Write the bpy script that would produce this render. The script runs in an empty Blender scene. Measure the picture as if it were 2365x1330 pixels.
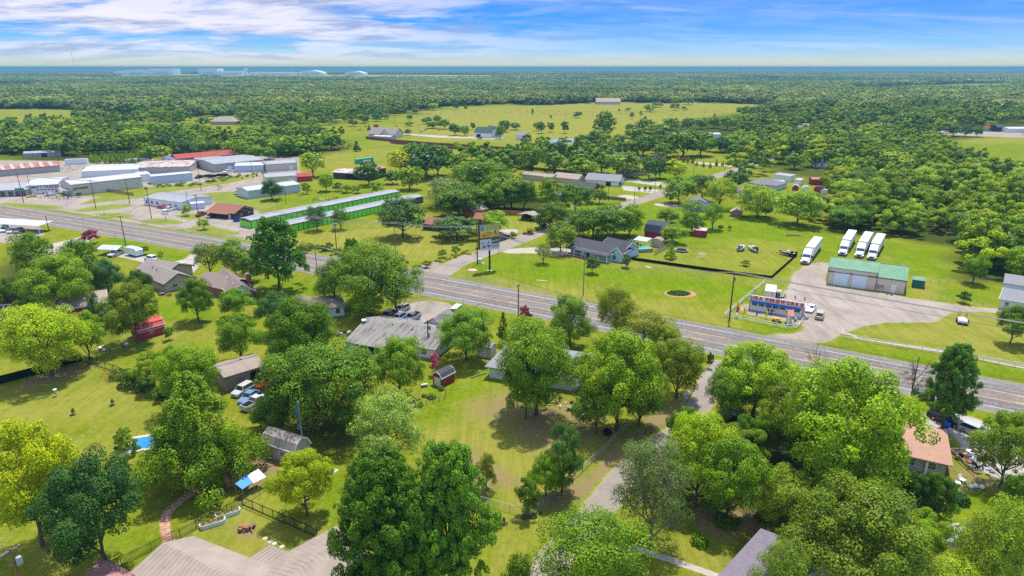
import bpy, bmesh, math, random
import numpy as np
from mathutils import Vector, Matrix
random.seed(7)
RNG = np.random.default_rng(11)
scene = bpy.context.scene
COL = scene.collection

# ------------------------------------------------------------------ camera, world, sun, exposure
CW, CH, FPX, HOR, CAMH = 2365.0, 1330.0, 1530.0, 155.0, 58.0
HAZE = 1.5e-4
PIT = math.atan((CH/2-HOR)/FPX)
cd = bpy.data.cameras.new("camera"); cam = bpy.data.objects.new("camera", cd); COL.objects.link(cam)
cam.location = (0, 0, CAMH); cam.rotation_euler = (math.pi/2-PIT, 0, 0)
cd.sensor_width = 36; cd.lens = 36*FPX/CW; cd.clip_start = .5; cd.clip_end = 90000
scene.camera = cam
SUN_EL, SUN_AZ = math.radians(70), math.radians(20)      # azimuth from +Y towards +X
sd = Vector((math.sin(SUN_AZ)*math.cos(SUN_EL), math.cos(SUN_AZ)*math.cos(SUN_EL), math.sin(SUN_EL)))
sl = bpy.data.lights.new("sun", 'SUN'); sl.energy = 4.0; sl.angle = math.radians(1.2); sl.color = (1, .955, .87)
sun = bpy.data.objects.new("sun", sl); COL.objects.link(sun)
sun.rotation_euler = sd.to_track_quat('Z', 'Y').to_euler()
world = bpy.data.worlds.new("World"); scene.world = world; world.use_nodes = True
wt = world.node_tree; wt.nodes.clear()
def wn(t, **k):
    n = wt.nodes.new(t)
    for a, b in k.items(): setattr(n, a, b)
    return n
sky = wn('ShaderNodeTexSky', sky_type='NISHITA', sun_disc=False, sun_elevation=SUN_EL, sun_rotation=SUN_AZ, altitude=200)
sky.air_density = 1.0; sky.dust_density = .6; sky.ozone_density = 3.0
tc = wn('ShaderNodeTexCoord'); sep = wn('ShaderNodeSeparateXYZ'); wt.links.new(tc.outputs['Generated'], sep.inputs[0])
def wmath(op, a, b=None, clamp=False):
    n = wn('ShaderNodeMath', operation=op, use_clamp=clamp)
    for i, v in enumerate((a, b)):
        if v is None: continue
        if isinstance(v, (int, float)): n.inputs[i].default_value = v
        else: wt.links.new(v, n.inputs[i])
    return n.outputs[0]
zz = wmath('MAXIMUM', sep.outputs['Z'], 0.0)
den = wmath('ADD', zz, 0.12)
cx = wmath('DIVIDE', sep.outputs['X'], den); cy = wmath('DIVIDE', sep.outputs['Y'], den)
cv = wn('ShaderNodeCombineXYZ'); wt.links.new(cx, cv.inputs[0]); wt.links.new(cy, cv.inputs[1])
def cloudnoise(scale, loc, det, rough, dist, sx=1, sy=1, rot=0):
    m = wn('ShaderNodeMapping'); m.inputs['Location'].default_value = loc; m.inputs['Scale'].default_value = (sx, sy, 1)
    m.inputs['Rotation'].default_value = (0, 0, rot)
    wt.links.new(cv.outputs[0], m.inputs[0])
    n = wn('ShaderNodeTexNoise'); n.inputs['Scale'].default_value = scale; n.inputs['Detail'].default_value = det
    n.inputs['Roughness'].default_value = rough; n.inputs['Distortion'].default_value = dist
    wt.links.new(m.outputs[0], n.inputs['Vector']); return n.outputs['Fac']
def wramp(fac, stops):
    r = wn('ShaderNodeValToRGB'); e = r.color_ramp.elements
    while len(e) < len(stops): e.new(.5)
    for i, (p, c) in enumerate(stops): e[i].position = p; e[i].color = (*c, 1) if len(c) == 3 else c
    wt.links.new(fac, r.inputs[0]); return r.outputs[0]
def wmix(f, a, b, mode='MIX'):
    n = wn('ShaderNodeMix', data_type='RGBA', blend_type=mode)
    if isinstance(f, (int, float)): n.inputs[0].default_value = f
    else: wt.links.new(f, n.inputs[0])
    for i, v in ((6, a), (7, b)):
        if isinstance(v, tuple): n.inputs[i].default_value = (*v, 1)
        else: wt.links.new(v, n.inputs[i])
    return n.outputs[2]
# clear-sky colour: the physical sky blended with a saturated blue gradient over the whole dome, brightened overhead as added fill light
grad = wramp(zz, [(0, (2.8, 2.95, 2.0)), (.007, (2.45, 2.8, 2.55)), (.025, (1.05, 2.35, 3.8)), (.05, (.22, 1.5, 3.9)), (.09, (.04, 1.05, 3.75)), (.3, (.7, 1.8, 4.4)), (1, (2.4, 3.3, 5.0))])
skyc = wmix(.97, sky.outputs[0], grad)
n1 = cloudnoise(.95, (2.3, 1.9, 0), 9, .62, .35, .8, 1.15, .12)
n2 = cloudnoise(.8, (7.2, 3.1, 0), 8, .62, .9, .55, 1.9, -.22)
side = wramp(wmath('ADD', wmath('MULTIPLY', sep.outputs['X'], -1.0), .14), [(0, (0, 0, 0)), (.45, (1, 1, 1))])
c1 = wmath('MULTIPLY', wramp(n1, [(.40, (0, 0, 0)), (.50, (.85, .85, .85)), (.6, (1, 1, 1))]), wmath('ADD', wmath('MULTIPLY', side, .85), .15))
c2 = wmath('MULTIPLY', wramp(n2, [(.42, (0, 0, 0)), (.66, (1, 1, 1))]), .34)
cl = wmath('MAXIMUM', c1, c2)
cl = wmath('MULTIPLY', cl, wramp(zz, [(0, (.0,)*3), (.008, (.3,)*3), (.03, (.9,)*3), (.1, (1,)*3)]))
shade = wramp(cloudnoise(1.5, (5.3, 9.0, 0), 6, .62, .3, .8, 1.3, .1), [(.40, (1.7, 1.95, 2.8)), (.54, (3.7, 3.55, 4.0))])
skyc = wmix(cl, skyc, shade)
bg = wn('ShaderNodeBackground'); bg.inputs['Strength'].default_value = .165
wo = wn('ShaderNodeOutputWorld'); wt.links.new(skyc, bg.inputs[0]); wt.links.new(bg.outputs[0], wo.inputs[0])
vs = scene.view_settings
vs.view_transform = 'Standard'; vs.look = 'None'; vs.exposure = 0.68; vs.gamma = 1; vs.use_curve_mapping = False
scene.render.engine = 'CYCLES'
cy_ = scene.cycles
cy_.max_bounces = 5; cy_.diffuse_bounces = 3; cy_.glossy_bounces = 2; cy_.transmission_bounces = 3
cy_.volume_bounces = 0; cy_.transparent_max_bounces = 4; cy_.use_denoising = False
cy_.caustics_reflective = False; cy_.caustics_refractive = False

# ------------------------------------------------------------------ helpers
def G(px, py, z=0.0):
    """Point of the level z seen at photo pixel (px, py)."""
    x = (px-CW/2)/FPX; y = -(py-CH/2)/FPX
    dy = math.cos(PIT)+y*math.sin(PIT); dz = -math.sin(PIT)+y*math.cos(PIT)
    t = (z-CAMH)/dz
    return Vector((x*t, dy*t, z))
def zat(P, ytop):
    """Height above the ground at P that shows at photo row ytop."""
    y = -(ytop-CH/2)/FPX
    return CAMH+P[1]*(-math.sin(PIT)+y*math.cos(PIT))/(math.cos(PIT)+y*math.sin(PIT))
def topat(px, py, h):
    P = G(px, py, h); return Vector((P.x, P.y, 0))
def depth_scale(P): return (P[1]*math.cos(PIT)+CAMH*math.sin(PIT))/FPX     # metres per photo pixel at P

def tag(o, label=None, cat=None, group=None, kind=None):
    if label: o['label'] = label
    if cat: o['category'] = cat
    if group: o['group'] = group
    if kind: o['kind'] = kind
    return o
def empty(name, loc, rz=0.0, label=None, cat=None, group=None):
    o = bpy.data.objects.new(name, None); COL.objects.link(o)
    o.location = loc; o.rotation_euler = (0, 0, rz); o.empty_display_size = .5
    return tag(o, label, cat, group)
def link(name, me, parent=None, loc=(0, 0, 0), rot=(0, 0, 0), scale=None):
    o = bpy.data.objects.new(name, me); COL.objects.link(o)
    if parent is not None: o.parent = parent
    o.location = loc; o.rotation_euler = rot
    if scale is not None: o.scale = scale
    return o
def copy_tree(o, parent=None):
    c = o.copy(); COL.objects.link(c); c.parent = parent
    for ch in o.children: copy_tree(ch, c)
    return c

class MB:
    """Collects boxes, prisms, slabs and tubes into one mesh."""
    def __init__(s): s.v = []; s.f = []; s.m = []
    def add(s, vs, fs, mi=0):
        n = len(s.v); s.v += [tuple(v) for v in vs]
        s.f += [tuple(i+n for i in f) for f in fs]; s.m += [mi]*len(fs); return s
    def box(s, x0, y0, z0, x1, y1, z1, mi=0):
        v = [(x0, y0, z0), (x1, y0, z0), (x1, y1, z0), (x0, y1, z0), (x0, y0, z1), (x1, y0, z1), (x1, y1, z1), (x0, y1, z1)]
        return s.add(v, [(0, 3, 2, 1), (4, 5, 6, 7), (0, 1, 5, 4), (1, 2, 6, 5), (2, 3, 7, 6), (3, 0, 4, 7)], mi)
    def slab(s, pts, t, mi=0):
        """Polygon pts thickened downwards by t."""
        n = len(pts); v = list(pts)+[(p[0], p[1], p[2]-t) for p in pts]
        return s.add(v, [tuple(range(n)), tuple(range(2*n-1, n-1, -1))]+[(i, i+n, (i+1) % n+n, (i+1) % n) for i in range(n)], mi)
    def extr(s, poly, axis, a, b, mi=0):
        """2-D polygon extruded along axis x or y (poly = (other, z)) or z (poly = (x, y))."""
        def p(q, w): return (w, q[0], q[1]) if axis == 'x' else (q[0], w, q[1]) if axis == 'y' else (q[0], q[1], w)
        n = len(poly); v = [p(q, a) for q in poly]+[p(q, b) for q in poly]
        return s.add(v, [tuple(range(n)), tuple(range(2*n-1, n-1, -1))]+[(i, i+n, (i+1) % n+n, (i+1) % n) for i in range(n)], mi)
    def tube(s, pts, rad, n=6, mi=0, cap=True):
        pts = [Vector(p) for p in pts]; rs = rad if isinstance(rad, (list, tuple)) else [rad]*len(pts)
        base = len(s.v); a = None
        for i, p in enumerate(pts):
            d = (pts[min(i+1, len(pts)-1)]-pts[max(i-1, 0)])
            if d.length < 1e-6: d = Vector((0, 0, 1))
            d.normalize()
            if a is None: a = d.orthogonal().normalized()
            else:
                a = a-d*a.dot(d)
                a = a.normalized() if a.length > 1e-5 else d.orthogonal().normalized()
            b = d.cross(a)
            for k in range(n):
                t = 2*math.pi*k/n; q = p+(a*math.cos(t)+b*math.sin(t))*rs[i]; s.v.append(tuple(q))
        for i in range(len(pts)-1):
            for k in range(n):
                k2 = (k+1) % n; o = base+i*n
                s.f.append((o+k, o+k2, o+n+k2, o+n+k)); s.m.append(mi)
        if cap:
            s.f.append(tuple(base+k for k in reversed(range(n)))); s.m.append(mi)
            e = base+(len(pts)-1)*n; s.f.append(tuple(e+k for k in range(n))); s.m.append(mi)
        return s
    def beam(s, a, b, w, h, mi=0):
        """Rectangular bar from a to b."""
        a, b = Vector(a), Vector(b); d = (b-a).normalized()
        side = d.cross(Vector((0, 0, 1)))
        side = side.normalized() if side.length > 1e-4 else Vector((1, 0, 0))
        up = side.cross(d); v = []
        for p in (a, b):
            for sx, sz in ((-1, -1), (1, -1), (1, 1), (-1, 1)): v.append(p+side*sx*w/2+up*sz*h/2)
        return s.add(v, [(3, 2, 1, 0), (4, 5, 6, 7), (0, 1, 5, 4), (1, 2, 6, 5), (2, 3, 7, 6), (3, 0, 4, 7)], mi)
    def lathe(s, prof, n=12, mi=0, c=(0, 0)):
        base = len(s.v)
        for r, z in prof:
            for k in range(n):
                t = 2*math.pi*k/n; s.v.append((c[0]+r*math.cos(t), c[1]+r*math.sin(t), z))
        for i in range(len(prof)-1):
            for k in range(n):
                k2 = (k+1) % n; o = base+i*n; s.f.append((o+k, o+k2, o+n+k2, o+n+k)); s.m.append(mi)
        s.f.append(tuple(base+k for k in reversed(range(n)))); s.m.append(mi)
        e = base+(len(prof)-1)*n; s.f.append(tuple(e+k for k in range(n))); s.m.append(mi)
        return s
    def mesh(s, name, mats):
        me = bpy.data.meshes.new(name); me.from_pydata(s.v, [], s.f)
        for m in (mats if isinstance(mats, (list, tuple)) else [mats]): me.materials.append(m)
        me.polygons.foreach_set('material_index', s.m); me.update()
        bm = bmesh.new(); bm.from_mesh(me); bmesh.ops.recalc_face_normals(bm, faces=bm.faces); bm.to_mesh(me); bm.free()
        return me
    def build(s, name, mats, parent=None, loc=(0, 0, 0), rot=(0, 0, 0)):
        return link(name, s.mesh(name, mats), parent, loc, rot)

# ------------------------------------------------------------------ materials
class NT:
    def __init__(s, name):
        s.m = bpy.data.materials.new(name); s.m.use_nodes = True; s.t = s.m.node_tree; s.t.nodes.clear()
    def n(s, t, ins=None, **k):
        x = s.t.nodes.new(t)
        for a, b in k.items(): setattr(x, a, b)
        for a, b in (ins or {}).items(): s.put(x.inputs[a], b)
        return x
    def put(s, sock, v):
        if isinstance(v, bpy.types.NodeSocket): s.t.links.new(v, sock)
        elif isinstance(v, tuple) and len(v) == 3 and sock.type == 'RGBA': sock.default_value = (*v, 1)
        else: sock.default_value = v
    def noise(s, scale, det=4, rough=.6, vec=None, dist=0):
        x = s.n('ShaderNodeTexNoise', {'Scale': scale, 'Detail': det, 'Roughness': rough, 'Distortion': dist})
        if vec is not None: s.put(x.inputs['Vector'], vec)
        return x.outputs['Fac']
    def map(s, v, a, b, c=0.0, d=1.0):
        x = s.n('ShaderNodeMapRange', {0: v, 1: a, 2: b, 3: c, 4: d}); return x.outputs[0]
    def mix(s, f, a, b, mode='MIX'):
        x = s.n('ShaderNodeMix', data_type='RGBA', blend_type=mode)
        s.put(x.inputs[0], f); s.put(x.inputs[6], a); s.put(x.inputs[7], b); return x.outputs[2]
    def math(s, op, a, b=0.0, clamp=False):
        x = s.n('ShaderNodeMath', {0: a, 1: b}, operation=op, use_clamp=clamp); return x.outputs[0]
    def vec(s, kind='Object', scale=None, rot=None):
        o = s.n('ShaderNodeTexCoord').outputs[kind]
        if scale is None and rot is None: return o
        m = s.n('ShaderNodeMapping', {'Vector': o})
        if scale: m.inputs['Scale'].default_value = scale
        if rot: m.inputs['Rotation'].default_value = rot
        return m.outputs[0]
    def out(s, col, rough=.8, bump=None, bs=.3, bd=.05, spec=.3, metal=0.0, **kw):
        b = s.n('ShaderNodeBsdfPrincipled', {'Base Color': col, 'Roughness': rough, 'Metallic': metal, 'Specular IOR Level': spec})
        for k, v in kw.items(): s.put(b.inputs[k], v)
        if bump is not None:
            u = s.n('ShaderNodeBump', {'Height': bump, 'Strength': bs, 'Distance': bd}); s.t.links.new(u.outputs[0], b.inputs['Normal'])
        o = s.n('ShaderNodeOutputMaterial'); s.t.links.new(b.outputs[0], o.inputs[0]); return s.m
MATS = {}
def mat(name, c, rough=.7, var=.18, scale=1.2, spec=.3, metal=0.0, stain=0.0, sc=(.1, .09, .08), fine=14.0, bump=.0):
    """Painted or natural surface: base colour with broad mottling, fine grain and optional stains."""
    if name in MATS: return MATS[name]
    t = NT(name); v = t.vec('Object')
    a = t.map(t.noise(scale, 4, .6, v), .3, .7, 1-var, 1+var); b = t.map(t.noise(fine, 3, .6, v), .3, .7, 1-var*.5, 1+var*.5)
    f = t.math('MULTIPLY', a, b)
    x = t.n('ShaderNodeVectorMath', {0: tuple(c)}, operation='SCALE'); t.put(x.inputs['Scale'], f); col = x.outputs[0]
    if stain: col = t.mix(t.map(t.noise(scale*.8+.2, 6, .7, v), .48, .72, 0, stain), col, sc)
    MATS[name] = t.out(col, rough, t.noise(fine, 3, .6, v) if bump else None, bump, .03, spec, metal); return MATS[name]
def shingle(name, c, dark=.6, streak=0.0):
    if name in MATS: return MATS[name]
    t = NT(name); v = t.vec('Object')
    br = t.n('ShaderNodeTexBrick', {'Vector': t.vec('Object', (1, 1, 1)), 'Scale': 1.0, 'Mortar Size': .012, 'Brick Width': .34, 'Row Height': .16,
             'Color1': tuple(k*1.12 for k in c), 'Color2': tuple(k*.84 for k in c), 'Mortar': tuple(k*dark for k in c)}, offset=.5)
    col = t.mix(t.map(t.noise(.55, 5, .65, v), .35, .7, 0, .45), br.outputs[0], tuple(k*.72 for k in c))
    col = t.mix(t.map(t.noise(9, 3, .7, v), .3, .7, 0, .35), col, tuple(k*1.2 for k in c))
    if streak: col = t.mix(t.map(t.noise(1.3, 5, .7, t.vec('Object', (1.0, .22, .22))), .47, .68, 0, streak), col, (.03, .03, .028))
    MATS[name] = t.out(col, .95, t.noise(12, 3, .6, v), .5, .03, .2); return MATS[name]
def metalroof(name, c, rust=0.0, rc=(.2, .06, .03)):
    if name in MATS: return MATS[name]
    t = NT(name); v = t.vec('Object')
    f = t.map(t.noise(.5, 5, .6, v), .3, .7, .84, 1.12)
    x = t.n('ShaderNodeVectorMath', {0: tuple(c)}, operation='SCALE'); t.put(x.inputs['Scale'], f); col = x.outputs[0]
    col = t.mix(t.map(t.noise(6, 4, .7, v), .45, .75, 0, .18), col, tuple(k*.55 for k in c))
    if rust: col = t.mix(t.map(t.noise(.35, 6, .7, v, .4), .47, .6, 0, rust), col, rc)
    MATS[name] = t.out(col, .62, None, spec=.15); return MATS[name]
def glassy(name, c, rough=.12):
    if name in MATS: return MATS[name]
    t = NT(name); v = t.vec('Object')
    col = t.mix(t.map(t.noise(1.5, 2, .5, v), .4, .6), c, tuple(k*1.8+.01 for k in c))
    MATS[name] = t.out(col, rough, spec=.8); return MATS[name]
def leafmat():
    t = NT('leaf'); oi = t.n('ShaderNodeObjectInfo'); at = t.n('ShaderNodeAttribute', attribute_name='tint')
    ti = at.outputs['Fac']
    hs = t.n('ShaderNodeHueSaturation', {'Hue': t.map(t.math('ADD', t.math('MULTIPLY', ti, .5), t.math('MULTIPLY', oi.outputs['Random'], .5)), 0, 1, .524, .474),
              'Saturation': t.map(ti, 0, 1, .96, 1.04), 'Value': t.math('MULTIPLY', t.map(ti, 0, 1, .42, 1.58), t.map(oi.outputs['Random'], 0, 1, .74, 1.26)), 'Color': oi.outputs['Color']})
    c = hs.outputs[0]
    p = t.n('ShaderNodeBsdfPrincipled', {'Base Color': c, 'Roughness': .42, 'Specular IOR Level': .14})
    tr = t.n('ShaderNodeBsdfTranslucent', {'Color': t.mix(1.0, c, (1.2, 1.12, .35), 'MULTIPLY')})
    mx = t.n('ShaderNodeMixShader', {0: .27}); t.t.links.new(p.outputs[0], mx.inputs[1]); t.t.links.new(tr.outputs[0], mx.inputs[2])
    o = t.n('ShaderNodeOutputMaterial'); t.t.links.new(mx.outputs[0], o.inputs[0]); return t.m
M_LEAF = leafmat()
M_BARK = mat('bark', (.13, .1, .075), .95, .35, 2.5, .1, fine=20, bump=.6)
M_DEADWOOD = mat('dead_wood', (.27, .225, .19), .9, .3, 2.5, .1)
M_POLE = mat('pole_wood', (.075, .055, .045), .9, .3, 2, .15)
M_BLACKM = mat('black_metal', (.012, .012, .014), .5, .2, 2, .4)
M_WIRE = mat('wire', (.20, .20, .21), .6, .1, 2, .3)
M_WHITE = mat('white_paint', (.78, .79, .80), .55, .06, .8, .35, stain=.12, sc=(.5, .48, .44))
M_WHITEP = mat('white_vinyl', (.8, .81, .82), .45, .04, .8, .4)
M_GLASS = glassy('window_glass', (.03, .04, .05))
M_CARGLASS = glassy('car_glass', (.012, .016, .022), .06)
M_TYRE = mat('tyre_rubber', (.018, .018, .018), .85, .2, 6, .2)
M_RIM = mat('wheel_rim', (.42, .43, .44), .35, .15, 6, .6, .6)
M_CHROME = mat('chrome', (.55, .56, .57), .25, .1, 5, .7, .8)
M_GREYM = mat('grey_metal', (.34, .35, .36), .5, .14, 1.5, .4, .3)
M_CONC = mat('concrete', (.47, .43, .38), .9, .14, .7, .2, stain=.35, sc=(.26, .23, .2))
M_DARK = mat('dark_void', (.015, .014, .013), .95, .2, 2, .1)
# ------------------------------------------------------------------ ground
def ground_colour(t, dry=None, dirt=None, forest=None, lush=None):
    v = t.vec('Object')
    n_big = t.noise(.028, 5, .6, v, .4); n_mid = t.noise(.16, 5, .65, v, .3); n_sm = t.noise(1.1, 5, .7, v); n_f = t.noise(5.0, 3, .75, v)
    mow = t.noise(.9, 3, .6, t.vec('Object', (1, .07, 1), (0, 0, .5)))
    base = t.mix(t.map(n_big, .36, .64), (.135, .180, .006), (.222, .235, .014))
    base = t.mix(t.map(n_mid, .40, .66, 0, .75), base, (.265, .255, .035))
    base = t.mix(t.map(t.noise(.33, 6, .72, v, .8), .55, .68, 0, .7), base, (.295, .255, .085))
    if lush is not None: base = t.mix(lush, base, t.mix(t.map(n_mid, .35, .7), (.110, .195, .003), (.185, .245, .005)))
    if dry is not None:
        d = t.math('MULTIPLY', dry, t.map(t.math('ADD', n_mid, t.math('MULTIPLY', n_big, .6)), .45, 1.0, .15, 1.5), True)
        base = t.mix(d, base, t.mix(t.map(n_sm, .35, .65), (.33, .27, .07), (.24, .24, .03)))
    base = t.mix(t.map(n_sm, .52, .72, 0, .7), base, (.32, .28, .10))
    base = t.mix(t.map(n_sm, .26, .47, .75, 0), base, (.065, .115, .004))
    base = t.mix(t.map(mow, .4, .62, .0, .38), base, (.105, .160, .004))
    if dirt is not None:
        dn = t.math('MULTIPLY', dirt, t.map(t.math('ADD', n_sm, n_mid), .70, 1.12, 0, 2.2), True)
        base = t.mix(dn, base, t.mix(t.map(n_f, .3, .7), (.30, .215, .11), (.22, .16, .075)))
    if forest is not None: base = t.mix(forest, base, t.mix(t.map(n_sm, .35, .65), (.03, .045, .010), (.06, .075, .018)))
    base = t.mix(t.map(n_f, .34, .62, .75, .0), base, t.mix(1.0, base, (.55, .62, .5), 'MULTIPLY'))
    return base, n_f, n_sm
def grassmat():
    t = NT('grass_ground'); a = t.n('ShaderNodeAttribute', attribute_name='zone'); s = t.n('ShaderNodeSeparateColor', {0: a.outputs['Color']})
    l = t.n('ShaderNodeAttribute', attribute_name='lush')
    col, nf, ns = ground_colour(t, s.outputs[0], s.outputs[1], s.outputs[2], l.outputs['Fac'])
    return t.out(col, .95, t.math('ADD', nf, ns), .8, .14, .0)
M_GRASS = grassmat()
# zones of the ground: (kind, strength, softness in m, photo outline)
ZONES = [
 ('dry', .75, 3, [(-40,900),(180,845),(330,905),(335,1000),(150,960),(0,985)]), ('dry', .55, 2.5, [(100,1030),(260,1010),(300,1110),(220,1140),(90,1110)]),
 ('dirt', .9, 1.2, [(70,872),(190,842),(210,850),(120,880),(40,905)]), ('dry', .5, 2, [(230,780),(380,800),(490,770),(470,740),(400,745)]),
 ('dry', .8, 3, [(985,985),(1150,905),(1390,965),(1390,1020),(1250,1110),(1080,1140),(1000,1080)]), ('dirt', .55, 3, [(1140,905),(1260,930),(1390,955),(1400,1010),(1290,1040),(1180,1000),(1100,960)]),
 ('dirt', .8, 2, [(1020,1050),(1100,1040),(1180,1120),(1100,1140)]), ('dry', .8, 2, [(1140,1120),(1350,1100),(1480,1000),(1560,930),(1620,900),(1560,1000),(1340,1180),(1220,1230)]),
 ('dirt', .8, 1.6, [(1250,1150),(1340,1110),(1500,970),(1590,900),(1600,930),(1440,1060),(1300,1190)]), ('dry', .5, 3, [(1090,1190),(1220,1230),(1260,1240),(1180,1340),(1130,1340)]),
 ('lush', 1, 5, [(1040,620),(1190,590),(1400,612),(1800,665),(1740,700),(1600,680),(1400,660),(1100,632)]), ('dry', .85, 4, [(1040,632),(1290,662),(1560,705),(1700,735),(1740,775),(1500,728),(1280,685)]),
 ('dry', .8, 3, [(1480,708),(1600,722),(1650,745),(1520,728)]), ('lush', .9, 4, [(1330,470),(1700,470),(1900,540),(1840,590),(1500,560)]), ('dry', .35, 4, [(1480,575),(1840,585),(1760,632),(1480,605)]),
 ('dry', .55, 4, [(1660,550),(1850,560),(1830,600),(1640,580)]), ('dry', .95, 4, [(1960,762),(2080,748),(2240,722),(2380,740),(2400,850),(2200,815),(1990,780)]), ('lush', .9, 2, [(1920,780),(2080,812),(2380,856),(2380,880),(2000,818)]),
 ('lush', .9, 2, [(1680,745),(1760,740),(1850,765),(1780,778),(1700,762)]), ('dry', .8, 3, [(1800,690),(1850,620),(1900,600),(1870,640),(1820,700)]), ('lush', .9, 3, [(2020,560),(2180,570),(2200,650),(2110,640),(2060,600)]),
 ('lush', .8, 3, [(2160,700),(2310,705),(2310,660),(2160,665)]), ('dry', .7, 2, [(2105,640),(2160,640),(2170,690),(2120,690)]), ('lush', .8, 5, [(1880,520),(2020,545),(1960,590),(1880,600)]),
 ('dry', .95, 4, [(700,555),(880,505),(1000,500),(980,530),(1090,565),(1050,590),(930,605),(800,560)]), ('dry', .6, 3, [(640,560),(780,580),(900,590),(880,570),(720,545)]), ('lush', .6, 4, [(540,470),(700,450),(830,430),(980,440),(900,470)]),
 ('dry', .8, 3, [(1170,500),(1230,515),(1250,530),(1190,540),(1130,530)]), ('lush', 1, 2, [(185,555),(290,548),(345,565),(325,590),(200,585)]), ('lush', 1, 2, [(350,575),(430,582),(440,600),(380,610)]),
 ('lush', .9, 3, [(570,650),(700,640),(760,680),(640,690)]), ('lush', 1, 2, [(370,690),(490,700),(510,750),(380,760)]), ('lush', .9, 2, [(1060,705),(1240,735),(1180,740),(1040,715)]), ('lush', .9, 2, [(2090,905),(2320,960),(2260,985),(2110,950)]),
 ('dry', .8, 2, [(820,780),(920,770),(1000,830),(860,850)]), ('lush', .7, 2, [(1000,900),(1130,840),(1160,900),(1060,960),(960,990)]), ('dirt', .6, 1, [(940,690),(985,690),(975,712),(930,712)]),
 ('dirt', .9, 1, [(520,1095),(600,1050),(660,1090),(600,1115),(470,1130)]), ('lush', .8, 2, [(730,1080),(800,1060),(800,1180),(760,1220),(740,1140)]), ('dry', .8, 2, [(470,1180),(560,1180),(720,1240),(600,1310),(460,1260)]),
 ('dirt', .8, .8, [(540,1215),(590,1225),(580,1240),(540,1235)]), ('lush', .8, 2, [(200,1220),(360,1230),(370,1280),(240,1290)]), ('dry', .7, 2, [(60,1260),(220,1250),(200,1330),(60,1330)]),
 ('dirt', .9, 1.5, [(1600,1170),(1740,1180),(1760,1240),(1640,1240)]), ('dry', .5, 2, [(1480,1250),(1640,1240),(1700,1330),(1560,1330)]), ('dirt', .6, 2, [(2120,1130),(2230,1080),(2290,1110),(2220,1150)]), ('lush', 1, 3, [(2180,1110),(2300,1140),(2240,1240),(2180,1200)]),
 ('dry', 1, 25, [(930,335),(960,255),(1180,246),(1420,236),(1760,239),(1690,262),(1560,300),(1440,330),(1150,330)]), ('dry', .5, 15, [(0,255),(140,252),(280,262),(260,285),(0,290)]), ('lush', .7, 20, [(790,330),(920,300),(1080,310),(1400,320),(1500,330),(1100,340)]),
 ('dry', .6, 20, [(600,365),(900,340),(1050,345),(900,375),(700,395)]), ('lush', .8, 6, [(1440,400),(1680,390),(1560,420),(1440,450)]), ('lush', .6, 10, [(2180,320),(2380,330),(2380,400),(2200,360)]),
 ('dry', .7, 15, [(2200,310),(2380,315),(2380,335),(2220,330)]), ('dry', .5, 8, [(170,470),(330,440),(420,430),(440,450),(330,470)]), ('dry', .5, 8, [(420,420),(680,380),(690,410),(560,430),(440,450)]),
 ('dirt', .7, 3, [(480,430),(560,440),(560,470),(500,470)]), ('dry', .5, 30, [(-100,206),(0,196),(110,196),(480,195),(440,206)]), ('dry', .7, 10, [(1960,205),(2320,196),(2330,206),(1960,212)]), ('dry', .8, 4, [(560,570),(640,560),(650,580),(600,590)]),
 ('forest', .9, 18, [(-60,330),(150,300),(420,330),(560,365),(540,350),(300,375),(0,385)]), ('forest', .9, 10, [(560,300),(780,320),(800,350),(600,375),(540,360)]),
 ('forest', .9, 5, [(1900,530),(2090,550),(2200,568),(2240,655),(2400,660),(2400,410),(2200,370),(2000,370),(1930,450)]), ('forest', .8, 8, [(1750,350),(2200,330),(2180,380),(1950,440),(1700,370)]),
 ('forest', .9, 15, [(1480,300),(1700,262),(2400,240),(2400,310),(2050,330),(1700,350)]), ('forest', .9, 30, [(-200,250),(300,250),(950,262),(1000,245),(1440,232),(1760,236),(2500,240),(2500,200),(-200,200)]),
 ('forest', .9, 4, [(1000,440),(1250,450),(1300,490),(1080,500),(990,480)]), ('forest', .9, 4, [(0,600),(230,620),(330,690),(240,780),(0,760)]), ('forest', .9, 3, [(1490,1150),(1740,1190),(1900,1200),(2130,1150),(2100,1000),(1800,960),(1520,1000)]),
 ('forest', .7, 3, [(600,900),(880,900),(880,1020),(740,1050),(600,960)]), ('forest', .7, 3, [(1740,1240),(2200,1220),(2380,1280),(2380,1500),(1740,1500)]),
]
def inpoly(x, y, P):
    r = np.zeros(x.shape, bool); n = len(P)
    for i in range(n):
        x1, y1 = P[i]; x2, y2 = P[(i+1) % n]
        c = ((y1 > y) != (y2 > y)); xi = (x2-x1)*(y-y1)/((y2-y1) if y2 != y1 else 1e-9)+x1
        r ^= (c & (x < xi))
    return r
def edged(x, y, P):
    d = np.full(x.shape, 1e9); n = len(P)
    for i in range(n):
        x1, y1 = P[i]; x2, y2 = P[(i+1) % n]; dx, dy = x2-x1, y2-y1; L = dx*dx+dy*dy+1e-9
        t = np.clip(((x-x1)*dx+(y-y1)*dy)/L, 0, 1); d = np.minimum(d, np.hypot(x-x1-t*dx, y-y1-t*dy))
    return d
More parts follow.
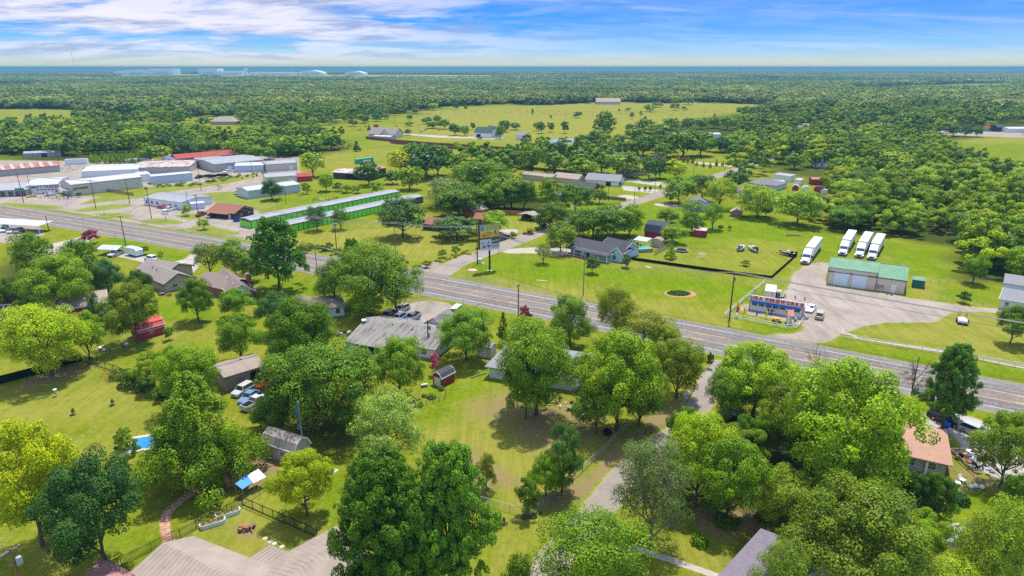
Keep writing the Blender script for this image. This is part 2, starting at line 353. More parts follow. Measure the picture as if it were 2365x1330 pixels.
def build_ground():
    Y = [24.0]
    while Y[-1] < 520: Y.append(Y[-1]*1.0072)
    while Y[-1] < 36000: Y.append(Y[-1]*1.022)
    Y = np.array(Y); U = np.linspace(-1, 1, 420)
    YY, UU = np.meshgrid(Y, U, indexing='ij'); XX = UU*(YY*.98+35)
    x, y = XX.ravel(), YY.ravel(); n = len(x)
    ch = {k: np.zeros(n) for k in ('dry', 'dirt', 'forest', 'lush')}
    for k, s, soft, P in ZONES:
        W = [tuple(G(*p)[:2]) for p in P]
        ax = min(p[0] for p in W)-soft; bx = max(p[0] for p in W)+soft; ay = min(p[1] for p in W)-soft; by = max(p[1] for p in W)+soft
        I = np.where((x > ax) & (x < bx) & (y > ay) & (y < by))[0]
        if not len(I): continue
        xs = x[I]; ys = y[I]
        xs = xs+soft*.5*np.sin(ys*1.3/soft+xs*.4/soft); ys = ys+soft*.5*np.sin(xs*1.1/soft)
        d = edged(xs, ys, W)*np.where(inpoly(xs, ys, W), 1, -1)
        ch[k][I] = np.maximum(ch[k][I], s*np.clip(.5+d/(2*soft), 0, 1))
    me = bpy.data.meshes.new('ground'); R, C = YY.shape
    co = np.zeros((n, 3), np.float32); co[:, 0] = x; co[:, 1] = y
    me.vertices.add(n); me.vertices.foreach_set('co', co.ravel())
    i = np.arange(R*C).reshape(R, C); q = np.stack([i[:-1, :-1], i[:-1, 1:], i[1:, 1:], i[1:, :-1]], -1).reshape(-1, 4)
    me.loops.add(q.size); me.loops.foreach_set('vertex_index', q.ravel().astype(np.int32))
    me.polygons.add(len(q)); me.polygons.foreach_set('loop_start', np.arange(0, q.size, 4, dtype=np.int32)); me.polygons.foreach_set('loop_total', np.full(len(q), 4, np.int32))
    me.update(); a = me.color_attributes.new('zone', 'FLOAT_COLOR', 'POINT')
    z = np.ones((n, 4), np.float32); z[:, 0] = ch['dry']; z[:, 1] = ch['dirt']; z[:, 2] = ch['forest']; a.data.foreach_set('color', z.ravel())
    l = me.attributes.new('lush', 'FLOAT', 'POINT'); l.data.foreach_set('value', ch['lush'].astype(np.float32))
    me.materials.append(M_GRASS); tag(link('ground', me), kind='structure')
build_ground()

# ------------------------------------------------------------------ roads, lots, paths (sheets with ragged edges)
def paved(name, c1, c2, cracks=.0, fine=6.0, edge=True, tracks=False, dirtc=(.30, .23, .16)):
    t = NT(name); v = t.vec('Object')
    n1 = t.noise(.12, 6, .62, v, .3); n2 = t.noise(1.2, 5, .7, v); n3 = t.noise(fine, 3, .75, v)
    col = t.mix(t.map(n1, .35, .65), c1, c2)
    col = t.mix(t.map(n2, .45, .75, 0, .5), col, tuple(k*.78 for k in c1)); col = t.mix(t.map(n3, .35, .7, 0, .28), col, tuple(k*.55 for k in c1))
    if name == 'gravel': col = t.mix(t.map(t.noise(.5, 4, .6, t.vec('Object', (1, .16, 1), (0, 0, .6)), .5), .47, .62, 0, .5), col, tuple(k*.66 for k in c1))
    if tracks:
        w = t.n('ShaderNodeAttribute', attribute_name='lane').outputs['Fac']
        col = t.mix(t.math('MULTIPLY', w, t.map(n2, .3, .7, .45, .95)), col, tuple(k*.6 for k in c1))
    if cracks:
        vo = t.n('ShaderNodeTexVoronoi', {'Scale': .22, 'Vector': v}, feature='DISTANCE_TO_EDGE')
        cr = t.math('MULTIPLY', t.map(vo.outputs['Distance'], 0, .012, 1, 0), t.map(n2, .45, .6, 0, cracks))
        col = t.mix(cr, col, (.025, .025, .025))
    if edge:
        e = t.n('ShaderNodeAttribute', attribute_name='edge').outputs['Fac']
        g, nf, ns = ground_colour(t)
        k = t.map(t.math('ADD', e, t.math('MULTIPLY', t.math('SUBTRACT', t.math('ADD', n2, t.math('MULTIPLY', n3, .5)), .75), 1.5)), .42, .56)
        k2 = t.map(t.math('ADD', e, t.math('MULTIPLY', t.math('SUBTRACT', n2, .5), 1.5)), .5, 1.0)
        col = t.mix(k2, dirtc, col); col = t.mix(k, g, col)
    return t.out(col, .93, n3, .35, .03, .15)
M_ASPH = paved('asphalt', (.160, .148, .140), (.205, .190, .180), .8, 9, tracks=True)
M_ASPH2 = paved('lane_asphalt', (.235, .20, .175), (.31, .268, .235), .5)
M_GRAVEL = paved('gravel', (.265, .225, .19), (.37, .315, .27), .25, 4)
M_GRASSI = paved('verge_grass', (.12, .18, .004), (.20, .235, .01), 0, 4)
M_CONCS = paved('concrete_pad', (.36, .32, .285), (.44, .395, .35), .5)
def sheet(name, pts, m, z, ragged=.5, inset=1.2, world=False, step=2.5):
    """Flat sheet from an outline; an outer ring carries the edge attribute for a ragged border."""
    W = [Vector((p[0], p[1], 0)) if world else G(*p) for p in pts]
    area = sum(W[i].x*W[(i+1) % len(W)].y-W[(i+1) % len(W)].x*W[i].y for i in range(len(W)))
    if area < 0: W.reverse()
    out = []
    for i, a in enumerate(W):
        b = W[(i+1) % len(W)]; k = max(1, int((b-a).length/step))
        for j in range(k): out.append(a.lerp(b, j/k))
    n = len(out)
    for it in range(2): out = [out[i]*.5+(out[i-1]+out[(i+1) % n])*.25 for i in range(n)]
    nor = []
    for i in range(n):
        d = out[(i+1) % n]-out[i-1]; nor.append(Vector((d.y, -d.x, 0)).normalized())
    ph = random.random()*9
    off = [ragged*(math.sin(i*.9+ph)+math.sin(i*2.3+ph*2))*.5 for i in range(n)]
    o2 = [out[i]+nor[i]*(off[i]+inset*.5) for i in range(n)]; i2 = [out[i]+nor[i]*(off[i]-inset*.5) for i in range(n)]
    me = bpy.data.meshes.new(name); bm = bmesh.new()
    vo = [bm.verts.new((p.x, p.y, z)) for p in o2]; vi = [bm.verts.new((p.x, p.y, z)) for p in i2]
    for i in range(n):
        j = (i+1) % n; bm.faces.new((vo[i], vo[j], vi[j], vi[i]))
    from mathutils.geometry import tessellate_polygon
    for tri in tessellate_polygon([[p.copy() for p in i2]]):
        try: f = bm.faces.new([vi[q] for q in tri])
        except ValueError: pass
    for f in bm.faces:
        f.normal_update()
        if f.normal.z < 0: f.normal_flip()
    bm.verts.index_update(); bm.to_mesh(me); bm.free()
    a = me.attributes.new('edge', 'FLOAT', 'POINT'); a.data.foreach_set('value', [0.0]*n+[1.0]*n)
    me.materials.append(m); return tag(link(name, me), kind='structure')
def ribbon(name, line, w, m, z, inset=.8, ragged=.0, world=False, lanes=None):
    """Road ribbon along a centre line of photo points; w = width in m."""
    P = [Vector((p[0], p[1], 0)) if world else G(*p) for p in line]
    # resample as a Catmull-Rom curve
    Q = []
    for i in range(len(P)-1):
        p0, p1, p2, p3 = P[max(i-1, 0)], P[i], P[i+1], P[min(i+2, len(P)-1)]
        k = max(2, int((p2-p1).length/4))
        for j in range(k):
            t = j/k; Q.append(.5*((2*p1)+(p2-p0)*t+(2*p0-5*p1+4*p2-p3)*t*t+(3*p1-p0-3*p2+p3)*t**3))
    Q.append(P[-1])
    cuts = [(-w/2-inset/2, 0, 0), (-w/2+inset/2, 1, 0)]
    if lanes: cuts += [(c, 1, v) for c, v in lanes]
    cuts += [(w/2-inset/2, 1, 0), (w/2+inset/2, 0, 0)]
    vs, fs, ea, la = [], [], [], []; c = len(cuts)
    for i, q in enumerate(Q):
        d = (Q[min(i+1, len(Q)-1)]-Q[max(i-1, 0)]).normalized(); nn = Vector((-d.y, d.x, 0))
        for k, (o, e, v) in enumerate(cuts):
            r = ragged*math.sin(i*1.7+k) if k in (0, 1, c-2, c-1) else 0
            p = q+nn*(o+r); vs.append((p.x, p.y, z)); ea.append(e); la.append(v)
    for i in range(len(Q)-1):
        for k in range(c-1): a = i*c+k; fs.append((a+1, a, a+c, a+c+1))
    me = bpy.data.meshes.new(name); me.from_pydata(vs, [], fs); me.materials.append(m)
    for nm, arr in (('edge', ea), ('lane', la)):
        at = me.attributes.new(nm, 'FLOAT', 'POINT'); at.data.foreach_set('value', [float(k) for k in arr])
    me.update(); return tag(link(name, me), kind='structure'), Q
# highway: centre line from the two pavement edges
HT = [(-260,440),(0,473),(320,514),(600,560),(783,596),(1010,635),(1287,687),(1524,733),(1749,778),(2020,820),(2365,881),(2900,975)]
HB = [(0,505),(153,527),(345,563),(434,579),(729,634),(1030,698),(1194,729),(1650,825),(2082,906),(2365,961)]
_t = np.array([G(*p)[:2] for p in HT[1:-1]]); _b = np.array([G(*p)[:2] for p in HB])
ud = np.array([math.cos(math.radians(-29)), math.sin(math.radians(-29))]); un = np.array([-ud[1], ud[0]])
st = _t@ud; ot = _t@un; sb = _b@ud; ob = _b@un
pt = np.polyfit(st, ot, 2); pb = np.polyfit(sb, ob, 2)
hw = float(np.mean(np.polyval(pt, np.linspace(-100, 60, 9))-np.polyval(pb, np.linspace(-100, 60, 9))))
def hpt(s, off=0.0, z=0.0):
    """Point on the highway at arc position s, off metres to the far side of the centre line."""
    f = lambda u: (np.polyval(pt, u)+np.polyval(pb, u))/2
    sc_ = min(max(s, -420), 200); dd = (f(sc_+1)-f(sc_-1))/2
    o = f(sc_)+(s-sc_)*dd; d = np.array([1.0, dd]); d /= np.hypot(*d); nn = np.array([-d[1], d[0]])
    q = ud*s+un*o; nv = ud*nn[0]+un*nn[1]; q = q+nv*off
    return Vector((q[0], q[1], z))
print('highway width', hw)
HC = [tuple(hpt(s)[:2]) for s in range(-520, 300, 10)]
lanes = []
for c in (-6.6, -3.6, 0.0, 3.6, 6.6):
    pass
for c in (-4.6, -2.9, 2.9, 4.6): lanes += [(c-.75, 0), (c, 1), (c+.75, 0)]
lanes.sort()
highway, HQ = ribbon('highway', HC, hw, M_ASPH, .012, .5, .06, True, lanes)
M_LW = mat('white_line', (.56, .56, .54), .8, .25, 1.5, .2, stain=.75, sc=(.3, .29, .28))
M_LY = mat('yellow_line', (.66, .33, .06), .8, .25, 1.5, .2, stain=.4, sc=(.33, .25, .18))
def stripe(name, off, m, w=.16, dash=None, s0=-500, s1=280, parent=None):
    mb = MB(); s = s0
    while s < s1:
        e = s+(dash[0] if dash else 12)
        a, b, c, d = hpt(s, off-w/2), hpt(e, off-w/2), hpt(e, off+w/2), hpt(s, off+w/2)
        mb.add([(p.x, p.y, .017) for p in (a, b, c, d)], [(0, 1, 2, 3)]); s = e+(dash[1] if dash else 0)
    return mb.build(name, m, parent)
stripe('edge_line', 5.9, M_LW, .15, parent=highway); stripe('edge_line', -5.6, M_LW, .15, parent=highway)
stripe('lane_line', 2.15, M_LY, .16, parent=highway); stripe('lane_line', -1.75, M_LY, .16, parent=highway)
stripe('dashed_lane_line', 1.75, M_LY, .16, (3, 9), parent=highway); stripe('dashed_lane_line', -1.35, M_LY, .16, (3, 9), parent=highway)
# side street, lane and drives
SS = [(985,652),(1060,606),(1150,573),(1220,546),(1310,512),(1400,486),(1470,466),(1540,443),(1650,408),(1730,383),(1850,346),(1990,301),(2035,284),(2100,262)]
ribbon('side_street', SS, 7.2, M_ASPH2, .008, .7, .1)
sheet('street_mouth', [(925,640),(940,618),(985,608),(1010,600),(1035,618),(1000,632),(1075,656),(1000,670)], M_ASPH2, .0065, .1, .6)
LN = [(1672,835),(1650,865),(1630,905),(1606,955),(1562,1000),(1510,1035),(1470,1065),(1370,1190),(1290,1282),(1225,1360),(1150,1460)]
ribbon('lane', LN, 4.4, M_ASPH2, .008, 1.0, .15)
sheet('gravel_drive', [(1570,905),(1600,890),(1650,860),(1640,825),(1700,835),(1680,880),(1660,925),(1620,965),(1585,975)], M_GRAVEL, .006, .4, 1.2)
ribbon('concrete_walk', [(1455,1262),(1540,1290),(1650,1328),(1760,1370)], 1.1, M_CONCS, .008, .2)
sheet('gravel_lot', [(1746,776),(1812,784),(1908,798),(1914,790),(1944,770),(1995,752),(2072,744),(2174,744),(2190,722),(2230,716),(2380,730),(2380,716),(2200,706),(2174,696),(2123,693),(2088,684),(1909,656),(1900,640),(1925,612),(1921,604),(1877,607),(1852,616),(1831,634),(1817,668),(1800,700),(1715,700),(1700,722),(1735,726),(1830,745),(1868,748),(1856,768)], M_GRAVEL, .006, .5, 1.6)
sheet('gravel_lot', [(2130,955),(2190,945),(2330,990),(2380,1000),(2380,1120),(2290,1110),(2220,1060),(2215,1000),(2120,985)], M_CONCS, .006, .3, 1)
sheet('gravel_lot', [(930,705),(985,690),(1015,694),(1060,706),(1010,730),(1005,760),(930,745),(900,720)], M_GRAVEL, .006, .4, 1.2)
sheet('gravel_lot', [(-30,478),(-30,440),(60,445),(230,455),(340,455),(350,448),(440,436),(520,425),(600,407),(690,392),(700,402),(620,424),(550,440),(545,452),(610,500),(650,505),(640,520),(600,560),(534,546),(424,531),(320,516),(217,498),(150,487),(60,478)], M_GRAVEL, .004, .6, 2.2)
sheet('gravel_lot', [(-30,430),(-30,370),(180,372),(420,366),(540,352),(690,362),(690,395),(440,425),(330,432),(150,440)], M_GRAVEL, .0035, .8, 3)
sheet('gravel_lot', [(-30,560),(-30,515),(90,522),(105,540),(60,560)], M_GRAVEL, .006, .4, 1.2)
for i, P in enumerate([[(0,468),(36,469),(143,476),(143,482),(100,484),(0,474)], [(164,487),(217,476),(302,470),(315,474),(230,488)], [(217,494),(276,491),(312,499),(289,505),(230,500)], [(320,510),(370,503),(424,513),(419,519),(332,515)],
           [(427,528),(468,519),(560,540),(534,543),(498,541)], [(225,456),(300,453),(330,449),(345,440),(420,430),(560,405),(600,400),(560,412),(440,434),(330,456),(200,470),(180,474)], [(470,445),(560,442),(640,470),(620,480),(560,490),(500,470)], [(400,497),(440,492),(480,500),(440,508)]]):
    sheet('grass_verge', P, M_GRASSI, .02, .4, 1.4)
sheet('driveway', [(165,575),(230,545),(210,538),(185,548),(120,562),(60,590),(90,600)], M_CONCS, .006, .2, .8)
sheet('driveway', [(440,582),(470,592),(455,620),(440,640),(400,640),(330,605),(260,590),(265,580),(350,595),(400,607),(430,600)], M_CONCS, .006, .2, .8)
sheet('driveway', [(1150,577),(1235,570),(1300,575),(1330,565),(1330,585),(1290,592),(1240,584),(1160,586)], M_CONCS, .0065, .2, .8)
sheet('driveway', [(1420,408),(1560,425),(1556,434),(1430,417)], M_CONCS, .005, .2, .8); sheet('driveway', [(1435,428),(1545,441),(1535,449),(1440,440)], M_CONCS, .005, .2, .8)
sheet('driveway', [(1440,448),(1480,455),(1470,462),(1420,456)], M_CONCS, .005, .2, .8); sheet('driveway', [(1512,468),(1610,478),(1600,484),(1505,474)], M_CONCS, .005, .2, .8)
sheet('driveway', [(1140,530),(1200,528),(1195,540),(1150,556),(1130,552)], M_CONCS, .006, .2, 1); sheet('driveway', [(1600,372),(1700,382),(1698,386),(1600,377)], M_CONCS, .005, .2, 2)
sheet('farm_track', [(930,308),(1000,312),(1170,318),(1160,322),(1000,317),(850,302),(860,300)], M_CONCS, .004, .3, 4)
sheet('farm_track', [(2100,300),(2360,306),(2365,318),(2250,314),(2100,306)], M_GRAVEL, .004, .3, 6)
ribbon('footpath', [(1945,768),(1975,775),(1990,783),(2180,812),(2365,850),(2500,876)], .9, M_CONCS, .009, .3, .03)
# ------------------------------------------------------------------ trees
def rdir(n, rng, up=-.35):
    v = rng.normal(size=(n*3, 3)); v /= np.linalg.norm(v, axis=1, keepdims=True); v = v[v[:, 2] > up]; return v[:n]
def leaves_mesh(name, pos, nor, size, tint, rng, asp=1.0, m=None, fold=.25):
    """One folded diamond leaf cluster per point."""
    n = len(pos); r = rng.normal(size=(n, 3)); a = np.cross(nor, r); a /= np.linalg.norm(a, axis=1, keepdims=True)+1e-9; b = np.cross(nor, a)
    s = size[:, None]
    V = np.stack([pos-a*s*.5*asp, pos-b*s*.42+nor*s*fold*rng.uniform(-1, 1, (n, 1)), pos+a*s*.5*asp, pos+b*s*.42+nor*s*fold*rng.uniform(-1, 1, (n, 1))], 1).reshape(-1, 3)
    me = bpy.data.meshes.new(name); me.vertices.add(4*n); me.vertices.foreach_set('co', V.astype(np.float32).ravel())
    me.loops.add(4*n); me.loops.foreach_set('vertex_index', np.arange(4*n, dtype=np.int32))
    me.polygons.add(n); me.polygons.foreach_set('loop_start', np.arange(0, 4*n, 4, dtype=np.int32)); me.polygons.foreach_set('loop_total', np.full(n, 4, np.int32))
    me.update(); at = me.attributes.new('tint', 'FLOAT', 'POINT'); at.data.foreach_set('value', np.repeat(np.clip(tint, 0, 1), 4).astype(np.float32))
    me.materials.append(m or M_LEAF); return me
def crown(name, rng, N, leaf, shape='broad', lobes=9, sub=7, z0=.16, droop=0.0, gap=0.0):
    """Crown of a tree one unit wide and one unit high, plus its lobe centres."""
    cz = (1+z0)/2; hz = (1-z0)/2; L = []
    for i in range(lobes):
        ga = i*2.39996+rng.uniform(-.3, .3); t = (i+.5)/lobes
        if shape in ('broad', 'bush'):
            z = 1-1.75*t; rr = math.sqrt(max(0, 1-z*z))*rng.uniform(.58, .86); R = rng.uniform(.15, .235)
            c = np.array([math.cos(ga)*rr*.36, math.sin(ga)*rr*.36, cz+z*hz*.66])
        elif shape == 'tall':
            z = 1-1.9*t; rr = (.35+.65*math.sqrt(max(0, 1-z*z)))*rng.uniform(.5, .8); R = rng.uniform(.14, .2)
            c = np.array([math.cos(ga)*rr*.32, math.sin(ga)*rr*.32, cz+z*hz*.8])
        elif shape == 'cone':
            z = z0+.08+t*(.88-z0); rr = (1-(z-z0)/(1-z0))*.40*rng.uniform(.6, 1); R = .06+.15*(1-(z-z0)/(1-z0))
            c = np.array([math.cos(ga)*rr, math.sin(ga)*rr, z])
        elif shape == 'pine':
            z = z0+.10+(t**.85)*(.84-z0); k = (z-z0)/(1-z0); rr = (.46*(1-k)**.55*(.6+.4*min(1, k*5)))*rng.uniform(.35, 1.08); R = rng.uniform(.066, .112)*(1-.25*k)
            c = np.array([math.cos(ga)*rr, math.sin(ga)*rr, z])
        L.append((c, R))
    if shape in ('broad', 'bush', 'tall'): L.append((np.array([0, 0, cz]), .24))
    S = []
    for c, R in L:
        d = rdir(sub, rng, -.5)
        for k in range(len(d)): S.append((c+d[k]*R*np.array([1, 1, .85])*rng.uniform(.6, .95), R*rng.uniform(.30, .52), rng.uniform(0, 1)))
    C = np.array([s[0] for s in S]); R = np.array([s[1] for s in S]); T = np.array([s[2] for s in S])
    p = R**2; p /= p.sum(); k = rng.choice(len(S), int(N*1.7), p=p)
    d = rdir(len(k), rng, -.75 if droop else -.55); k = k[:len(d)]
    out = rng.uniform(.72, 1.12, (len(k), 1)); pos = C[k]+d*R[k][:, None]*out
    if droop: pos[:, 2] -= droop*rng.uniform(0, 1, len(k))**2*R[k]*2
    # drop points buried deep in the crown
    ctr = np.array([0, 0, cz]); q = (pos-ctr)/np.array([.42, .42, hz]); dist = np.linalg.norm(q, axis=1)
    keep = rng.uniform(0, 1, len(k)) < np.clip((dist-.30)*2.6, .16, 1)
    if gap: keep &= ~((np.sin(pos[:, 0]*19+1)*np.sin(pos[:, 1]*17)*np.sin(pos[:, 2]*15+2)) > (1-gap))
    pos, d, k = pos[keep][:N], d[keep][:N], k[keep][:N]
    c_out = (pos-ctr); c_out /= np.linalg.norm(c_out, axis=1, keepdims=True)+1e-6
    nor = d*.75+c_out*.35+rng.normal(size=d.shape)*.34+np.array([0, 0, .3]); nor /= np.linalg.norm(nor, axis=1, keepdims=True)
    tint = .30*T[k]+.70*rng.beta(2, 2, len(k)); size = leaf*rng.uniform(.6, 1.35, len(k))
    q = np.quantile(np.hypot(pos[:, 0], pos[:, 1]), .985); pos[:, :2] *= .5/q; zt_ = np.quantile(pos[:, 2], .996); pos[:, 2] *= 1/zt_
    pos[:, 2] = np.maximum(pos[:, 2], .01)
    for l in L: l[0][:2] *= .5/q; l[0][2] /= zt_
    return pos, nor, size, tint, [l[0] for l in L]
def trunk_mesh(name, cs, rng, ztop=.5, r=.022, m=None, lean=0, twigs=0, spread=1.0, n=6):
    mb = MB(); P = []; k = 5
    for i in range(k+1):
        t = i/k; P.append((lean*t*t+rng.normal()*.006*(i > 0), rng.normal()*.006*(i > 0), -.01+t*ztop))
    mb.tube(P, [r*(1.35 if i == 0 else 1-.5*i/k) for i in range(k+1)], n)
    ends = []
    for c in cs:
        j = min(k, max(1, int(rng.uniform(.35, 1)*k))) if c[2] < ztop+.25 else k
        a = np.array(P[j]); mid = a*.45+np.array(c)*.55; mid[2] = a[2]+(c[2]-a[2])*.42; mid += rng.normal(size=3)*.015
        mb.tube([a, mid, c], [r*.45, r*.3, r*.1], 4, cap=False); ends.append((a, mid, np.array(c)))
    for i in range(twigs):
        a, mid, c = ends[rng.integers(len(ends))]; t = rng.uniform(.2, 1); s = mid*(1-t)+c*t
        d = (s-np.array([0, 0, ztop*.7])); d /= np.linalg.norm(d)+1e-6; d = d+rng.normal(size=3)*.55; d /= np.linalg.norm(d)
        L = rng.uniform(.07, .2)*spread; e = s+d*L*.5+rng.normal(size=3)*.01; f = s+d*L+rng.normal(size=3)*.03
        mb.tube([s, e, f], [r*.16, r*.1, r*.04], 3, cap=False)
        for q in range(2):
            g = e+(f-e)*rng.uniform(0, .7); h = g+(d+rng.normal(size=3)*.8)*L*.35; mb.tube([g, h], [r*.08, r*.03], 3, cap=False)
    return mb.mesh(name, m or M_BARK)
M_NEEDLE = M_LEAF
PROTO = {}
def proto(kind, lod, var):
    key = (kind, lod, var)
    if key in PROTO: return PROTO[key]
    seed = sum(ord(c) for c in kind)*7+lod*131+var*17; rng = np.random.default_rng(seed)
    N = {0: 40000, 1: 9500, 2: 1500, 3: 420}[lod]; lf = {0: .0160, 1: .030, 2: .074, 3: .125}[lod]
    tm = M_BARK; kw = {}
    if kind == 'oak': a = crown('c', rng, N, lf, 'broad', 12+var, 9, .07); kw = dict(ztop=.4, r=.023)
    elif kind == 'tall': a = crown('c', rng, N, lf, 'tall', 13, 8, .06); kw = dict(ztop=.5, r=.026)
    elif kind == 'bush': a = crown('c', rng, N, lf, 'bush', 8, 8, .0); kw = dict(ztop=.3, r=.02)
    elif kind == 'pine': a = crown('c', rng, int(N*2.1), lf*.85, 'pine', 120, 6, .13, gap=.06); kw = dict(ztop=.95, r=.02)
    elif kind == 'cypress': a = crown('c', rng, int(N*1.3), lf*.95, 'cone', 44, 6, .06, droop=.55); kw = dict(ztop=.97, r=.02)
    elif kind == 'cedar': a = crown('c', rng, N, lf, 'cone', 26, 7, .03); kw = dict(ztop=.9, r=.02)
    elif kind == 'airy': a = crown('c', rng, int(N*.62), lf*.95, 'broad', 13, 10, .14, gap=.35); kw = dict(ztop=.4, r=.024, twigs=60 if lod < 2 else 0)
    elif kind == 'sparse': a = crown('c', rng, int(N*.6), lf*.85, 'broad', 13, 11, .05, gap=.35); kw = dict(ztop=.35, r=.024, twigs=420 if lod == 0 else 90, spread=.85); tm = M_DEADWOOD
    elif kind == 'dead': a = crown('c', rng, 50, lf, 'tall', 13, 7, .3); kw = dict(ztop=.93, r=.02, twigs=150, spread=1.1); tm = mat('dead_bark', (.13, .10, .085), .95, .3, 2.5, .1)
    pos, nor, size, tint, cs = a
    cm = None if kind == 'dead' else leaves_mesh('crown', pos, nor, size, tint, rng)
    if kind == 'cedar' or kind == 'cypress' or kind == 'pine': cs = cs[::3]
    trm = trunk_mesh('trunk', cs if lod < 3 else cs[:2], rng, m=tm, n=6 if lod < 2 else 4, **kw)
    PROTO[key] = (cm, trm); return PROTO[key]
TONE = {'mid': (.170, .305, .010), 'lime': (.245, .385, .007), 'dark': (.075, .175, .028), 'olive': (.240, .310, .012), 'pine': (.100, .225, .014), 'deep': (.110, .215, .008),
        'pale': (.260, .380, .050), 'grey': (.200, .270, .065), 'yellow': (.340, .430, .004), 'crape': (.28, .05, .06), 'pink': (.55, .13, .17), 'magenta': (.34, .02, .13), 'redbush': (.19, .06, .025), 'mauve': (.20, .13, .14), 'straw': (.25, .35, .02)}
TWORD = {'mid': 'green', 'lime': 'bright green', 'dark': 'dark bluish green', 'olive': 'olive green', 'pine': 'deep green', 'deep': 'dark green', 'pale': 'pale green', 'grey': 'grey-green', 'yellow': 'yellow-green', 'crape': 'red-flowered',
         'pink': 'pink-flowered', 'magenta': 'magenta-flowered', 'redbush': 'red-tipped', 'mauve': 'mauve-flowered', 'straw': 'light olive'}
KWORD = {'oak': 'rounded tree', 'tall': 'upright tree', 'bush': 'bush', 'pine': 'pine', 'cypress': 'feathery conifer', 'cedar': 'cone-shaped cedar', 'airy': 'open-crowned tree', 'sparse': 'thin-leaved tree with bare twigs', 'dead': 'leafless dead tree'}
KNAME = {'oak': 'broadleaf_tree', 'tall': 'broadleaf_tree', 'bush': 'bush', 'pine': 'pine_tree', 'cypress': 'cypress_tree', 'cedar': 'cedar_tree', 'airy': 'broadleaf_tree', 'sparse': 'broadleaf_tree', 'dead': 'dead_tree'}
TREES = []      # (object, px, py_base, kind, tone, height, width, zone)
def plant(P, w, h, kind, tone, rz=None, zone=None, lod=None, px=None, py=None, label=None):
    rng = random; slant = math.hypot(P.y, CAMH)
    if lod is None: lod = 0 if slant < 175 and w > 4.5 else 1 if slant < 330 else 2 if slant < 750 else 3
    if w < 2.5: lod = max(lod, 2)
    elif w < 4.5: lod = max(lod, 1)
    nv = {0: 3, 1: 4, 2: 4, 3: 3}[lod] if kind in ('oak', 'tall') else 2 if kind in ('bush', 'cedar', 'pine', 'airy') else 1
    cm, tm = proto(kind, lod, rng.randrange(nv))
    e = empty(KNAME[kind], (P.x, P.y, 0), rng.uniform(0, 6.28) if rz is None else rz)
    e.scale = (w, w, h)
    if cm is not None:
        c = link('crown', cm, e); b = TONE[tone]; k = rng.uniform(.86, 1.14); j = rng.uniform(.92, 1.08)
        c.color = (b[0]*k*j, b[1]*k, b[2]*k*rng.uniform(.7, 1.3), 1)
    link('trunk' if cm is not None else 'branches', tm, e)
    TREES.append([e, px, py, kind, tone, h, w, zone, label]); return e
def T(x, ytop, ybase, w, kind='oak', tone='mid', zone=None, xb=None, label=None, rz=None):
    """Tree whose crown shows at column x, from row ytop down to its foot at row ybase, w photo pixels wide."""
    P = G(xb if xb is not None else x, ybase); h = max(.5, zat(P, ytop)); ww = (1.2 if 340 < ybase < 600 else 1.1 if ybase <= 340 else .97)*w*(P.y*math.cos(PIT)+(CAMH-h*.6)*math.sin(PIT))/FPX
    if xb is None:   # crown centre sits h/2 up: correct the column for perspective
        Q = G(x, ybase); k = 1+(h*.6)*math.sin(PIT)/ (FPX*depth_scale(P)) ; P.x = Q.x/k*1.0
        P.x = (x-CW/2)/FPX*((P.y*math.cos(PIT))+(CAMH-h*.55)*math.sin(PIT))
    return plant(P, ww, h, kind, tone, rz, zone, px=x, py=ybase, label=label)
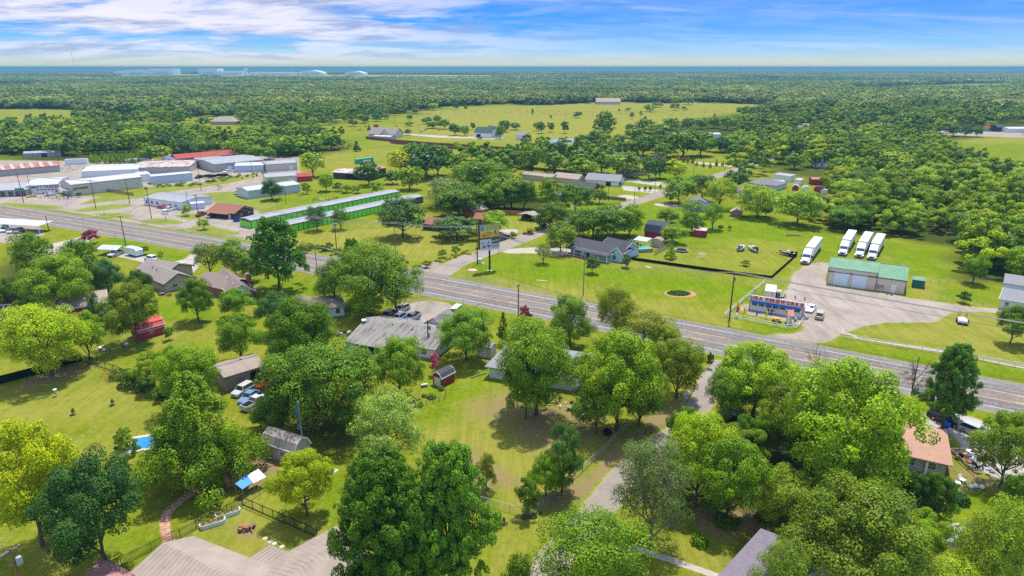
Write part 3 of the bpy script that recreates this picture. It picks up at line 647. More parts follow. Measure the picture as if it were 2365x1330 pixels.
TL = """
60 975 1262 235 oak yellow|215 1058 1312 250 oak dark|450 868 1112 300 cypress mid|435 800 945 150 oak lime|700 1045 1192 156 oak yellow|885 1056 1400 300 pine pine|1035 1030 1390 250 pine pine|960 1120 1420 200 pine pine|
890 908 1092 200 airy pale|745 795 985 280 oak mid|690 690 880 180 oak mid|920 780 916 142 oak mid|640 900 1000 120 oak deep|860 1010 1100 90 bush mid|1123 1048 1132 50 tall olive|1300 990 1142 105 tall dark|1262 1050 1150 85 oak mid|1218 1103 1187 70 bush deep|
1370 1180 1400 290 airy mid|1200 1283 1400 90 oak deep|1512 1018 1255 205 sparse grey|1618 965 1165 175 oak lime|1690 1015 1200 190 oak mid|1815 1085 1215 180 oak straw|1720 990 1080 120 bush straw|1575 935 1040 90 bush mid|
1952 836 1160 335 oak mid|1780 930 1050 90 bush mid|1730 960 1060 80 bush deep|1660 1130 1190 80 bush deep|1900 1090 1190 110 bush mid|2010 1090 1180 100 bush mid|1850 868 1050 190 oak olive|1750 795 965 215 oak lime|1690 850 975 130 oak mid|2050 980 1130 90 bush mid|1885 795 960 62 dead mid|2112 812 955 95 dead mid|2200 798 992 135 pine pine|2335 952 1125 160 oak mid|
1980 1140 1390 330 oak straw|1800 1252 1430 150 airy straw|2110 1085 1180 95 bush deep|2170 1090 1195 90 bush deep|2045 1120 1200 80 bush dark|2140 1190 1290 110 bush lime|2070 1170 1260 110 bush olive|2310 1150 1400 200 airy straw|2200 1290 1420 180 airy straw|2260 1200 1290 90 sparse straw|2350 1090 1180 70 oak mid|
1240 740 958 205 oak mid|1215 830 965 130 bush deep|1430 768 992 215 oak lime|1380 880 1000 130 oak mid|1480 850 985 130 oak mid|1568 782 918 130 oak olive|1318 683 800 112 tall mid|1425 658 792 120 airy olive|1490 712 812 150 airy olive|1535 750 830 80 oak olive|1075 714 832 150 oak mid|1162 722 795 32 cedar deep|1213 706 744 34 bush crape|1640 815 850 22 bush deep|
848 560 728 205 airy deep|912 600 728 140 airy mid|1003 815 866 30 bush pink|770 600 715 110 airy deep|815 553 700 75 pine pine|845 668 742 85 oak lime|635 503 672 150 pine pine|480 560 640 75 airy olive|540 555 640 80 oak mid|575 590 650 60 oak deep|640 675 772 105 oak dark|550 728 838 112 oak lime|700 720 860 150 oak mid|545 668 735 90 oak mid|450 643 742 92 oak mid|
305 655 792 140 oak olive|216 678 758 36 tall dark|245 600 692 80 oak dark|320 625 700 70 oak deep|130 590 728 170 oak mid|70 535 640 100 oak mid|30 640 720 90 oak deep|100 705 868 200 oak lime|195 720 830 95 oak lime|180 555 660 90 oak mid|60 690 740 80 oak mid|207 530 563 36 bush crape|
338 815 890 85 bush lime|395 800 900 60 oak lime|300 850 890 50 bush mid|340 866 910 60 bush deep|375 884 925 45 bush mid|410 900 945 50 bush deep|600 945 990 60 bush deep|640 962 1000 40 bush mid|285 990 1035 45 bush mid|300 1010 1050 35 bush mid|580 1070 1100 20 bush mid|505 1130 1162 28 bush grey|
625 414 462 50 oak dark|720 352 408 62 airy lime|752 400 442 34 oak lime|706 422 448 18 bush mid|850 374 428 55 oak deep|945 384 438 56 oak lime|925 345 405 65 airy yellow|985 335 412 88 oak dark|905 395 425 40 bush deep|870 418 445 35 bush lime|800 425 445 28 bush lime|825 428 446 22 bush mid|780 420 442 20 bush mid|
730 474 532 48 airy dark|785 480 530 40 airy deep|928 455 548 98 oak dark|1060 425 502 110 oak deep|1030 410 480 80 airy grey|1110 365 470 110 oak mid|1165 400 484 90 oak mid|1210 415 484 60 oak deep|1055 503 552 100 bush dark|1025 505 545 50 bush grey|1145 488 540 62 oak lime|1135 420 490 60 oak mid|
1270 410 480 50 tall mid|1070 375 450 80 oak mid|1130 370 455 90 oak lime|1040 440 500 60 oak mid|1180 425 486 80 oak mid|960 330 400 60 oak mid|1010 335 405 60 oak deep|1350 365 415 60 oak mid|1120 425 486 80 oak deep|1330 425 492 82 oak mid|1275 468 528 72 oak deep|1296 514 584 62 oak deep|1255 558 608 44 airy olive|1370 480 556 110 oak deep|1420 470 545 90 oak deep|1455 473 545 60 oak lime|1340 490 545 60 oak dark|1368 588 632 38 oak deep|1447 586 618 26 tall deep|1550 566 598 25 cedar mid|1553 518 562 58 oak mid|1600 490 538 50 oak deep|1540 482 516 52 oak mid|1648 468 530 50 airy mid|1598 462 510 50 airy mid|
1665 412 482 68 airy lime|1752 428 502 82 oak lime|1846 440 520 98 oak mid|1570 408 470 66 oak mid|1622 402 466 66 oak deep|1700 395 440 50 oak deep|1665 520 532 12 bush mid|1685 520 532 10 bush mid|1722 600 614 24 bush lime|2228 672 700 34 bush deep|2345 705 795 90 oak deep|2255 590 655 60 oak lime|430 473 498 22 bush lime|470 505 530 25 bush lime|
182 444 455 13 bush deep|330 568 588 24 bush deep|370 580 600 18 bush mid|390 755 785 26 bush mid|1770 470 500 25 oak deep|712 560 575 18 bush lime|645 548 572 22 bush mid|700 562 585 26 bush olive|745 565 580 20 bush mid|760 560 578 16 bush grey|1022 575 595 22 bush mid|1052 568 588 20 bush mid|960 620 640 20 bush lime|
985 600 618 26 bush olive|1185 535 550 18 bush mid|1225 525 540 22 bush olive|1250 505 525 28 bush mauve|1385 437 470 32 oak deep|1432 420 430 10 bush deep|1490 430 442 8 bush deep|1502 430 442 8 bush deep|1476 430 441 8 bush deep|1551 452 465 12 bush crape|1390 424 440 18 bush mid|1270 500 520 14 bush redbush|
"""
for row in TL.replace('\n', '').split('|'):
    if not row.strip(): continue
    a = row.split(); T(float(a[0]), float(a[1]), float(a[2]), float(a[3]), a[4], a[5], zone='near')
TL2 = """
823 325 350 18 cedar deep|1396 258 318 55 oak deep|1305 280 308 22 bush deep|1250 280 308 22 oak deep|1272 282 305 18 bush mid|1290 325 365 38 oak dark|1370 300 345 36 oak deep|1420 315 350 36 oak mid|1487 312 360 58 oak deep|1465 335 362 22 oak mid|1580 300 362 80 oak deep|1620 305 360 60 oak mid|1540 330 365 50 oak deep|
1665 315 352 38 oak dark|1640 320 350 30 oak deep|1390 345 400 55 oak deep|1340 345 400 55 oak mid|1440 352 410 78 oak mid|1500 360 415 40 oak dark|1525 365 412 40 oak dark|1560 368 415 48 oak yellow|1360 335 380 40 oak deep|1280 350 405 45 oak mid|1320 370 400 40 oak mid|1230 335 400 50 oak mid|1222 380 400 26 bush mid|
940 352 400 45 oak mid|1150 345 385 40 oak mid|1180 345 385 34 oak dark|1205 350 380 26 cedar deep|1100 340 370 30 oak mid|1060 352 385 40 oak mid|1030 345 380 35 oak deep|1335 258 272 24 bush dark|1430 250 257 6 cedar dark|1451 248 257 16 bush olive|1500 240 258 30 oak mid|1560 222 240 24 oak lime|1560 238 255 22 bush dark|1580 245 255 18 bush mid|1590 224 242 30 oak deep|
1520 235 248 26 oak deep|1460 258 275 12 bush mid|1480 255 270 8 bush mid|1050 285 313 28 oak dark|1073 290 314 24 oak mid|942 298 312 18 bush mauve|852 288 302 10 cedar deep|868 287 296 14 bush magenta|946 280 291 22 oak mid|946 265 277 16 oak dark|985 270 286 26 oak deep|1000 280 296 34 oak deep|1025 275 298 30 oak deep|1010 265 285 22 oak mid|
1155 290 320 24 oak mid|1165 278 305 28 oak deep|1190 282 300 28 oak deep|1240 282 302 18 oak mid|1092 283 300 14 bush deep|815 275 292 22 oak deep|840 265 284 30 oak deep|870 262 280 26 oak dark|890 262 276 20 oak mid|870 255 275 24 oak dark|905 243 262 24 oak mid|925 240 258 34 oak mid|960 250 262 20 oak deep|1000 238 255 24 oak lime|1052 236 254 16 oak dark|1075 240 252 10 cedar mid|
760 225 248 60 oak deep|810 240 262 40 oak deep|850 235 250 30 oak deep|700 225 252 40 oak mid|745 245 280 40 oak deep|715 255 285 40 oak deep|655 250 285 40 oak mid|620 245 275 45 oak mid|640 265 290 40 oak deep|690 260 290 34 oak lime|635 242 262 22 bush mauve|468 270 292 34 oak deep|500 250 275 40 oak deep|530 250 272 36 oak dark|560 258 285 30 bush grey|575 272 284 12 bush mauve|586 270 283 12 bush mauve|
182 227 252 45 oak lime|176 255 278 26 oak dark|265 255 275 20 oak dark|220 250 290 52 oak grey|380 225 262 60 oak mid|310 235 262 60 oak mid|430 240 265 50 oak deep|2103 256 300 62 oak dark|2060 268 300 40 oak deep|2050 240 262 26 oak lime|1855 283 290 12 bush magenta|1914 288 295 12 bush magenta|1875 280 290 14 oak grey|1895 290 310 30 oak deep|1815 290 318 40 oak deep|2204 286 315 34 oak dark|2232 292 316 26 oak dark|2258 292 316 26 oak deep|
1230 250 268 6 bush deep|1272 265 275 6 bush mid|1525 425 440 5 bush mid|1610 370 384 7 cedar lime|1625 372 386 7 cedar lime|1640 373 388 8 cedar lime|1655 368 384 8 cedar mid|1670 371 384 7 cedar mid|1580 358 376 7 cedar mid|1590 360 376 7 cedar mid|1600 362 378 7 cedar mid|1565 350 376 10 cedar yellow|1535 352 374 10 cedar yellow|1490 268 285 20 cedar dark|1650 262 280 14 cedar grey|1590 272 300 34 oak deep|1550 272 300 40 oak deep|1490 275 306 48 oak deep|1520 285 310 60 oak mid|
505 425 438 24 dead mid|1620 272 298 32 oak mid|1650 270 296 34 oak deep|1680 268 300 36 oak mid|1708 265 303 38 oak lime|1520 300 330 24 oak mid|1455 285 303 22 oak deep|345 338 374 44 oak mid|375 335 370 40 oak lime|560 330 366 44 oak deep|590 335 368 40 oak mid|535 325 358 44 oak mid|500 322 354 44 oak deep|460 322 356 40 oak mid|420 328 362 40 oak lime|620 340 368 36 oak mid|2230 410 445 40 dead mid|
"""
for row in TL2.replace('\n', '').split('|'):
    if not row.strip(): continue
    a = row.split(); T(float(a[0]), float(a[1]), float(a[2]), float(a[3]), a[4], a[5], zone='mid')
for r_ in range(3):
    for i_ in range(10): T(212+i_*13-r_*4+random.uniform(-2, 2), 350+r_*5, 364+r_*6+i_*.3, 14, 'cedar', 'lime', zone='mid')
# woods that are seen as many single trees: filled row by row
def wood(poly, n, hr, wr, tones, zone, kinds=('oak', 'oak', 'oak', 'tall'), mind=.62):
    W = [tuple(G(*p)[:2]) for p in poly]; xs = [p[0] for p in W]; ys = [p[1] for p in W]; pts = []; tries = 0
    while len(pts) < n and tries < n*60:
        tries += 1; px = random.uniform(min(p[0] for p in poly), max(p[0] for p in poly)); py = random.uniform(min(p[1] for p in poly), max(p[1] for p in poly))
        q = G(px, py)
        if not inpoly(np.array([q.x]), np.array([q.y]), W)[0]: continue
        w = random.uniform(*wr)
        if any((q.x-a)**2+(q.y-b)**2 < ((w+c)*.5*mind)**2 for a, b, c in pts): continue
        pts.append((q.x, q.y, w)); h = random.uniform(*hr)*(.6+.4*w/wr[1])
        plant(q, w*1.12, h, random.choice(kinds), random.choice(tones), zone=zone, px=px, py=py)
    return len(pts)
RW = ['lime', 'lime', 'lime', 'mid', 'mid', 'yellow', 'lime', 'deep']
nw = []
nw.append(wood([(1905,528),(2090,552),(2205,570),(2250,560),(2240,500),(2100,470),(1960,450),(1905,470)], 16, (9, 13), (10, 15), RW, 'wood behind the parked trucks'))
nw.append(wood([(2190,565),(2215,640),(2390,655),(2400,470),(2240,470)], 12, (9, 13), (9, 15), RW, 'wood behind the parked trucks'))
nw.append(wood([(1940,455),(2100,465),(2400,480),(2400,412),(2260,400),(2170,352),(1960,370),(1930,420)], 34, (9, 14), (11, 17), RW, 'wood behind the parked trucks'))
nw.append(wood([(1740,345),(1830,330),(1960,330),(1960,372),(1925,400),(1880,385),(1800,400),(1740,395)], 12, (9, 13), (11, 17), RW, 'wood behind the light blue houses'))
nw.append(wood([(1660,345),(1980,312),(2160,320),(2160,345),(1940,372),(1870,350),(1720,372)], 30, (9, 13), (12, 18), RW+['deep', 'deep'], 'wood behind the light blue houses'))
nw.append(wood([(0,318),(130,292),(330,300),(480,312),(540,345),(400,366),(170,360),(0,362)], 40, (10, 15), (12, 19), ['mid', 'deep', 'mid', 'lime', 'olive', 'dark'], 'wood behind the mobile home'))
nw.append(wood([(560,318),(700,305),(780,325),(800,345),(680,362),(600,362),(550,352)], 20, (10, 14), (12, 18), ['mid', 'deep', 'mid', 'lime'], 'wood behind the storage sheds'))
print('woods', nw, len(TREES))
# far woods: one object per mass, canopy patches instanced on points
def patch_mesh(name, seed, size, nt, tr, N, leaf):
    rng = np.random.default_rng(seed); PP, NN, SS, TT = [], [], [], []
    for i in range(nt):
        p, n_, s, t, _ = crown('x', rng, N, leaf, 'broad', 5, 3, .1); w = rng.uniform(*tr); h = min(w, 13)*rng.uniform(.7, 1.05)
        o = rng.uniform(-size/2, size/2, 2); PP.append(p*np.array([w, w, h])+np.array([o[0], o[1], 0])); NN.append(n_); SS.append(s*w); TT.append(np.clip(t*(.2 if N < 1000 else .5)+rng.uniform(.2, .65 if N < 1000 else .5), 0, 1))
    return leaves_mesh(name, np.concatenate(PP), np.concatenate(NN), np.concatenate(SS), np.concatenate(TT), rng)
def tinted(protos, colr, zone_y):
    """The same canopy meshes in another leaf colour, each standing in its own wood."""
    out = []
    for i, q in enumerate(protos):
        o = link(q.name.split('.')[0], q.data, None, (q.location.x+(15+9*i)*(1 if i % 2 else -1), q.location.y+zone_y, 0)); o.color = (*colr, 1); out.append(tag(o, q['label'], 'forest', kind='stuff'))
    return out
def far_wood(name, pts, protos, label, colr):
    """Points carry one of the canopy patches each, turned and scaled at random."""
    protos = tinted(protos, colr, random.uniform(-12, 12))
    me = bpy.data.meshes.new(name); me.from_pydata([tuple(p) for p in pts], [], []); o = link(name, me); o.color = (*colr, 1)
    tag(o, label, 'forest', kind='stuff')
    g = bpy.data.node_groups.new(name, 'GeometryNodeTree'); g.interface.new_socket('Geometry', in_out='INPUT', socket_type='NodeSocketGeometry'); g.interface.new_socket('Geometry', in_out='OUTPUT', socket_type='NodeSocketGeometry')
    N = g.nodes; L = g.links; gi = N.new('NodeGroupInput'); go = N.new('NodeGroupOutput'); J = N.new('GeometryNodeJoinGeometry')
    idx = N.new('GeometryNodeInputIndex'); k = len(protos)
    for i, pm in enumerate(protos):
        md = N.new('ShaderNodeMath'); md.operation = 'MODULO'; L.new(idx.outputs[0], md.inputs[0]); md.inputs[1].default_value = k
        cmp_ = N.new('FunctionNodeCompare'); cmp_.data_type = 'FLOAT'; cmp_.operation = 'EQUAL'; L.new(md.outputs[0], cmp_.inputs[0]); cmp_.inputs[1].default_value = i; cmp_.inputs['Epsilon'].default_value = .1
        oi = N.new('GeometryNodeObjectInfo'); oi.inputs['Object'].default_value = pm; oi.inputs['As Instance'].default_value = True; oi.transform_space = 'ORIGINAL'
        ip = N.new('GeometryNodeInstanceOnPoints'); L.new(gi.outputs[0], ip.inputs['Points']); L.new(cmp_.outputs[0], ip.inputs['Selection']); L.new(oi.outputs['Geometry'], ip.inputs['Instance'])
        rr = N.new('FunctionNodeRandomValue'); rr.data_type = 'FLOAT_VECTOR'; rr.inputs[0].default_value = (0, 0, 0); rr.inputs[1].default_value = (0, 0, 6.28); L.new(rr.outputs[0], ip.inputs['Rotation'])
        rs = N.new('FunctionNodeRandomValue'); rs.data_type = 'FLOAT'; rs.inputs[2].default_value = .78; rs.inputs[3].default_value = 1.32; rs.inputs['Seed'].default_value = 3; L.new(rs.outputs[1], ip.inputs['Scale'])
        L.new(ip.outputs[0], J.inputs[0])
    L.new(J.outputs[0], go.inputs[0]); md = o.modifiers.new('scatter', 'NODES'); md.node_group = g; return o
FIELDS = [[(930,340),(905,290),(940,256),(1180,246),(1420,236),(1600,237),(1770,240),(1700,263),(1560,300),(1490,330),(1150,345)], [(-100,252),(140,250),(290,262),(280,285),(-100,300)], [(1950,206),(2330,188),(2350,208),(1950,216)], [(230,206),(250,196),(470,195),(440,205)], [(1160,192),(1190,184),(1440,183),(1420,191)], [(680,197),(700,188),(880,187),(860,196)], [(-100,206),(0,196),(110,196),(100,205)], [(1700,188),(1720,181),(1900,181),(1890,188)], [(240,182),(260,170),(1165,173),(1160,183)]]
FW = [[tuple(G(*p)[:2]) for p in P] for P in FIELDS]
NEARF = [tuple(G(*p)[:2]) for p in [(-700,262),(-100,262),(0,250),(150,258),(290,262),(480,268),(600,262),(700,258),(930,262),(1000,247),(1420,238),(1620,236),(1780,242),(1980,262),(2100,250),(2380,262),(3100,270)]]
def nearline(x):
    xs = [p[0] for p in NEARF]
    return np.interp(x, xs, [p[1] for p in NEARF])
def wood_points(y0, y1, step, ymin=None, jit=.45):
    out = []; y = y0
    while y < y1:
        x = -(y*.86+60)
        while x < y*.86+60:
            px, py = x+random.uniform(-jit, jit)*step, y+random.uniform(-jit, jit)*step
            if py > nearline(px)+step*.35 and random.random() < .955:
                if not any(inpoly(np.array([px]), np.array([py]), F)[0] for F in FW[1:]): out.append((px, py, 0))
            x += step
        y += step*.9
    return out

WC = (.21, .285, .07)
def proto_obj(name, me, at, colr, label):
    o = link(name, me, None, at); o.color = (*colr, 1); return tag(o, label, 'forest', kind='stuff')
single = [proto_obj('tree_stand', patch_mesh('tree_stand', 40+i, .1, 1, (11, 14), 1300, .078), (G(1900+i*60, 268).x, G(1900, 268+i*3).y, 0), TONE[('mid', 'deep', 'olive', 'lime')[i % 4]], 'far tree standing in the right hand belt of woodland') for i in range(4)]
patch = [proto_obj('forest', patch_mesh('forest', 60+i, 50, 27, (8, 18), 420, .12), (G(600+i*300, 238).x, G(600, 236).y, 0), WC, 'patch of the dark oak forest behind the far pasture') for i in range(4)]
bigp = [proto_obj('forest', patch_mesh('forest_far', 80+i, 120, 120, (10, 20), 60, .34), (G(500+i*400, 190).x, G(500, 188).y, 0), (.12, .19, .05), 'patch of the flat distant forest under the horizon') for i in range(3)]
def fill(poly, step, keep=.9, avoid=()):
    W = [tuple(G(*p)[:2]) for p in poly]; A = [[tuple(G(*p)[:2]) for p in q] for q in avoid]; xs = [p[0] for p in W]; ys = [p[1] for p in W]; out = []
    y = min(ys)
    while y < max(ys):
        x = min(xs)
        while x < max(xs):
            px, py = x+random.uniform(-.45, .45)*step, y+random.uniform(-.45, .45)*step; x += step
            if random.random() > keep: continue
            one = (np.array([px]), np.array([py]))
            if not inpoly(*one, W)[0] or any(inpoly(*one, q)[0] for q in A): continue
            out.append((px, py, 0))
        y += step*.9
    return out
ROADGAP = [(1975,312),(1985,296),(2015,282),(2045,268),(2062,268),(2045,285),(2030,300),(2090,308)]
right_pts = fill([(1700,320),(1715,270),(1790,243),(1980,262),(2100,250),(2400,262),(2400,300),(2330,308),(2200,290),(2190,315),(2000,318),(1860,330),(1700,345)], 12.5, .86,
   [ROADGAP, [(1940,305),(1990,300),(1995,318),(1940,318)], [(1835,300),(1875,300),(1880,314),(1830,314)], [(2300,285),(2400,285),(2400,312),(2280,312)], [(1640,262),(1720,262),(1700,275),(1640,275)]])
left_pts = fill([(-300,302),(0,304),(130,300),(330,290),(420,292),(560,296),(640,300),(760,290),(900,270),(1000,252),(960,248),(700,258),(430,256),(320,262),(310,285),(0,298),(-300,300)], 12, .88,
   [[(440,262),(560,268),(560,300),(430,300)], [(820,275),(940,275),(940,300),(800,330)]])
gapfill = fill([(1140,350),(1480,330),(1560,345),(1540,400),(1440,405),(1240,395),(1150,385)], 12, .45, [[(1425,395),(1500,380),(1500,412),(1430,415)]])
mid_pts = right_pts+left_pts+gapfill+fill([(960,366),(1250,372),(1250,392),(1180,402),(1000,390),(950,400)], 12, .4)+fill([(1690,395),(1750,388),(1760,425),(1700,425)], 10, .5)+fill([(1090,395),(1200,385),(1210,440),(1100,420)], 10, .5)
far_wood('tree_stand', mid_pts[::2], single, 'loose belts of round bright trees between the houses and the dark forest', (.20, .31, .012)); far_wood('tree_stand', mid_pts[1::2], single, 'darker round trees mixed through the belts between the houses and the forest', (.12, .22, .015))
p1 = wood_points(850, 2700, 31); p2 = wood_points(2700, 7500, 92)
def stands(pts, f):
    A = [[], [], []]
    for p in pts: v = math.sin(p[0]/f+math.sin(p[1]/f*1.7))+math.sin(p[1]/f*2.3+p[0]/f*.6)+random.uniform(-1, 1); A[0 if v < -.6 else 1 if v < .8 else 2].append(p)
    return A
for q_, c_, l_ in zip(stands(p1, 170), (WC, (.27, .35, .07), (.15, .22, .06)), ('green oak forest beyond the pasture', 'lighter stands within the forest beyond the pasture', 'darkest stands within the forest beyond the pasture')): far_wood('forest', q_, patch, l_, c_)
for q_, c_, l_ in zip(stands(p2, 520), (WC, (.30, .38, .10), (.14, .21, .07)), ('flat blue-green forest near the horizon', 'paler stands in the forest near the horizon', 'darker stands in the forest near the horizon')): far_wood('distant_forest', q_, bigp, l_, c_)
print('forest points', len(mid_pts), len(p1), len(p2))
# canopy of the plain beyond, to the horizon
def far_canopy():
    Y = [7300.0]
    while Y[-1] < 34000: Y.append(Y[-1]*1.006)
    U = np.linspace(-.86, .86, 360); YY, UU = np.meshgrid(np.array(Y), U, indexing='ij'); XX = UU*YY
    Z = 9+RNG.uniform(0, 7, YY.shape)+5*np.sin(XX/900+YY/1300)+4*np.sin(YY/2100+1); n = YY.size
    me = bpy.data.meshes.new('horizon_forest'); i = np.arange(n).reshape(YY.shape); q = np.stack([i[:-1, :-1], i[:-1, 1:], i[1:, 1:], i[1:, :-1]], -1).reshape(-1, 4)
    co = np.stack([XX, YY, Z], -1).reshape(-1, 3).astype(np.float32); me.vertices.add(n); me.vertices.foreach_set('co', co.ravel()); me.loops.add(q.size); me.loops.foreach_set('vertex_index', q.ravel().astype(np.int32))
    me.polygons.add(len(q)); me.polygons.foreach_set('loop_start', np.arange(0, q.size, 4, dtype=np.int32)); me.polygons.foreach_set('loop_total', np.full(len(q), 4, np.int32)); me.update()
    me.materials.append(mat('far_forest', (.10, .16, .05), .95, .4, .004, .05, fine=.03)); tag(link('horizon_forest', me), 'unbroken forest at the very horizon', 'forest', kind='stuff')
far_canopy()
# haze: one closed box round everything
hz = MB().box(-40000, -300, -1.5, 40000, 36500, 66).build('haze', [])
t = NT('haze'); pv = t.n('ShaderNodeVolumePrincipled', {'Color': (.16, .40, .58), 'Density': HAZE, 'Anisotropy': .1}); o_ = t.n('ShaderNodeOutputMaterial'); t.t.links.new(pv.outputs[0], o_.inputs['Volume'])
hz.data.materials.append(t.m); tag(hz, 'thin blue summer haze over the plain', 'haze', kind='stuff'); t.m.cycles.homogeneous_volume = True
# ------------------------------------------------------------------ buildings
SH_GREY = shingle('shingle_grey', (.25, .22, .20)); SH_BROWN = shingle('shingle_brown', (.23, .18, .155)); SH_CHAR = shingle('shingle_charcoal', (.075, .075, .085))
SH_WEATH = shingle('shingle_weathered', (.25, .232, .21), streak=.75); SH_SALMON = shingle('shingle_salmon', (.42, .245, .17), .75); SH_PURP = shingle('shingle_purple', (.19, .165, .20)); SH_TAN = shingle('shingle_tan', (.36, .29, .23))
SH_RED = shingle('shingle_red', (.27, .12, .08)); SH_TAUPE = shingle('shingle_taupe', (.34, .285, .245)); SH_TAUPED = shingle('shingle_taupe_dark', (.17, .135, .12)); SH_LGREY = shingle('shingle_light_grey', (.24, .24, .25)); SH_DGREEN = shingle('shingle_dark_green', (.07, .10, .10))
MR_GREEN = metalroof('roof_green', (.13, .27, .165)); MR_WHITE = metalroof('roof_white', (.44, .45, .46)); MR_GREY = metalroof('roof_grey', (.30, .31, .33)); MR_RED = metalroof('roof_red', (.32, .055, .05)); MR_BLUEG = metalroof('roof_blue_grey', (.52, .58, .63))
MR_TAN = metalroof('roof_tan', (.30, .245, .205)); MR_TAND = metalroof('roof_tan_dark', (.285, .23, .195)); MR_MAROON = metalroof('roof_maroon', (.36, .17, .16)); MR_RUST = metalroof('roof_rusty', (.47, .42, .40), .85); MR_RSTRIPE = metalroof('roof_rust_stripe', (.33, .10, .08), .5, (.42, .34, .31)); MR_BRIGHTRED = metalroof('roof_bright_red', (.60, .09, .09)); MR_DARK = metalroof('roof_dark', (.045, .05, .075))
W_BEIGE = mat('wall_beige', (.66, .57, .47), .7, .06, .6, stain=.12, sc=(.3, .26, .2)); W_WHITE = mat('wall_white', (.74, .76, .78), .7, .05, .6, stain=.12, sc=(.4, .38, .34)); W_LBLUE = mat('wall_light_blue', (.47, .63, .72), .7, .05, .6, stain=.1, sc=(.3, .33, .34)); W_PBLUE = mat('wall_pale_blue', (.58, .68, .74), .7, .05, .6)
W_TAN = mat('wall_tan', (.50, .42, .31), .8, .07, .6, stain=.1, sc=(.3, .25, .2)); W_RED = mat('wall_red', (.30, .025, .035), .7, .1, 1); W_RED2 = mat('wall_bright_red', (.42, .03, .04), .65, .1, 1); W_GREY = mat('wall_grey', (.42, .40, .37), .75, .08, .8); W_TAUPE = mat('wall_taupe', (.46, .40, .34), .8, .06, 1)
W_DBROWN = mat('wall_dark_brown', (.075, .05, .04), .85, .2, 1); W_CREAM = mat('wall_cream', (.60, .54, .46), .75, .06, .6, stain=.12, sc=(.35, .3, .25)); W_SBLUE = mat('wall_steel_blue', (.48, .58, .64), .6, .06, .5, stain=.15, sc=(.35, .33, .3)); W_DGREY = mat('wall_dark_grey', (.12, .115, .12), .7, .1, .6); W_ORANGE = mat('wall_orange', (.55, .17, .04), .75, .1, .8)
W_NAVY = mat('navy_paint', (.02, .035, .10), .6, .1, 1); W_TEAL = mat('teal_box', (.03, .15, .12), .6, .1, 1); W_LGREEN = mat('lime_door', (.20, .80, .03), .5, .05, 1, .4); W_DOOR = mat('overhead_door', (.66, .76, .84), .5, .04, .8, .4); M_TRIMG = mat('green_trim', (.03, .06, .05), .5, .1, 1)
M_FASCIA = mat('dark_fascia', (.06, .045, .04), .7, .1, 1); M_REDP = mat('red_paint', (.55, .02, .03), .5, .06, 1, .4); M_BLUEAWN = mat('blue_awning', (.015, .13, .62), .6, .08, 1.5, .3)
def brickmat(name, a, b, m, w=.42, h=.14):
    t = NT(name); v = t.vec('Object', (1, 1, 1), (math.pi/2, 0, 0))
    br = t.n('ShaderNodeTexBrick', {'Vector': v, 'Scale': 1.0, 'Mortar Size': .014, 'Brick Width': w, 'Row Height': h, 'Color1': a, 'Color2': b, 'Mortar': m}, offset=.5)
    col = t.mix(t.map(t.noise(4, 3, .6, t.vec()), .35, .7, 0, .4), br.outputs[0], tuple(k*.6 for k in a)); return t.out(col, .9, spec=.2)
BR_RED = brickmat('brick_red', (.36, .10, .07), (.26, .07, .05), (.42, .36, .32)); BR_STONE = brickmat('stone_tan', (.52, .43, .32), (.36, .30, .23), (.5, .45, .38), .7, .3); BR_PATH = brickmat('brick_path', (.46, .24, .17), (.36, .18, .13), (.40, .32, .25), .5, .22)

def fit(A, B, C):
    a, b = G(*A), G(*B); ux = (b-a).normalized(); uy = Vector((-ux.y, ux.x, 0))
    D = C if isinstance(C, (int, float)) else (G(*C)-b).dot(uy)
    return a, (b-a).length, D, math.atan2(ux.y, ux.x)
BLD = {}
def window_part(parent, loc, rz, w, h, frame=M_WHITE, bars=0, name='window', pane=M_GLASS):
    f = .07 if w > .8 else .05; mb = MB()
    mb.box(-w/2-f, -.05, -f, w/2+f, .0, 0).box(-w/2-f, -.05, h, w/2+f, .0, h+f).box(-w/2-f, -.05, 0, -w/2, .0, h).box(w/2, -.05, 0, w/2+f, .0, h)
    mb.box(-w/2, -.035, h/2-.02, w/2, -.005, h/2+.02)
    for i in range(bars): x = -w/2+(i+1)*w/(bars+1); mb.box(x-.02, -.035, 0, x+.02, -.004, h)
    o = mb.build(name, frame, parent, loc, (0, 0, rz)); MB().box(-w/2, -.018, 0, w/2, -.002, h).build('pane', pane, o); return o
def door_part(parent, loc, rz, w, h, m=M_WHITE, panels=0, name='door'):
    mb = MB().box(-w/2, -.05, 0, w/2, -.003, h)
    if not panels: mb.box(-w/2-.08, -.03, 0, -w/2, 0, h+.08).box(w/2, -.03, 0, w/2+.08, 0, h+.08).box(-w/2, -.03, h, w/2, 0, h+.08)
    o = mb.build(name, m, parent, loc, (0, 0, rz))
    if panels:
        ph = h/panels
        for i in range(panels): MB().box(-w/2+.03, -.085, i*ph+.02, w/2-.03, -.052, (i+1)*ph-.02).build('panel', m, o)
    else: MB().box(w/2-.16, -.1, h*.45, w/2-.08, -.052, h*.5).build('handle', M_CHROME, o)
    return o
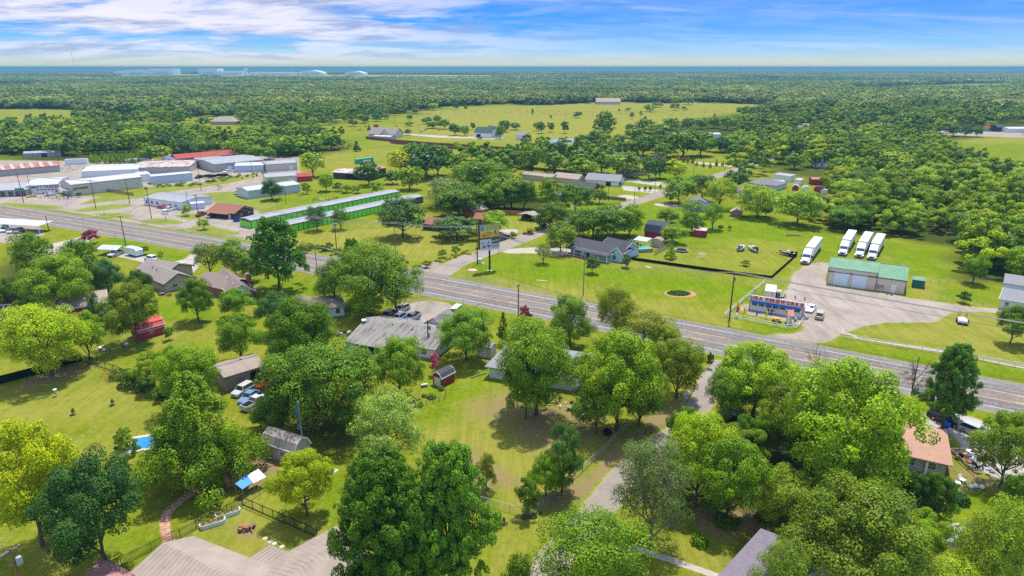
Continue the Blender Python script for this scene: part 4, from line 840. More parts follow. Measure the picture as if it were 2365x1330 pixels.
def building(name, label, A, B, C, h, prof, wall, roof, axis='x', over=.4, ops=(), seams=0, cat='house', hip=0, group=None, fascia=None, t=.14, ribs=0, open_sides='', extra=None, inset=0):
    """Building on the base rectangle A-B (near edge, photo points) and C (far corner above B, or depth in m).
    h: wall height in m or ('y', photo row of the near left eave). prof: [(0..1 across, rise above the eave)]; axis 'x': ridge parallels A-B."""
    a, L, D, rz = fit(A, B, C)
    if isinstance(h, tuple): h = zat(a, h[1])
    e = empty(name, a, rz, label, cat, group); BLD[name if name not in BLD else name+str(len(BLD))] = (e, L, D, h)
    S = D if axis == 'x' else L; Q = L if axis == 'x' else D          # span across the ridge, run along it
    P = [(u*S, h+r) for u, r in prof]; ax = 'x' if axis == 'x' else 'y'
    def pt(s, q, z): return (q, s, z) if axis == 'x' else (s, q, z)
    mb = MB()
    if hip: mb.box(0, 0, 0, L, D, h)
    elif open_sides != 'all': mb.extr([(0, 0)]+P+[(S, 0)] if True else [], ax, 0, Q)
    if open_sides == 'all':
        for px_ in (0.1, Q/2, Q-.1) if Q < 9 else [Q*i/5 for i in range(6)]:
            for s_ in (0.05, S-.05): q = pt(s_, px_, 0); mb.box(q[0]-.06, q[1]-.06, 0, q[0]+.06, q[1]+.06, h+(P[0][1]-h if s_ < 1 else P[-1][1]-h))
    wl = mb.build('wall' if open_sides != 'all' else 'posts', wall, e) if mb.v else None
    rf = MB(); o = over
    if hip:
        rise = max(p[1] for p in P)-h; hi = min(hip, min(L, D)/2-.01) if hip > 0 else min(L, D)/2-.01
        c = [(-o, -o, h), (L+o, -o, h), (L+o, D+o, h), (-o, D+o, h)]; zb = h-.02
        if axis == 'x': r0, r1 = (hi, D/2, h+rise), (L-hi, D/2, h+rise)
        else: r0, r1 = (L/2, hi, h+rise), (L/2, D-hi, h+rise)
        c = [(x, y, zb) for x, y, z in c]; vs = c+[r0, r1]+[(x, y, zb-.16) for x, y, z in c]
        F = [(0, 1, 5, 4), (1, 2, 5), (2, 3, 4, 5), (3, 0, 4)] if axis == 'x' else [(0, 1, 4), (1, 2, 5, 4), (2, 3, 5), (3, 0, 4, 5)]
        rf.add(vs, F+[(0, 6, 7, 1), (1, 7, 8, 2), (2, 8, 9, 3), (3, 9, 6, 0), (6, 9, 8, 7)])
    else:
        for i in range(len(P)-1):
            (s0, z0), (s1, z1) = P[i], P[i+1]; k = (z1-z0)/(s1-s0) if abs(s1-s0) > 1e-6 else 0
            if i == 0: z0 -= k*o if True else 0; s0 -= o
            if i == len(P)-2: z1 += k*o; s1 += o
            up = t+.02
            q = [pt(s0, -o, z0+up), pt(s0, Q+o, z0+up), pt(s1, Q+o, z1+up), pt(s1, -o, z1+up)]; rf.slab(q, t)
    R = rf.build('roof', roof, e)
    if seams and not hip:
        sm = MB()
        for i in range(len(P)-1):
            (s0, z0), (s1, z1) = P[i], P[i+1]; k = (z1-z0)/(s1-s0)
            if i == 0: z0 -= k*o; s0 -= o
            if i == len(P)-2: z1 += k*o; s1 += o
            n = int((Q+2*o)/seams)
            for j in range(n+1):
                q = -o+.02+(Q+2*o-.04)*j/n; sm.beam(pt(s0, q, z0+t+.035), pt(s1, q, z1+t+.03), .035, .04)
            if i: sm.beam(pt(s0, -o, z0+t+.05), pt(s0, Q+o, z0+t+.05), .3, .06)
        tag(sm.build('roof_seams', roof, e), kind='stuff')
    if fascia and not hip:
        f = MB()
        for q0 in (-o-.03, Q+o+.03):
            for i in range(len(P)-1):
                (s0, z0), (s1, z1) = P[i], P[i+1]; k = (z1-z0)/(s1-s0)
                if i == 0: z0 -= k*o; s0 -= o
                if i == len(P)-2: z1 += k*o; s1 += o
                f.beam(pt(s0, q0, z0+.02), pt(s1, q0, z1+.02), .05, .24)
        for s_, z_ in ((P[0][0]-o-.03, P[0][1]), (P[-1][0]+o+.03, P[-1][1])): f.beam(pt(s_, -o, z_-.04), pt(s_, Q+o, z_-.04), .05, .2)
        f.build('fascia', fascia, e)
    if ribs:
        rb = MB(); n = int(L/ribs)
        for j in range(n+1): x = L*j/n; rb.box(x-.03, -.045, .02, x+.03, -.002, (P[0][1] if axis == 'x' else h)-.03)
        n = int(D/ribs)
        for j in range(n+1): y = D*j/n; rb.box(L+.002, y-.03, .02, L+.045, y+.03, h-.03)
        tag(rb.build('wall_ribs', wall, e), kind='stuff')
    for op in ops:
        side, u, z, w, hh, kind = op[:6]; m = op[6] if len(op) > 6 else None
        if side == 'f': loc, r = (u*L, 0, z), 0
        elif side == 'b': loc, r = (u*L, D, z), math.pi
        elif side == 'r': loc, r = (L, u*D, z), math.pi/2
        else: loc, r = (0, u*D, z), -math.pi/2
        if kind == 'win': window_part(e, loc, r, w, hh, m or M_WHITE)
        elif kind == 'win2': window_part(e, loc, r, w, hh, m or M_WHITE, 1)
        elif kind == 'door': door_part(e, loc, r, w, hh, m or M_WHITE)
        elif kind == 'garage': door_part(e, loc, r, w, hh, m or M_WHITE, 5, 'garage_door')
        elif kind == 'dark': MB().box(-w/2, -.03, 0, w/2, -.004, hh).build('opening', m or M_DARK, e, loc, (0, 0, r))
    return e, L, D, h
GAB = lambda r, o=.5: [(0, 0), (o, r), (1, 0)]
SHED = lambda r: [(0, 0), (1, r)]
GAMB = lambda r: [(0, 0), (.16, r*.62), (.5, r), (.84, r*.62), (1, 0)]
def vents(e, pts, m=M_GREYM, name='roof_vent'):
    for x, y, z in pts: MB().lathe([(.09, z-.1), (.09, z+.35), (.16, z+.36), (.16, z+.45), (.05, z+.5)], 8, 0, (x, y)).build(name, m, e)
def acbox(name, parent, x, y, z, w=.8, d=.6, h=.6): return MB().box(x, y, z, x+w, y+d, z+h).build(name, M_GREYM, parent)

# green-roofed workshop by the gravel lot
e, L, D, h = building('workshop', 'beige metal workshop with green metal roof and two large pale overhead doors', (1909, 655), (2088, 680), 12.0, 3.8, GAB(2.35), W_BEIGE, MR_GREEN, over=.15, seams=.9, cat='workshop', fascia=M_TRIMG)
X = L*.635
MB().extr([(-.04, 0), (-.04, 4.85), (D/2, 6.12), (D/2, 3.7)], 'x', -.03, X).build('front_bay', W_BEIGE, e); MB().slab([(-.2, -.22, 5.02), (X+.1, -.22, 5.02), (X+.1, D/2, 6.36), (-.2, D/2, 6.36)], .12).build('bay_roof', MR_GREEN, e)
sm = MB()
for j in range(14): x = -.15+j*(X+.2)/13; sm.beam((x, -.22, 5.04), (x, D/2, 6.38), .035, .04)
tag(sm.build('roof_seams', MR_GREEN, e), kind='stuff'); sm = MB()
for j in range(int(L/.6)+1): x = j*.6; sm.box(x-.03, -.075 if x < X else -.035, .02, x+.03, -.042 if x < X else -.002, 4.8 if x < X else 3.7)
for j in range(20): sm.box(L+.002, j*.6, .02, L+.04, j*.6+.06, 3.7)
tag(sm.build('wall_ribs', W_BEIGE, e), kind='stuff')
for u, w_, h_, n_, nm in ((.18, 3.7, 4.0, 5, 'garage_door'), (.42, 3.7, 4.0, 5, 'garage_door'), (.855, 1.1, 2.3, 0, 'door')): door_part(e, (L*u, -.08 if n_ else -.04, .0), 0, w_, h_, W_DOOR if n_ else M_WHITE, n_, nm)
for x in (-.03, X, L): MB().box(x-.07, -.13, 0, x+.07, -.045, 4.85 if x < L else 3.75).build('corner_trim', M_TRIMG, e)
e, L, D, h = building('storage_shed', 'small dark green shed beside the right end of the workshop', (2105, 663), (2134, 667), 2.6, 2.1, SHED(.3), W_TEAL, MR_GREEN, over=.1, cat='shed')
mb = MB()
for x in (0, 2.0): mb.box(x, 0, 0, x+.08, .08, 1.5).box(x, .7, 0, x+.08, .78, 1.0)
e = empty('wooden_rack', G(2020, 671), math.radians(-24), 'weathered wooden rack standing against the front of the workshop', 'rack'); mb.build('frame', M_DEADWOOD, e)
for z in (.9, 1.25, 1.6): MB().box(-.1, -.03, z, 2.2, .02, z+.16).build('plank', M_DEADWOOD, e)

# fireworks stand
e, L, D, h = building('fireworks_stand', 'white fireworks stand with blue awnings and large red letters on its sign board', (1729, 714), (1854, 735), 3.0, 2.75, [(0, 0), (1, .0)], W_WHITE, MR_WHITE, over=.25, cat='stand')
a0 = e.location.copy()
MB().box(-.1, -.32, 2.82, L+.1, -.2, 3.95).build('sign_board', M_WHITE, e)
mb = MB()
for x in (.4, L*.33, L*.66, L-.4): mb.box(x-.05, -.2, 2.5, x+.05, -.08, 3.9)
mb.build('sign_posts', M_GREYM, e)
def text_mesh(s_, size, ext, off=0.0, wide=1.0):
    cu = bpy.data.curves.new('t', 'FONT'); cu.body = s_; cu.size = size; cu.extrude = ext; cu.offset = off; cu.align_x = 'LEFT'; cu.resolution_u = 3
    o = bpy.data.objects.new('t', cu); COL.objects.link(o); bpy.context.view_layer.update()
    me = bpy.data.meshes.new_from_object(o.evaluated_get(bpy.context.evaluated_depsgraph_get())); bpy.data.objects.remove(o)
    n = len(me.vertices); co = np.zeros(n*3, np.float32); me.vertices.foreach_get('co', co); co = co.reshape(-1, 3); co[:, 0] -= co[:, 0].min(); co[:, 1] -= co[:, 1].min()
    return me, co
def lettering(s_, parent, x0, z0, width, height, y, m, ext=.04, off=0.0, name='lettering', rz=0.0):
    """Upright letters filling width x height, facing -y of the parent."""
    me, co = text_mesh(s_, 1.0, ext, off); w, hh = co[:, 0].max(), co[:, 1].max()
    c2 = np.stack([co[:, 0]*width/w, -co[:, 2], co[:, 1]*height/hh], 1); me.vertices.foreach_set('co', c2.astype(np.float32).ravel()); me.materials.clear(); me.materials.append(m); me.update()
    return link(name, me, parent, (x0, y, z0), (0, 0, rz))
wd = [.50, .52, .56, .22, .48, .24, .52, .48, .74, .58, .52, .52, .50]; x = .15; tot = sum(wd)+.09*12; k = (L-.3)/tot
for ch, w_ in zip('USA FIREWORKS', wd):
    if ch != ' ': lettering(ch, e, x, 2.9, w_*k, 1.0, -.36, M_REDP, .03, .045, 'letter')
    x += (w_+.09)*k
n = 7
for i in range(n):
    x0 = .55+i*(L-1.1)/n; w_ = (L-1.1)/n-.1
    if i == 2: pass
    MB().box(x0+.05, -.06, 1.3, x0+w_-.2, -.004, 1.95).build('serving_window', M_GLASS, e)
    MB().box(x0-.03, -.12, 1.1, x0+w_-.05, -.004, 1.16).build('counter', M_WHITE, e)
    MB().slab([(x0-.05, -.42, 2.08), (x0+w_+.03, -.42, 2.08), (x0+w_+.03, -.03, 2.5), (x0-.05, -.03, 2.5)], .04).build('awning', M_BLUEAWN, e)
for x in (.06, L-.22): MB().box(x, -.1, 0, x+.16, -.004, 2.95).build('red_post', M_REDP, e)
MB().box(L+.3, .2, 2.5, L+1.1, 2.2, 2.6).build('side_canopy', M_WHITE, e); MB().box(L+.02, -.1, .0, L+1.1, 1.1, .12).build('step', M_CONC, e)
MB().box(5.6, -.03, .5, 6.3, -.004, 1.0).build('price_poster', mat('poster', (.7, .35, .32), .6, .3, 8), e)
acbox('roof_unit', e, L*.72, .9, 2.9, 1.9, 1.3, .25)
FL = 0
def flagmat(name, cols, horiz=True):
    t = NT(name); v = t.vec('Object'); s_ = t.n('ShaderNodeSeparateXYZ', {0: v}); z = s_.outputs[2] if horiz else s_.outputs[0]
    w = t.math('FRACT', t.math('MULTIPLY', z, 5.5)); col = t.mix(t.map(w, .49, .51), cols[0], cols[1]); return t.out(col, .7)
M_USFLAG = flagmat('stars_stripes_cloth', ((.5, .03, .05), (.72, .70, .72)))
for i, u in enumerate((.06, .2, .38, .62, .8, .97)):
    f = empty('small_flag', e.matrix_basis @ Vector((u*L, -.1, 3.9)), e.rotation_euler[2], f'{("first", "second", "third", "fourth", "fifth", "last")[i]} small striped flag from the left above the fireworks sign', 'flag', 'small flags above the fireworks sign')
    MB().tube([(0, 0, 0), (0, 0, 1.7)], .02, 5).build('pole', M_WHITE, f)
    mb = MB(); pts = [(0, 0, 1.65), (.25, .08, 1.5), (.42, -.05, 1.25), (.5, .03, .95)]; lo = [(0, 0, 1.0), (.12, .05, .8), (.2, -.03, .6), (.28, .03, .45)]
    for j in range(3): mb.add([pts[j], pts[j+1], lo[j+1], lo[j]], [(0, 1, 2, 3)])
    mb.build('cloth', M_USFLAG, f)
e2, L2, D2, h2 = building('storage_container', 'pale box container parked end on behind the fireworks stand', (1764, 697), (1789, 700), 6.2, 2.9, [(0, 0), (1, 0)], W_CREAM, mat('container_roof', (.6, .56, .5), .6, .08, .6), over=.02, cat='container')
e2, L2, D2, h2 = building('air_conditioner', 'tall white and black ventilation unit beside the pale container', (1788, 697), (1800, 699), 1.3, 2.9, [(0, 0), (1, 0)], W_WHITE, MR_WHITE, over=.05, cat='cooler', ops=[('f', .3, .2, .5, 2.4, 'dark'), ('f', .75, .2, .45, 2.4, 'dark')])
e2, L2, D2, h2 = building('ticket_kiosk', 'little kiosk with steep salmon roof in front of the fireworks stand', (1819, 750), (1828, 752), 2.2, 2.4, GAB(.9), W_CREAM, metalroof('roof_salmon', (.62, .22, .16)), axis='x', over=.3, cat='kiosk'); e2.rotation_euler[2] += math.radians(28)

# houses
e, L, D, h = building('blue_ranch_house', 'light blue house with charcoal shingle roof and a long white-posted porch', (1318, 585), (1411, 605), 8.2, 2.6, GAB(1.9), W_LBLUE, SH_CHAR, over=.5, fascia=M_WHITE, ops=[('f', .2, .9, 1.4, 1.2, 'win'), ('f', .45, 0, 1, 2.1, 'door', M_DARK), ('f', .7, .9, 1.6, 1.2, 'win')])
MB().slab([(-.4, -2.6, 2.35), (L+.3, -2.6, 2.35), (L+.3, .1, 2.72), (-.4, .1, 2.72)], .12).build('porch_roof', SH_CHAR, e)
for i in range(6): MB().box(-.1+i*(L)/5, -2.5, 0, .06+i*L/5, -2.35, 2.3).build('porch_post', M_WHITE, e)
MB().box(-.6, -3.4, .0, L*.6, -.02, .1).build('brick_terrace', mat('brick_terrace', (.30, .10, .07), .9, .2, 3), e)
e, L, D, h = building('gable_wing', 'light blue gabled wing at the right end of the charcoal-roofed house', (1411, 603), (1436, 607), 11, 2.9, GAB(1.9), W_LBLUE, SH_CHAR, axis='y', over=.45, fascia=M_WHITE, ops=[('f', .3, .8, 1, 1.3, 'win')])
e.rotation_euler[2] += math.radians(0)
e, L, D, h = building('side_wing', 'pale blue garage wing with charcoal hip roof beside the above-ground pool', (1436, 600), (1474, 589), 9, 2.7, GAB(2.2), W_LBLUE, SH_CHAR, axis='y', over=.5, fascia=M_WHITE, ops=[('f', .35, .8, 1.6, 1.3, 'win2'), ('r', .4, .0, 1, 2.1, 'door')])
e, L, D, h = building('gambrel_barn', 'dark red barn with near-black gambrel roof behind the blue house', (1488, 546), (1535, 553), 7.5, 2.4, GAMB(3.0), W_RED, MR_DARK, over=.3, cat='barn', ops=[('r', .5, 0, 2.4, 2.4, 'door', W_RED2)])
building('red_shed', 'small dark red shed with flat roof right of the black-roofed barn', (1600, 546), (1629, 549), 3.2, 2.4, SHED(.3), W_RED, MR_RUST, over=.15, cat='shed', ops=[('f', .5, 0, 1, 2, 'door', W_RED2)])
building('canopy_shed', 'small taupe shed with curved pale roof beside the lattice fence', (1504, 569), (1526, 572), 3.0, 2.2, [(0, 0), (.25, .5), (.5, .65), (.75, .5), (1, 0)], W_TAUPE, MR_TAN, axis='y', over=.1, cat='shed')
building('porch_canopy', 'white metal patio canopy between the blue house and the barn', (1462, 570), (1492, 575), 4, 2.4, SHED(.4), M_WHITE, MR_WHITE, over=.1, cat='canopy', open_sides='all')
e, L, D, h = building('weathered_house', 'long house with streaked weathered grey shingle roof beside the highway', (821, 797), (1003, 830), 11.5, 2.6, GAB(1.7), W_WHITE, SH_WEATH, over=.6, fascia=M_WHITE, ops=[('f', .88, .8, 1.1, 1.1, 'win', M_WHITE), ('r', .3, .8, 1, 1.1, 'win'), ('f', .12, .8, .9, 1.1, 'win')])
MB().slab([(-.5, -3.6, 2.2), (L*.48, -3.6, 2.2), (L*.48, .2, 2.85), (-.5, .2, 2.85)], .14).build('porch_roof', SH_WEATH, e); vents(e, [(L*.35, D*.4, 3.9), (L*.62, D*.35, 3.7), (L*.85, D*.3, 3.6)], M_DARK)
MB().box(0, -3.3, 0, 2.2, -.02, 2.1).build('porch_room', W_LBLUE, e); MB().box(-.1, -3.6, 0, L*.48, -.02, .12).build('porch_floor', M_CONC, e)
for i in range(4): MB().box(L*(.18+i*.095), -3.45, .1, L*(.18+i*.095)+.12, -3.33, 2.1).build('porch_post', M_WHITE, e)
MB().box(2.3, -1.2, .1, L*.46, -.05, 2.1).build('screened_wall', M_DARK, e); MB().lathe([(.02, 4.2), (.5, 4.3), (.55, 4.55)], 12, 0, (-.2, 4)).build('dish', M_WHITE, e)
building('weathered_wing', 'front wing of the weathered grey house with parked cars behind it', (985, 770), (1022, 777), 6, 2.7, GAB(1.5), W_WHITE, SH_WEATH, axis='y', over=.5)
e, L, D, h = building('white_cottage', 'white cottage with brown hip roof half hidden under the big oak', (722, 738), (796, 728), 8.5, 2.6, GAB(1.6), W_WHITE, SH_TAN, over=.6, hip=-1, ops=[('r', .3, .8, .9, 1.3, 'win'), ('f', .8, .8, .9, 1.2, 'win')])
building('cottage_wing', 'low brown roofed wing left of the white cottage', (672, 722), (728, 733), 6, 2.3, GAB(1.2), W_WHITE, SH_BROWN, over=.5)
e, L, D, h = building('tan_gable_house', 'tan house with grey shingle roof and dark trimmed gable end', (383, 676), (447, 660), 15, 2.6, GAB(2.0), W_TAN, SH_GREY, axis='y', over=.6, fascia=M_FASCIA, ops=[('f', .35, .9, 1.4, .9, 'win'), ('l', .12, .9, 1.2, .9, 'win'), ('f', .75, 0, .9, 2, 'door')])
vents(e, [(L*.3, 9, 4.0), (L*.35, 12, 4.1)], M_DARK)
building('tan_house_wing', 'grey shingled left wing of the tan gable house', (320, 640), (385, 652), 9, 2.6, GAB(1.7), W_TAN, SH_GREY, over=.5, fascia=M_FASCIA)
e, L, D, h = building('brick_house', 'brown shingled house with red brick end wall and pale gable', (535, 700), (587, 690), 17, 2.6, GAB(2.1), BR_RED, SH_BROWN, axis='y', over=.6, fascia=M_WHITE, ops=[])
MB().extr([(.1, h-.05), (L/2, h+2.0), (L-.1, h-.05)], 'y', -.06, -.004).build('gable_boards', W_PBLUE, e); MB().box(L+.1, 5.0, 0, L+.9, 6.2, 5.4).build('chimney', BR_RED, e); MB().box(L+.0, 4.9, 5.4, L+1.0, 6.3, 5.55).build('chimney_cap', M_CONC, e)
vents(e, [(L*.3, 3, 3.9), (L*.4, 6, 4.2), (L*.3, 9, 4.0)], M_WHITE)
building('brick_house_wing', 'brown shingled cross wing left of the red brick end wall', (455, 672), (530, 690), 8, 2.6, GAB(1.7), BR_RED, SH_BROWN, over=.6)
building('porch_house', 'blue and white house with red brown shingle roof at the left edge', (-40, 733), (34, 727), 9, 3.0, GAB(1.6), W_WHITE, SH_RED, over=.5, fascia=M_WHITE, ops=[('r', .12, .3, .5, 2.3, 'dark', W_NAVY), ('r', .3, .3, .5, 2.3, 'dark', W_NAVY), ('f', .8, .2, .7, 2.4, 'dark', W_NAVY), ('f', .55, .3, 1.6, 2.2, 'dark', W_NAVY)])
building('red_gable_house', 'tan roofed house with a red gable end among the left trees', (150, 738), (250, 722), 9, 2.7, GAB(1.9), W_RED2, SH_TAN, over=.5, fascia=M_WHITE, ops=[('f', .93, 0, 1, 2.2, 'dark', M_GREYM)])
e, L, D, h = building('red_barn_shed', 'bright red metal shed with small white window on the left lawn', (321, 787), (383, 770), 4.2, 2.4, GAMB(1.2), W_RED2, MR_BRIGHTRED, over=.15, cat='shed', fascia=M_WHITE, seams=.5, ops=[('f', .5, 1.0, .7, .7, 'win2')])
MB().box(0, -.03, 1.75, L, -.004, 1.85).build('trim_band', M_WHITE, e)
building('metal_garage', 'tan metal garage with long ribbed roof, its right bay open over a black vehicle', (524, 906), (578, 889), 7.0, 3.1, GAB(.9), MR_TAND, MR_TAN, over=.25, seams=.5, ribs=.4, cat='garage')
building('carport_bay', 'open right bay of the tan metal garage sheltering a black vehicle', (578, 889), (614, 878), 7.0, 3.1, GAB(.9), M_GREYM, MR_TAN, over=.22, seams=.5, cat='carport', open_sides='all')
e, L, D, h = building('gambrel_shed', 'large taupe garden shed with brown gambrel shingle roof and wooden steps', (610, 1053), (683, 1078), (733, 1058), 2.5, GAMB(1.7), W_TAUPE, SH_TAUPE, over=.15, cat='shed', fascia=M_WHITE, ops=[('f', .12, .25, 1.0, 1.9, 'door', M_WHITE), ('f', .62, 1.0, .9, .9, 'win2'), ('r', .5, .2, 1.7, 2.0, 'door', W_TAUPE)])
for i in range(4): MB().box(.3, -.35-.3*i, 0, 1.5, -.07-.3*i, .62-.16*i).build('step', M_DEADWOOD, e)
MB().beam((1.55, -1.4, .9), (1.55, -.1, 1.5), .06, .08).beam((1.55, -1.4, 0), (1.55, -1.4, .95), .08, .08).beam((1.55, -.1, 0), (1.55, -.1, 1.5), .08, .08).build('handrail', M_DEADWOOD, e)
for x in (0, L): MB().box(x-.05, -.05, 0, x+.05, -.003, 2.45).build('corner_trim', M_WHITE, e)
# foreground metal-roofed house at the lower edge of the picture
a = G(376, 1253, 4.6); b = G(447, 1238, 3.4)
def freeroof(name, label, pts, m, zs, t=.14, seam=None, wall=W_BEIGE, cat='house', posts=False, drop=.35):
    """Roof planes given as photo points with heights; walls dropped under the outline. pts = list of quads."""
    P0 = [G(x, y, z) for x, y, z in pts[0]]; o = Vector((P0[0].x, P0[0].y, 0)); e = empty(name, o, 0, label, cat)
    for q in pts:
        Q = [G(x, y, z)-o for x, y, z in q]; MB().slab([tuple(p) for p in Q], t).build('roof', m, e)
        if seam:
            n = int((Q[0]-Q[1]).length/seam); sm = MB()
            for j in range(n+1):
                u = j/n; sm.beam(Q[0].lerp(Q[1], u)+Vector((0, 0, .03)), Q[3].lerp(Q[2], u)+Vector((0, 0, .012)), .025, .024)
            tag(sm.build('roof_seams', m, e), kind='stuff')
        c = sum(Q, Vector())/4; mb = MB(); W = [c+(p-c)*.93 for p in Q]
        for i in range(4):
            p, r = W[i], W[(i+1) % 4]; zz_ = (p.z, r.z); mb.add([(p.x, p.y, 0), (r.x, r.y, 0), (r.x, r.y, r.z-t-.02), (p.x, p.y, p.z-t-.02)], [(0, 1, 2, 3)])
        mb.build('wall', wall, e)
    return e
e = freeroof('metal_roof_house', 'tan metal roofed house along the lower edge with a low ridge and brown seams', [[(376, 1253, 4.4), (600, 1375, 4.4), (690, 1330, 3.2), (447, 1238, 3.2)], [(376, 1253, 4.4), (600, 1375, 4.4), (560, 1480, 3.2), (300, 1322, 3.2)]], MR_TAN, None, seam=.6)
e = freeroof('metal_roof_wing', 'right wing of the tan metal roofed house with a long lit ridge beside the pines', [[(809, 1243, 4.4), (640, 1345, 4.4), (560, 1330, 3.0), (776, 1214, 3.0)], [(809, 1243, 4.4), (640, 1345, 4.4), (700, 1450, 3.4), (870, 1300, 3.4)]], MR_TAND, None, seam=.6)
e = freeroof('patio_roof', 'flat ribbed metal patio roof between the two wings of the tan metal roofed house', [[(622, 1258, 2.9), (690, 1282, 2.9), (610, 1345, 3.1), (560, 1300, 3.1)]], MR_TAND, None, seam=.5)
e = freeroof('maroon_shed', 'small shed with reddish brown seamed metal roof at the lower left edge', [[(266, 1301, 2.9), (307, 1325, 2.3), (270, 1400, 2.3), (215, 1370, 2.9)], [(266, 1301, 2.9), (215, 1370, 2.9), (180, 1345, 2.3), (230, 1290, 2.3)]], MR_MAROON, None, seam=.55, cat='shed')
e, L, D, h = building('salmon_house', 'stone walled house with salmon hip roof behind the right hand pine', (2060, 1075), (2180, 1103), (2225, 1040), 2.6, GAB(2.0), BR_STONE, SH_SALMON, over=.7, hip=-1, ops=[('f', .72, .9, 1.3, 1.1, 'win'), ('f', .35, .9, 1.0, 1.1, 'win')])
vents(e, [(L*.8, D*.35, 3.6), (L*.88, D*.5, 3.4)], M_BLACKM); MB().box(L-2.6, -.35, 0, L-2.3, -.02, 2.5).build('downpipe', M_WHITE, e)
e = freeroof('purple_roof_house', 'house with purplish grey shingle hip roof at the lower right edge', [[(1757, 1220, 4.6), (1927, 1282, 3.0), (1900, 1300, 3.1), (1850, 1340, 4.6)], [(1757, 1220, 4.6), (1850, 1340, 4.6), (1780, 1440, 3.0), (1620, 1370, 3.0)]], SH_PURP, None)
building('garden_shed', 'purple brown roofed little shed in the overgrown right hand yard', (2100, 1205), (2118, 1209), 1.8, 1.7, GAB(.5), W_TAUPE, SH_PURP, axis='y', over=.15, cat='shed')
e, L, D, h = building('grey_roof_house', 'white house with light grey hip roof under the two big bright trees', (1130, 872), (1330, 905), 12, 2.6, GAB(1.9), W_PBLUE, SH_LGREY, over=.7, hip=-1, fascia=M_WHITE)
building('red_garden_shed', 'small dark red shed with white cross doors beside the chain link garden', (1000, 887), (1021, 895), 3.6, 1.9, GAMB(1.0), W_RED, SH_CHAR, axis='y', over=.12, cat='shed', fascia=M_WHITE, ops=[('f', .5, 0, 1.5, 1.7, 'door', M_WHITE)])
building('white_garden_shed', 'white metal garden shed under the tree beside the weathered house', (1102, 822), (1134, 828), 2.6, 2.3, GAB(.4), W_CREAM, MR_TAN, over=.1, cat='shed', ops=[('f', .4, 0, 1.6, 2, 'door', M_WHITE)])
e, L, D, h = building('white_side_house', 'white house with stepped light grey roofs at the right edge', (2308, 712), (2430, 735), 9, 2.7, GAB(1.6), W_PBLUE, SH_LGREY, over=.5, fascia=M_WHITE, ops=[('f', .12, .9, .8, 1, 'win'), ('f', .5, .9, 1.2, 1, 'win')])
building('white_side_house_wing', 'upper rear block of the white house at the right edge', (2314, 688), (2440, 708), 8, 4.2, GAB(1.4), W_PBLUE, SH_LGREY, over=.5)
# middle distance
e, L, D, h = building('brown_log_office', 'dark brown low building with reddish shingle roof and open porch', (484, 500), (543, 506), (586, 494), 2.5, GAB(2.0), W_DBROWN, SH_RED, over=.7, cat='office', ops=[('r', .35, .8, .7, .8, 'win'), ('r', .75, .8, .7, .8, 'win'), ('f', .8, 0, 1, 2, 'door')])
for i in range(5): MB().box(L*(.05+i*.2), -1.9, 0, L*(.05+i*.2)+.12, -1.78, 2.3).build('porch_post', M_FASCIA, e)
MB().slab([(-.5, -2.1, 2.2), (L*.85, -2.1, 2.2), (L*.85, .1, 2.6), (-.5, .1, 2.6)], .1).build('porch_roof', SH_RED, e)
e, L, D, h = building('white_flat_office', 'white low office with broad pale grey metal roof by the gravel lot', (334, 473), (421, 485), (488, 470), 3.2, GAB(.9), W_WHITE, MR_GREY, over=.25, cat='office', seams=1.5, ops=[('f', .08, 1, 1.1, 1.2, 'win', M_GREYM), ('f', .22, 1, 1.1, 1.2, 'win', M_GREYM), ('f', .36, 1, 1.1, 1.2, 'win', M_GREYM), ('f', .7, 0, 1, 2.1, 'door', M_GREYM), ('f', .85, 1, 1, 1.1, 'win')])
building('small_annex', 'low white annex against the right end of the white office', (442, 484), (474, 481), 3, 2.3, SHED(.3), W_PBLUE, MR_WHITE, over=.1, cat='annex')
e, L, D, h = building('ranch_store', 'long beige store with white metal roof, yellow sign and front porch', (169, 453), (331, 433), 15, ('y', 427), GAB(1.2), W_CREAM, MR_WHITE, over=.2, seams=2, cat='shop', fascia=M_GREYM)
SB = MB().box(-.02-.12, 2.0, 2.75, -.02, 12.4, 3.9).build('sign', mat('sign_yellow', (.62, .42, .02), .5, .05, 2), e)
lettering('BACK TO THE RANCH', e, .8, 3.0, 6.0, .75, -.12, mat('sign_black', (.02, .02, .02), .5), .03, .02, 'sign_letters'); MB().box(.6, -.08, 2.85, 7.0, -.003, 3.95).build('sign_panel', mat('sign_yellow', (.62, .42, .02), .5), e)
bpy.data.objects.remove(SB)
building('store_porch', 'grey metal porch in front of the beige store with its goods beneath', (138, 452), (166, 454), 8, 2.6, SHED(.5), M_GREYM, MR_GREY, over=.2, cat='porch', open_sides='all')
e, L, D, h = building('mattress_store', 'white fronted store with MATTRESSES lettered across its wall', (64, 450), (137, 446), 24, 4.3, GAB(1.1, .5), W_WHITE, MR_WHITE, over=.2, seams=2.5, cat='shop')
lettering('MATTRESSES', e, 2.2, 2.9, 12.5, 1.1, -.06, W_NAVY, .02, .012, 'wall_letters'); mb = MB()
for i in range(5): mb.box(4.0+i*1.5, -.05, 1.9, 5.1+i*1.5, -.004, 2.35)
mb.build('small_lettering', W_NAVY, e)
e, L, D, h = building('corner_shop', 'low grey-roofed shop with glazed front and green sign at the left edge', (-90, 458), (64, 452), 12, 3.0, SHED(1.2), W_GREY, MR_GREY, over=.6, cat='shop', ops=[('f', .63, .1, 2, 2.2, 'dark', M_GLASS), ('f', .75, .1, 2, 2.2, 'dark', M_GLASS), ('f', .86, .1, 2, 2.2, 'dark', M_GLASS), ('f', .95, .1, 1.6, 2.2, 'dark', M_GLASS)])
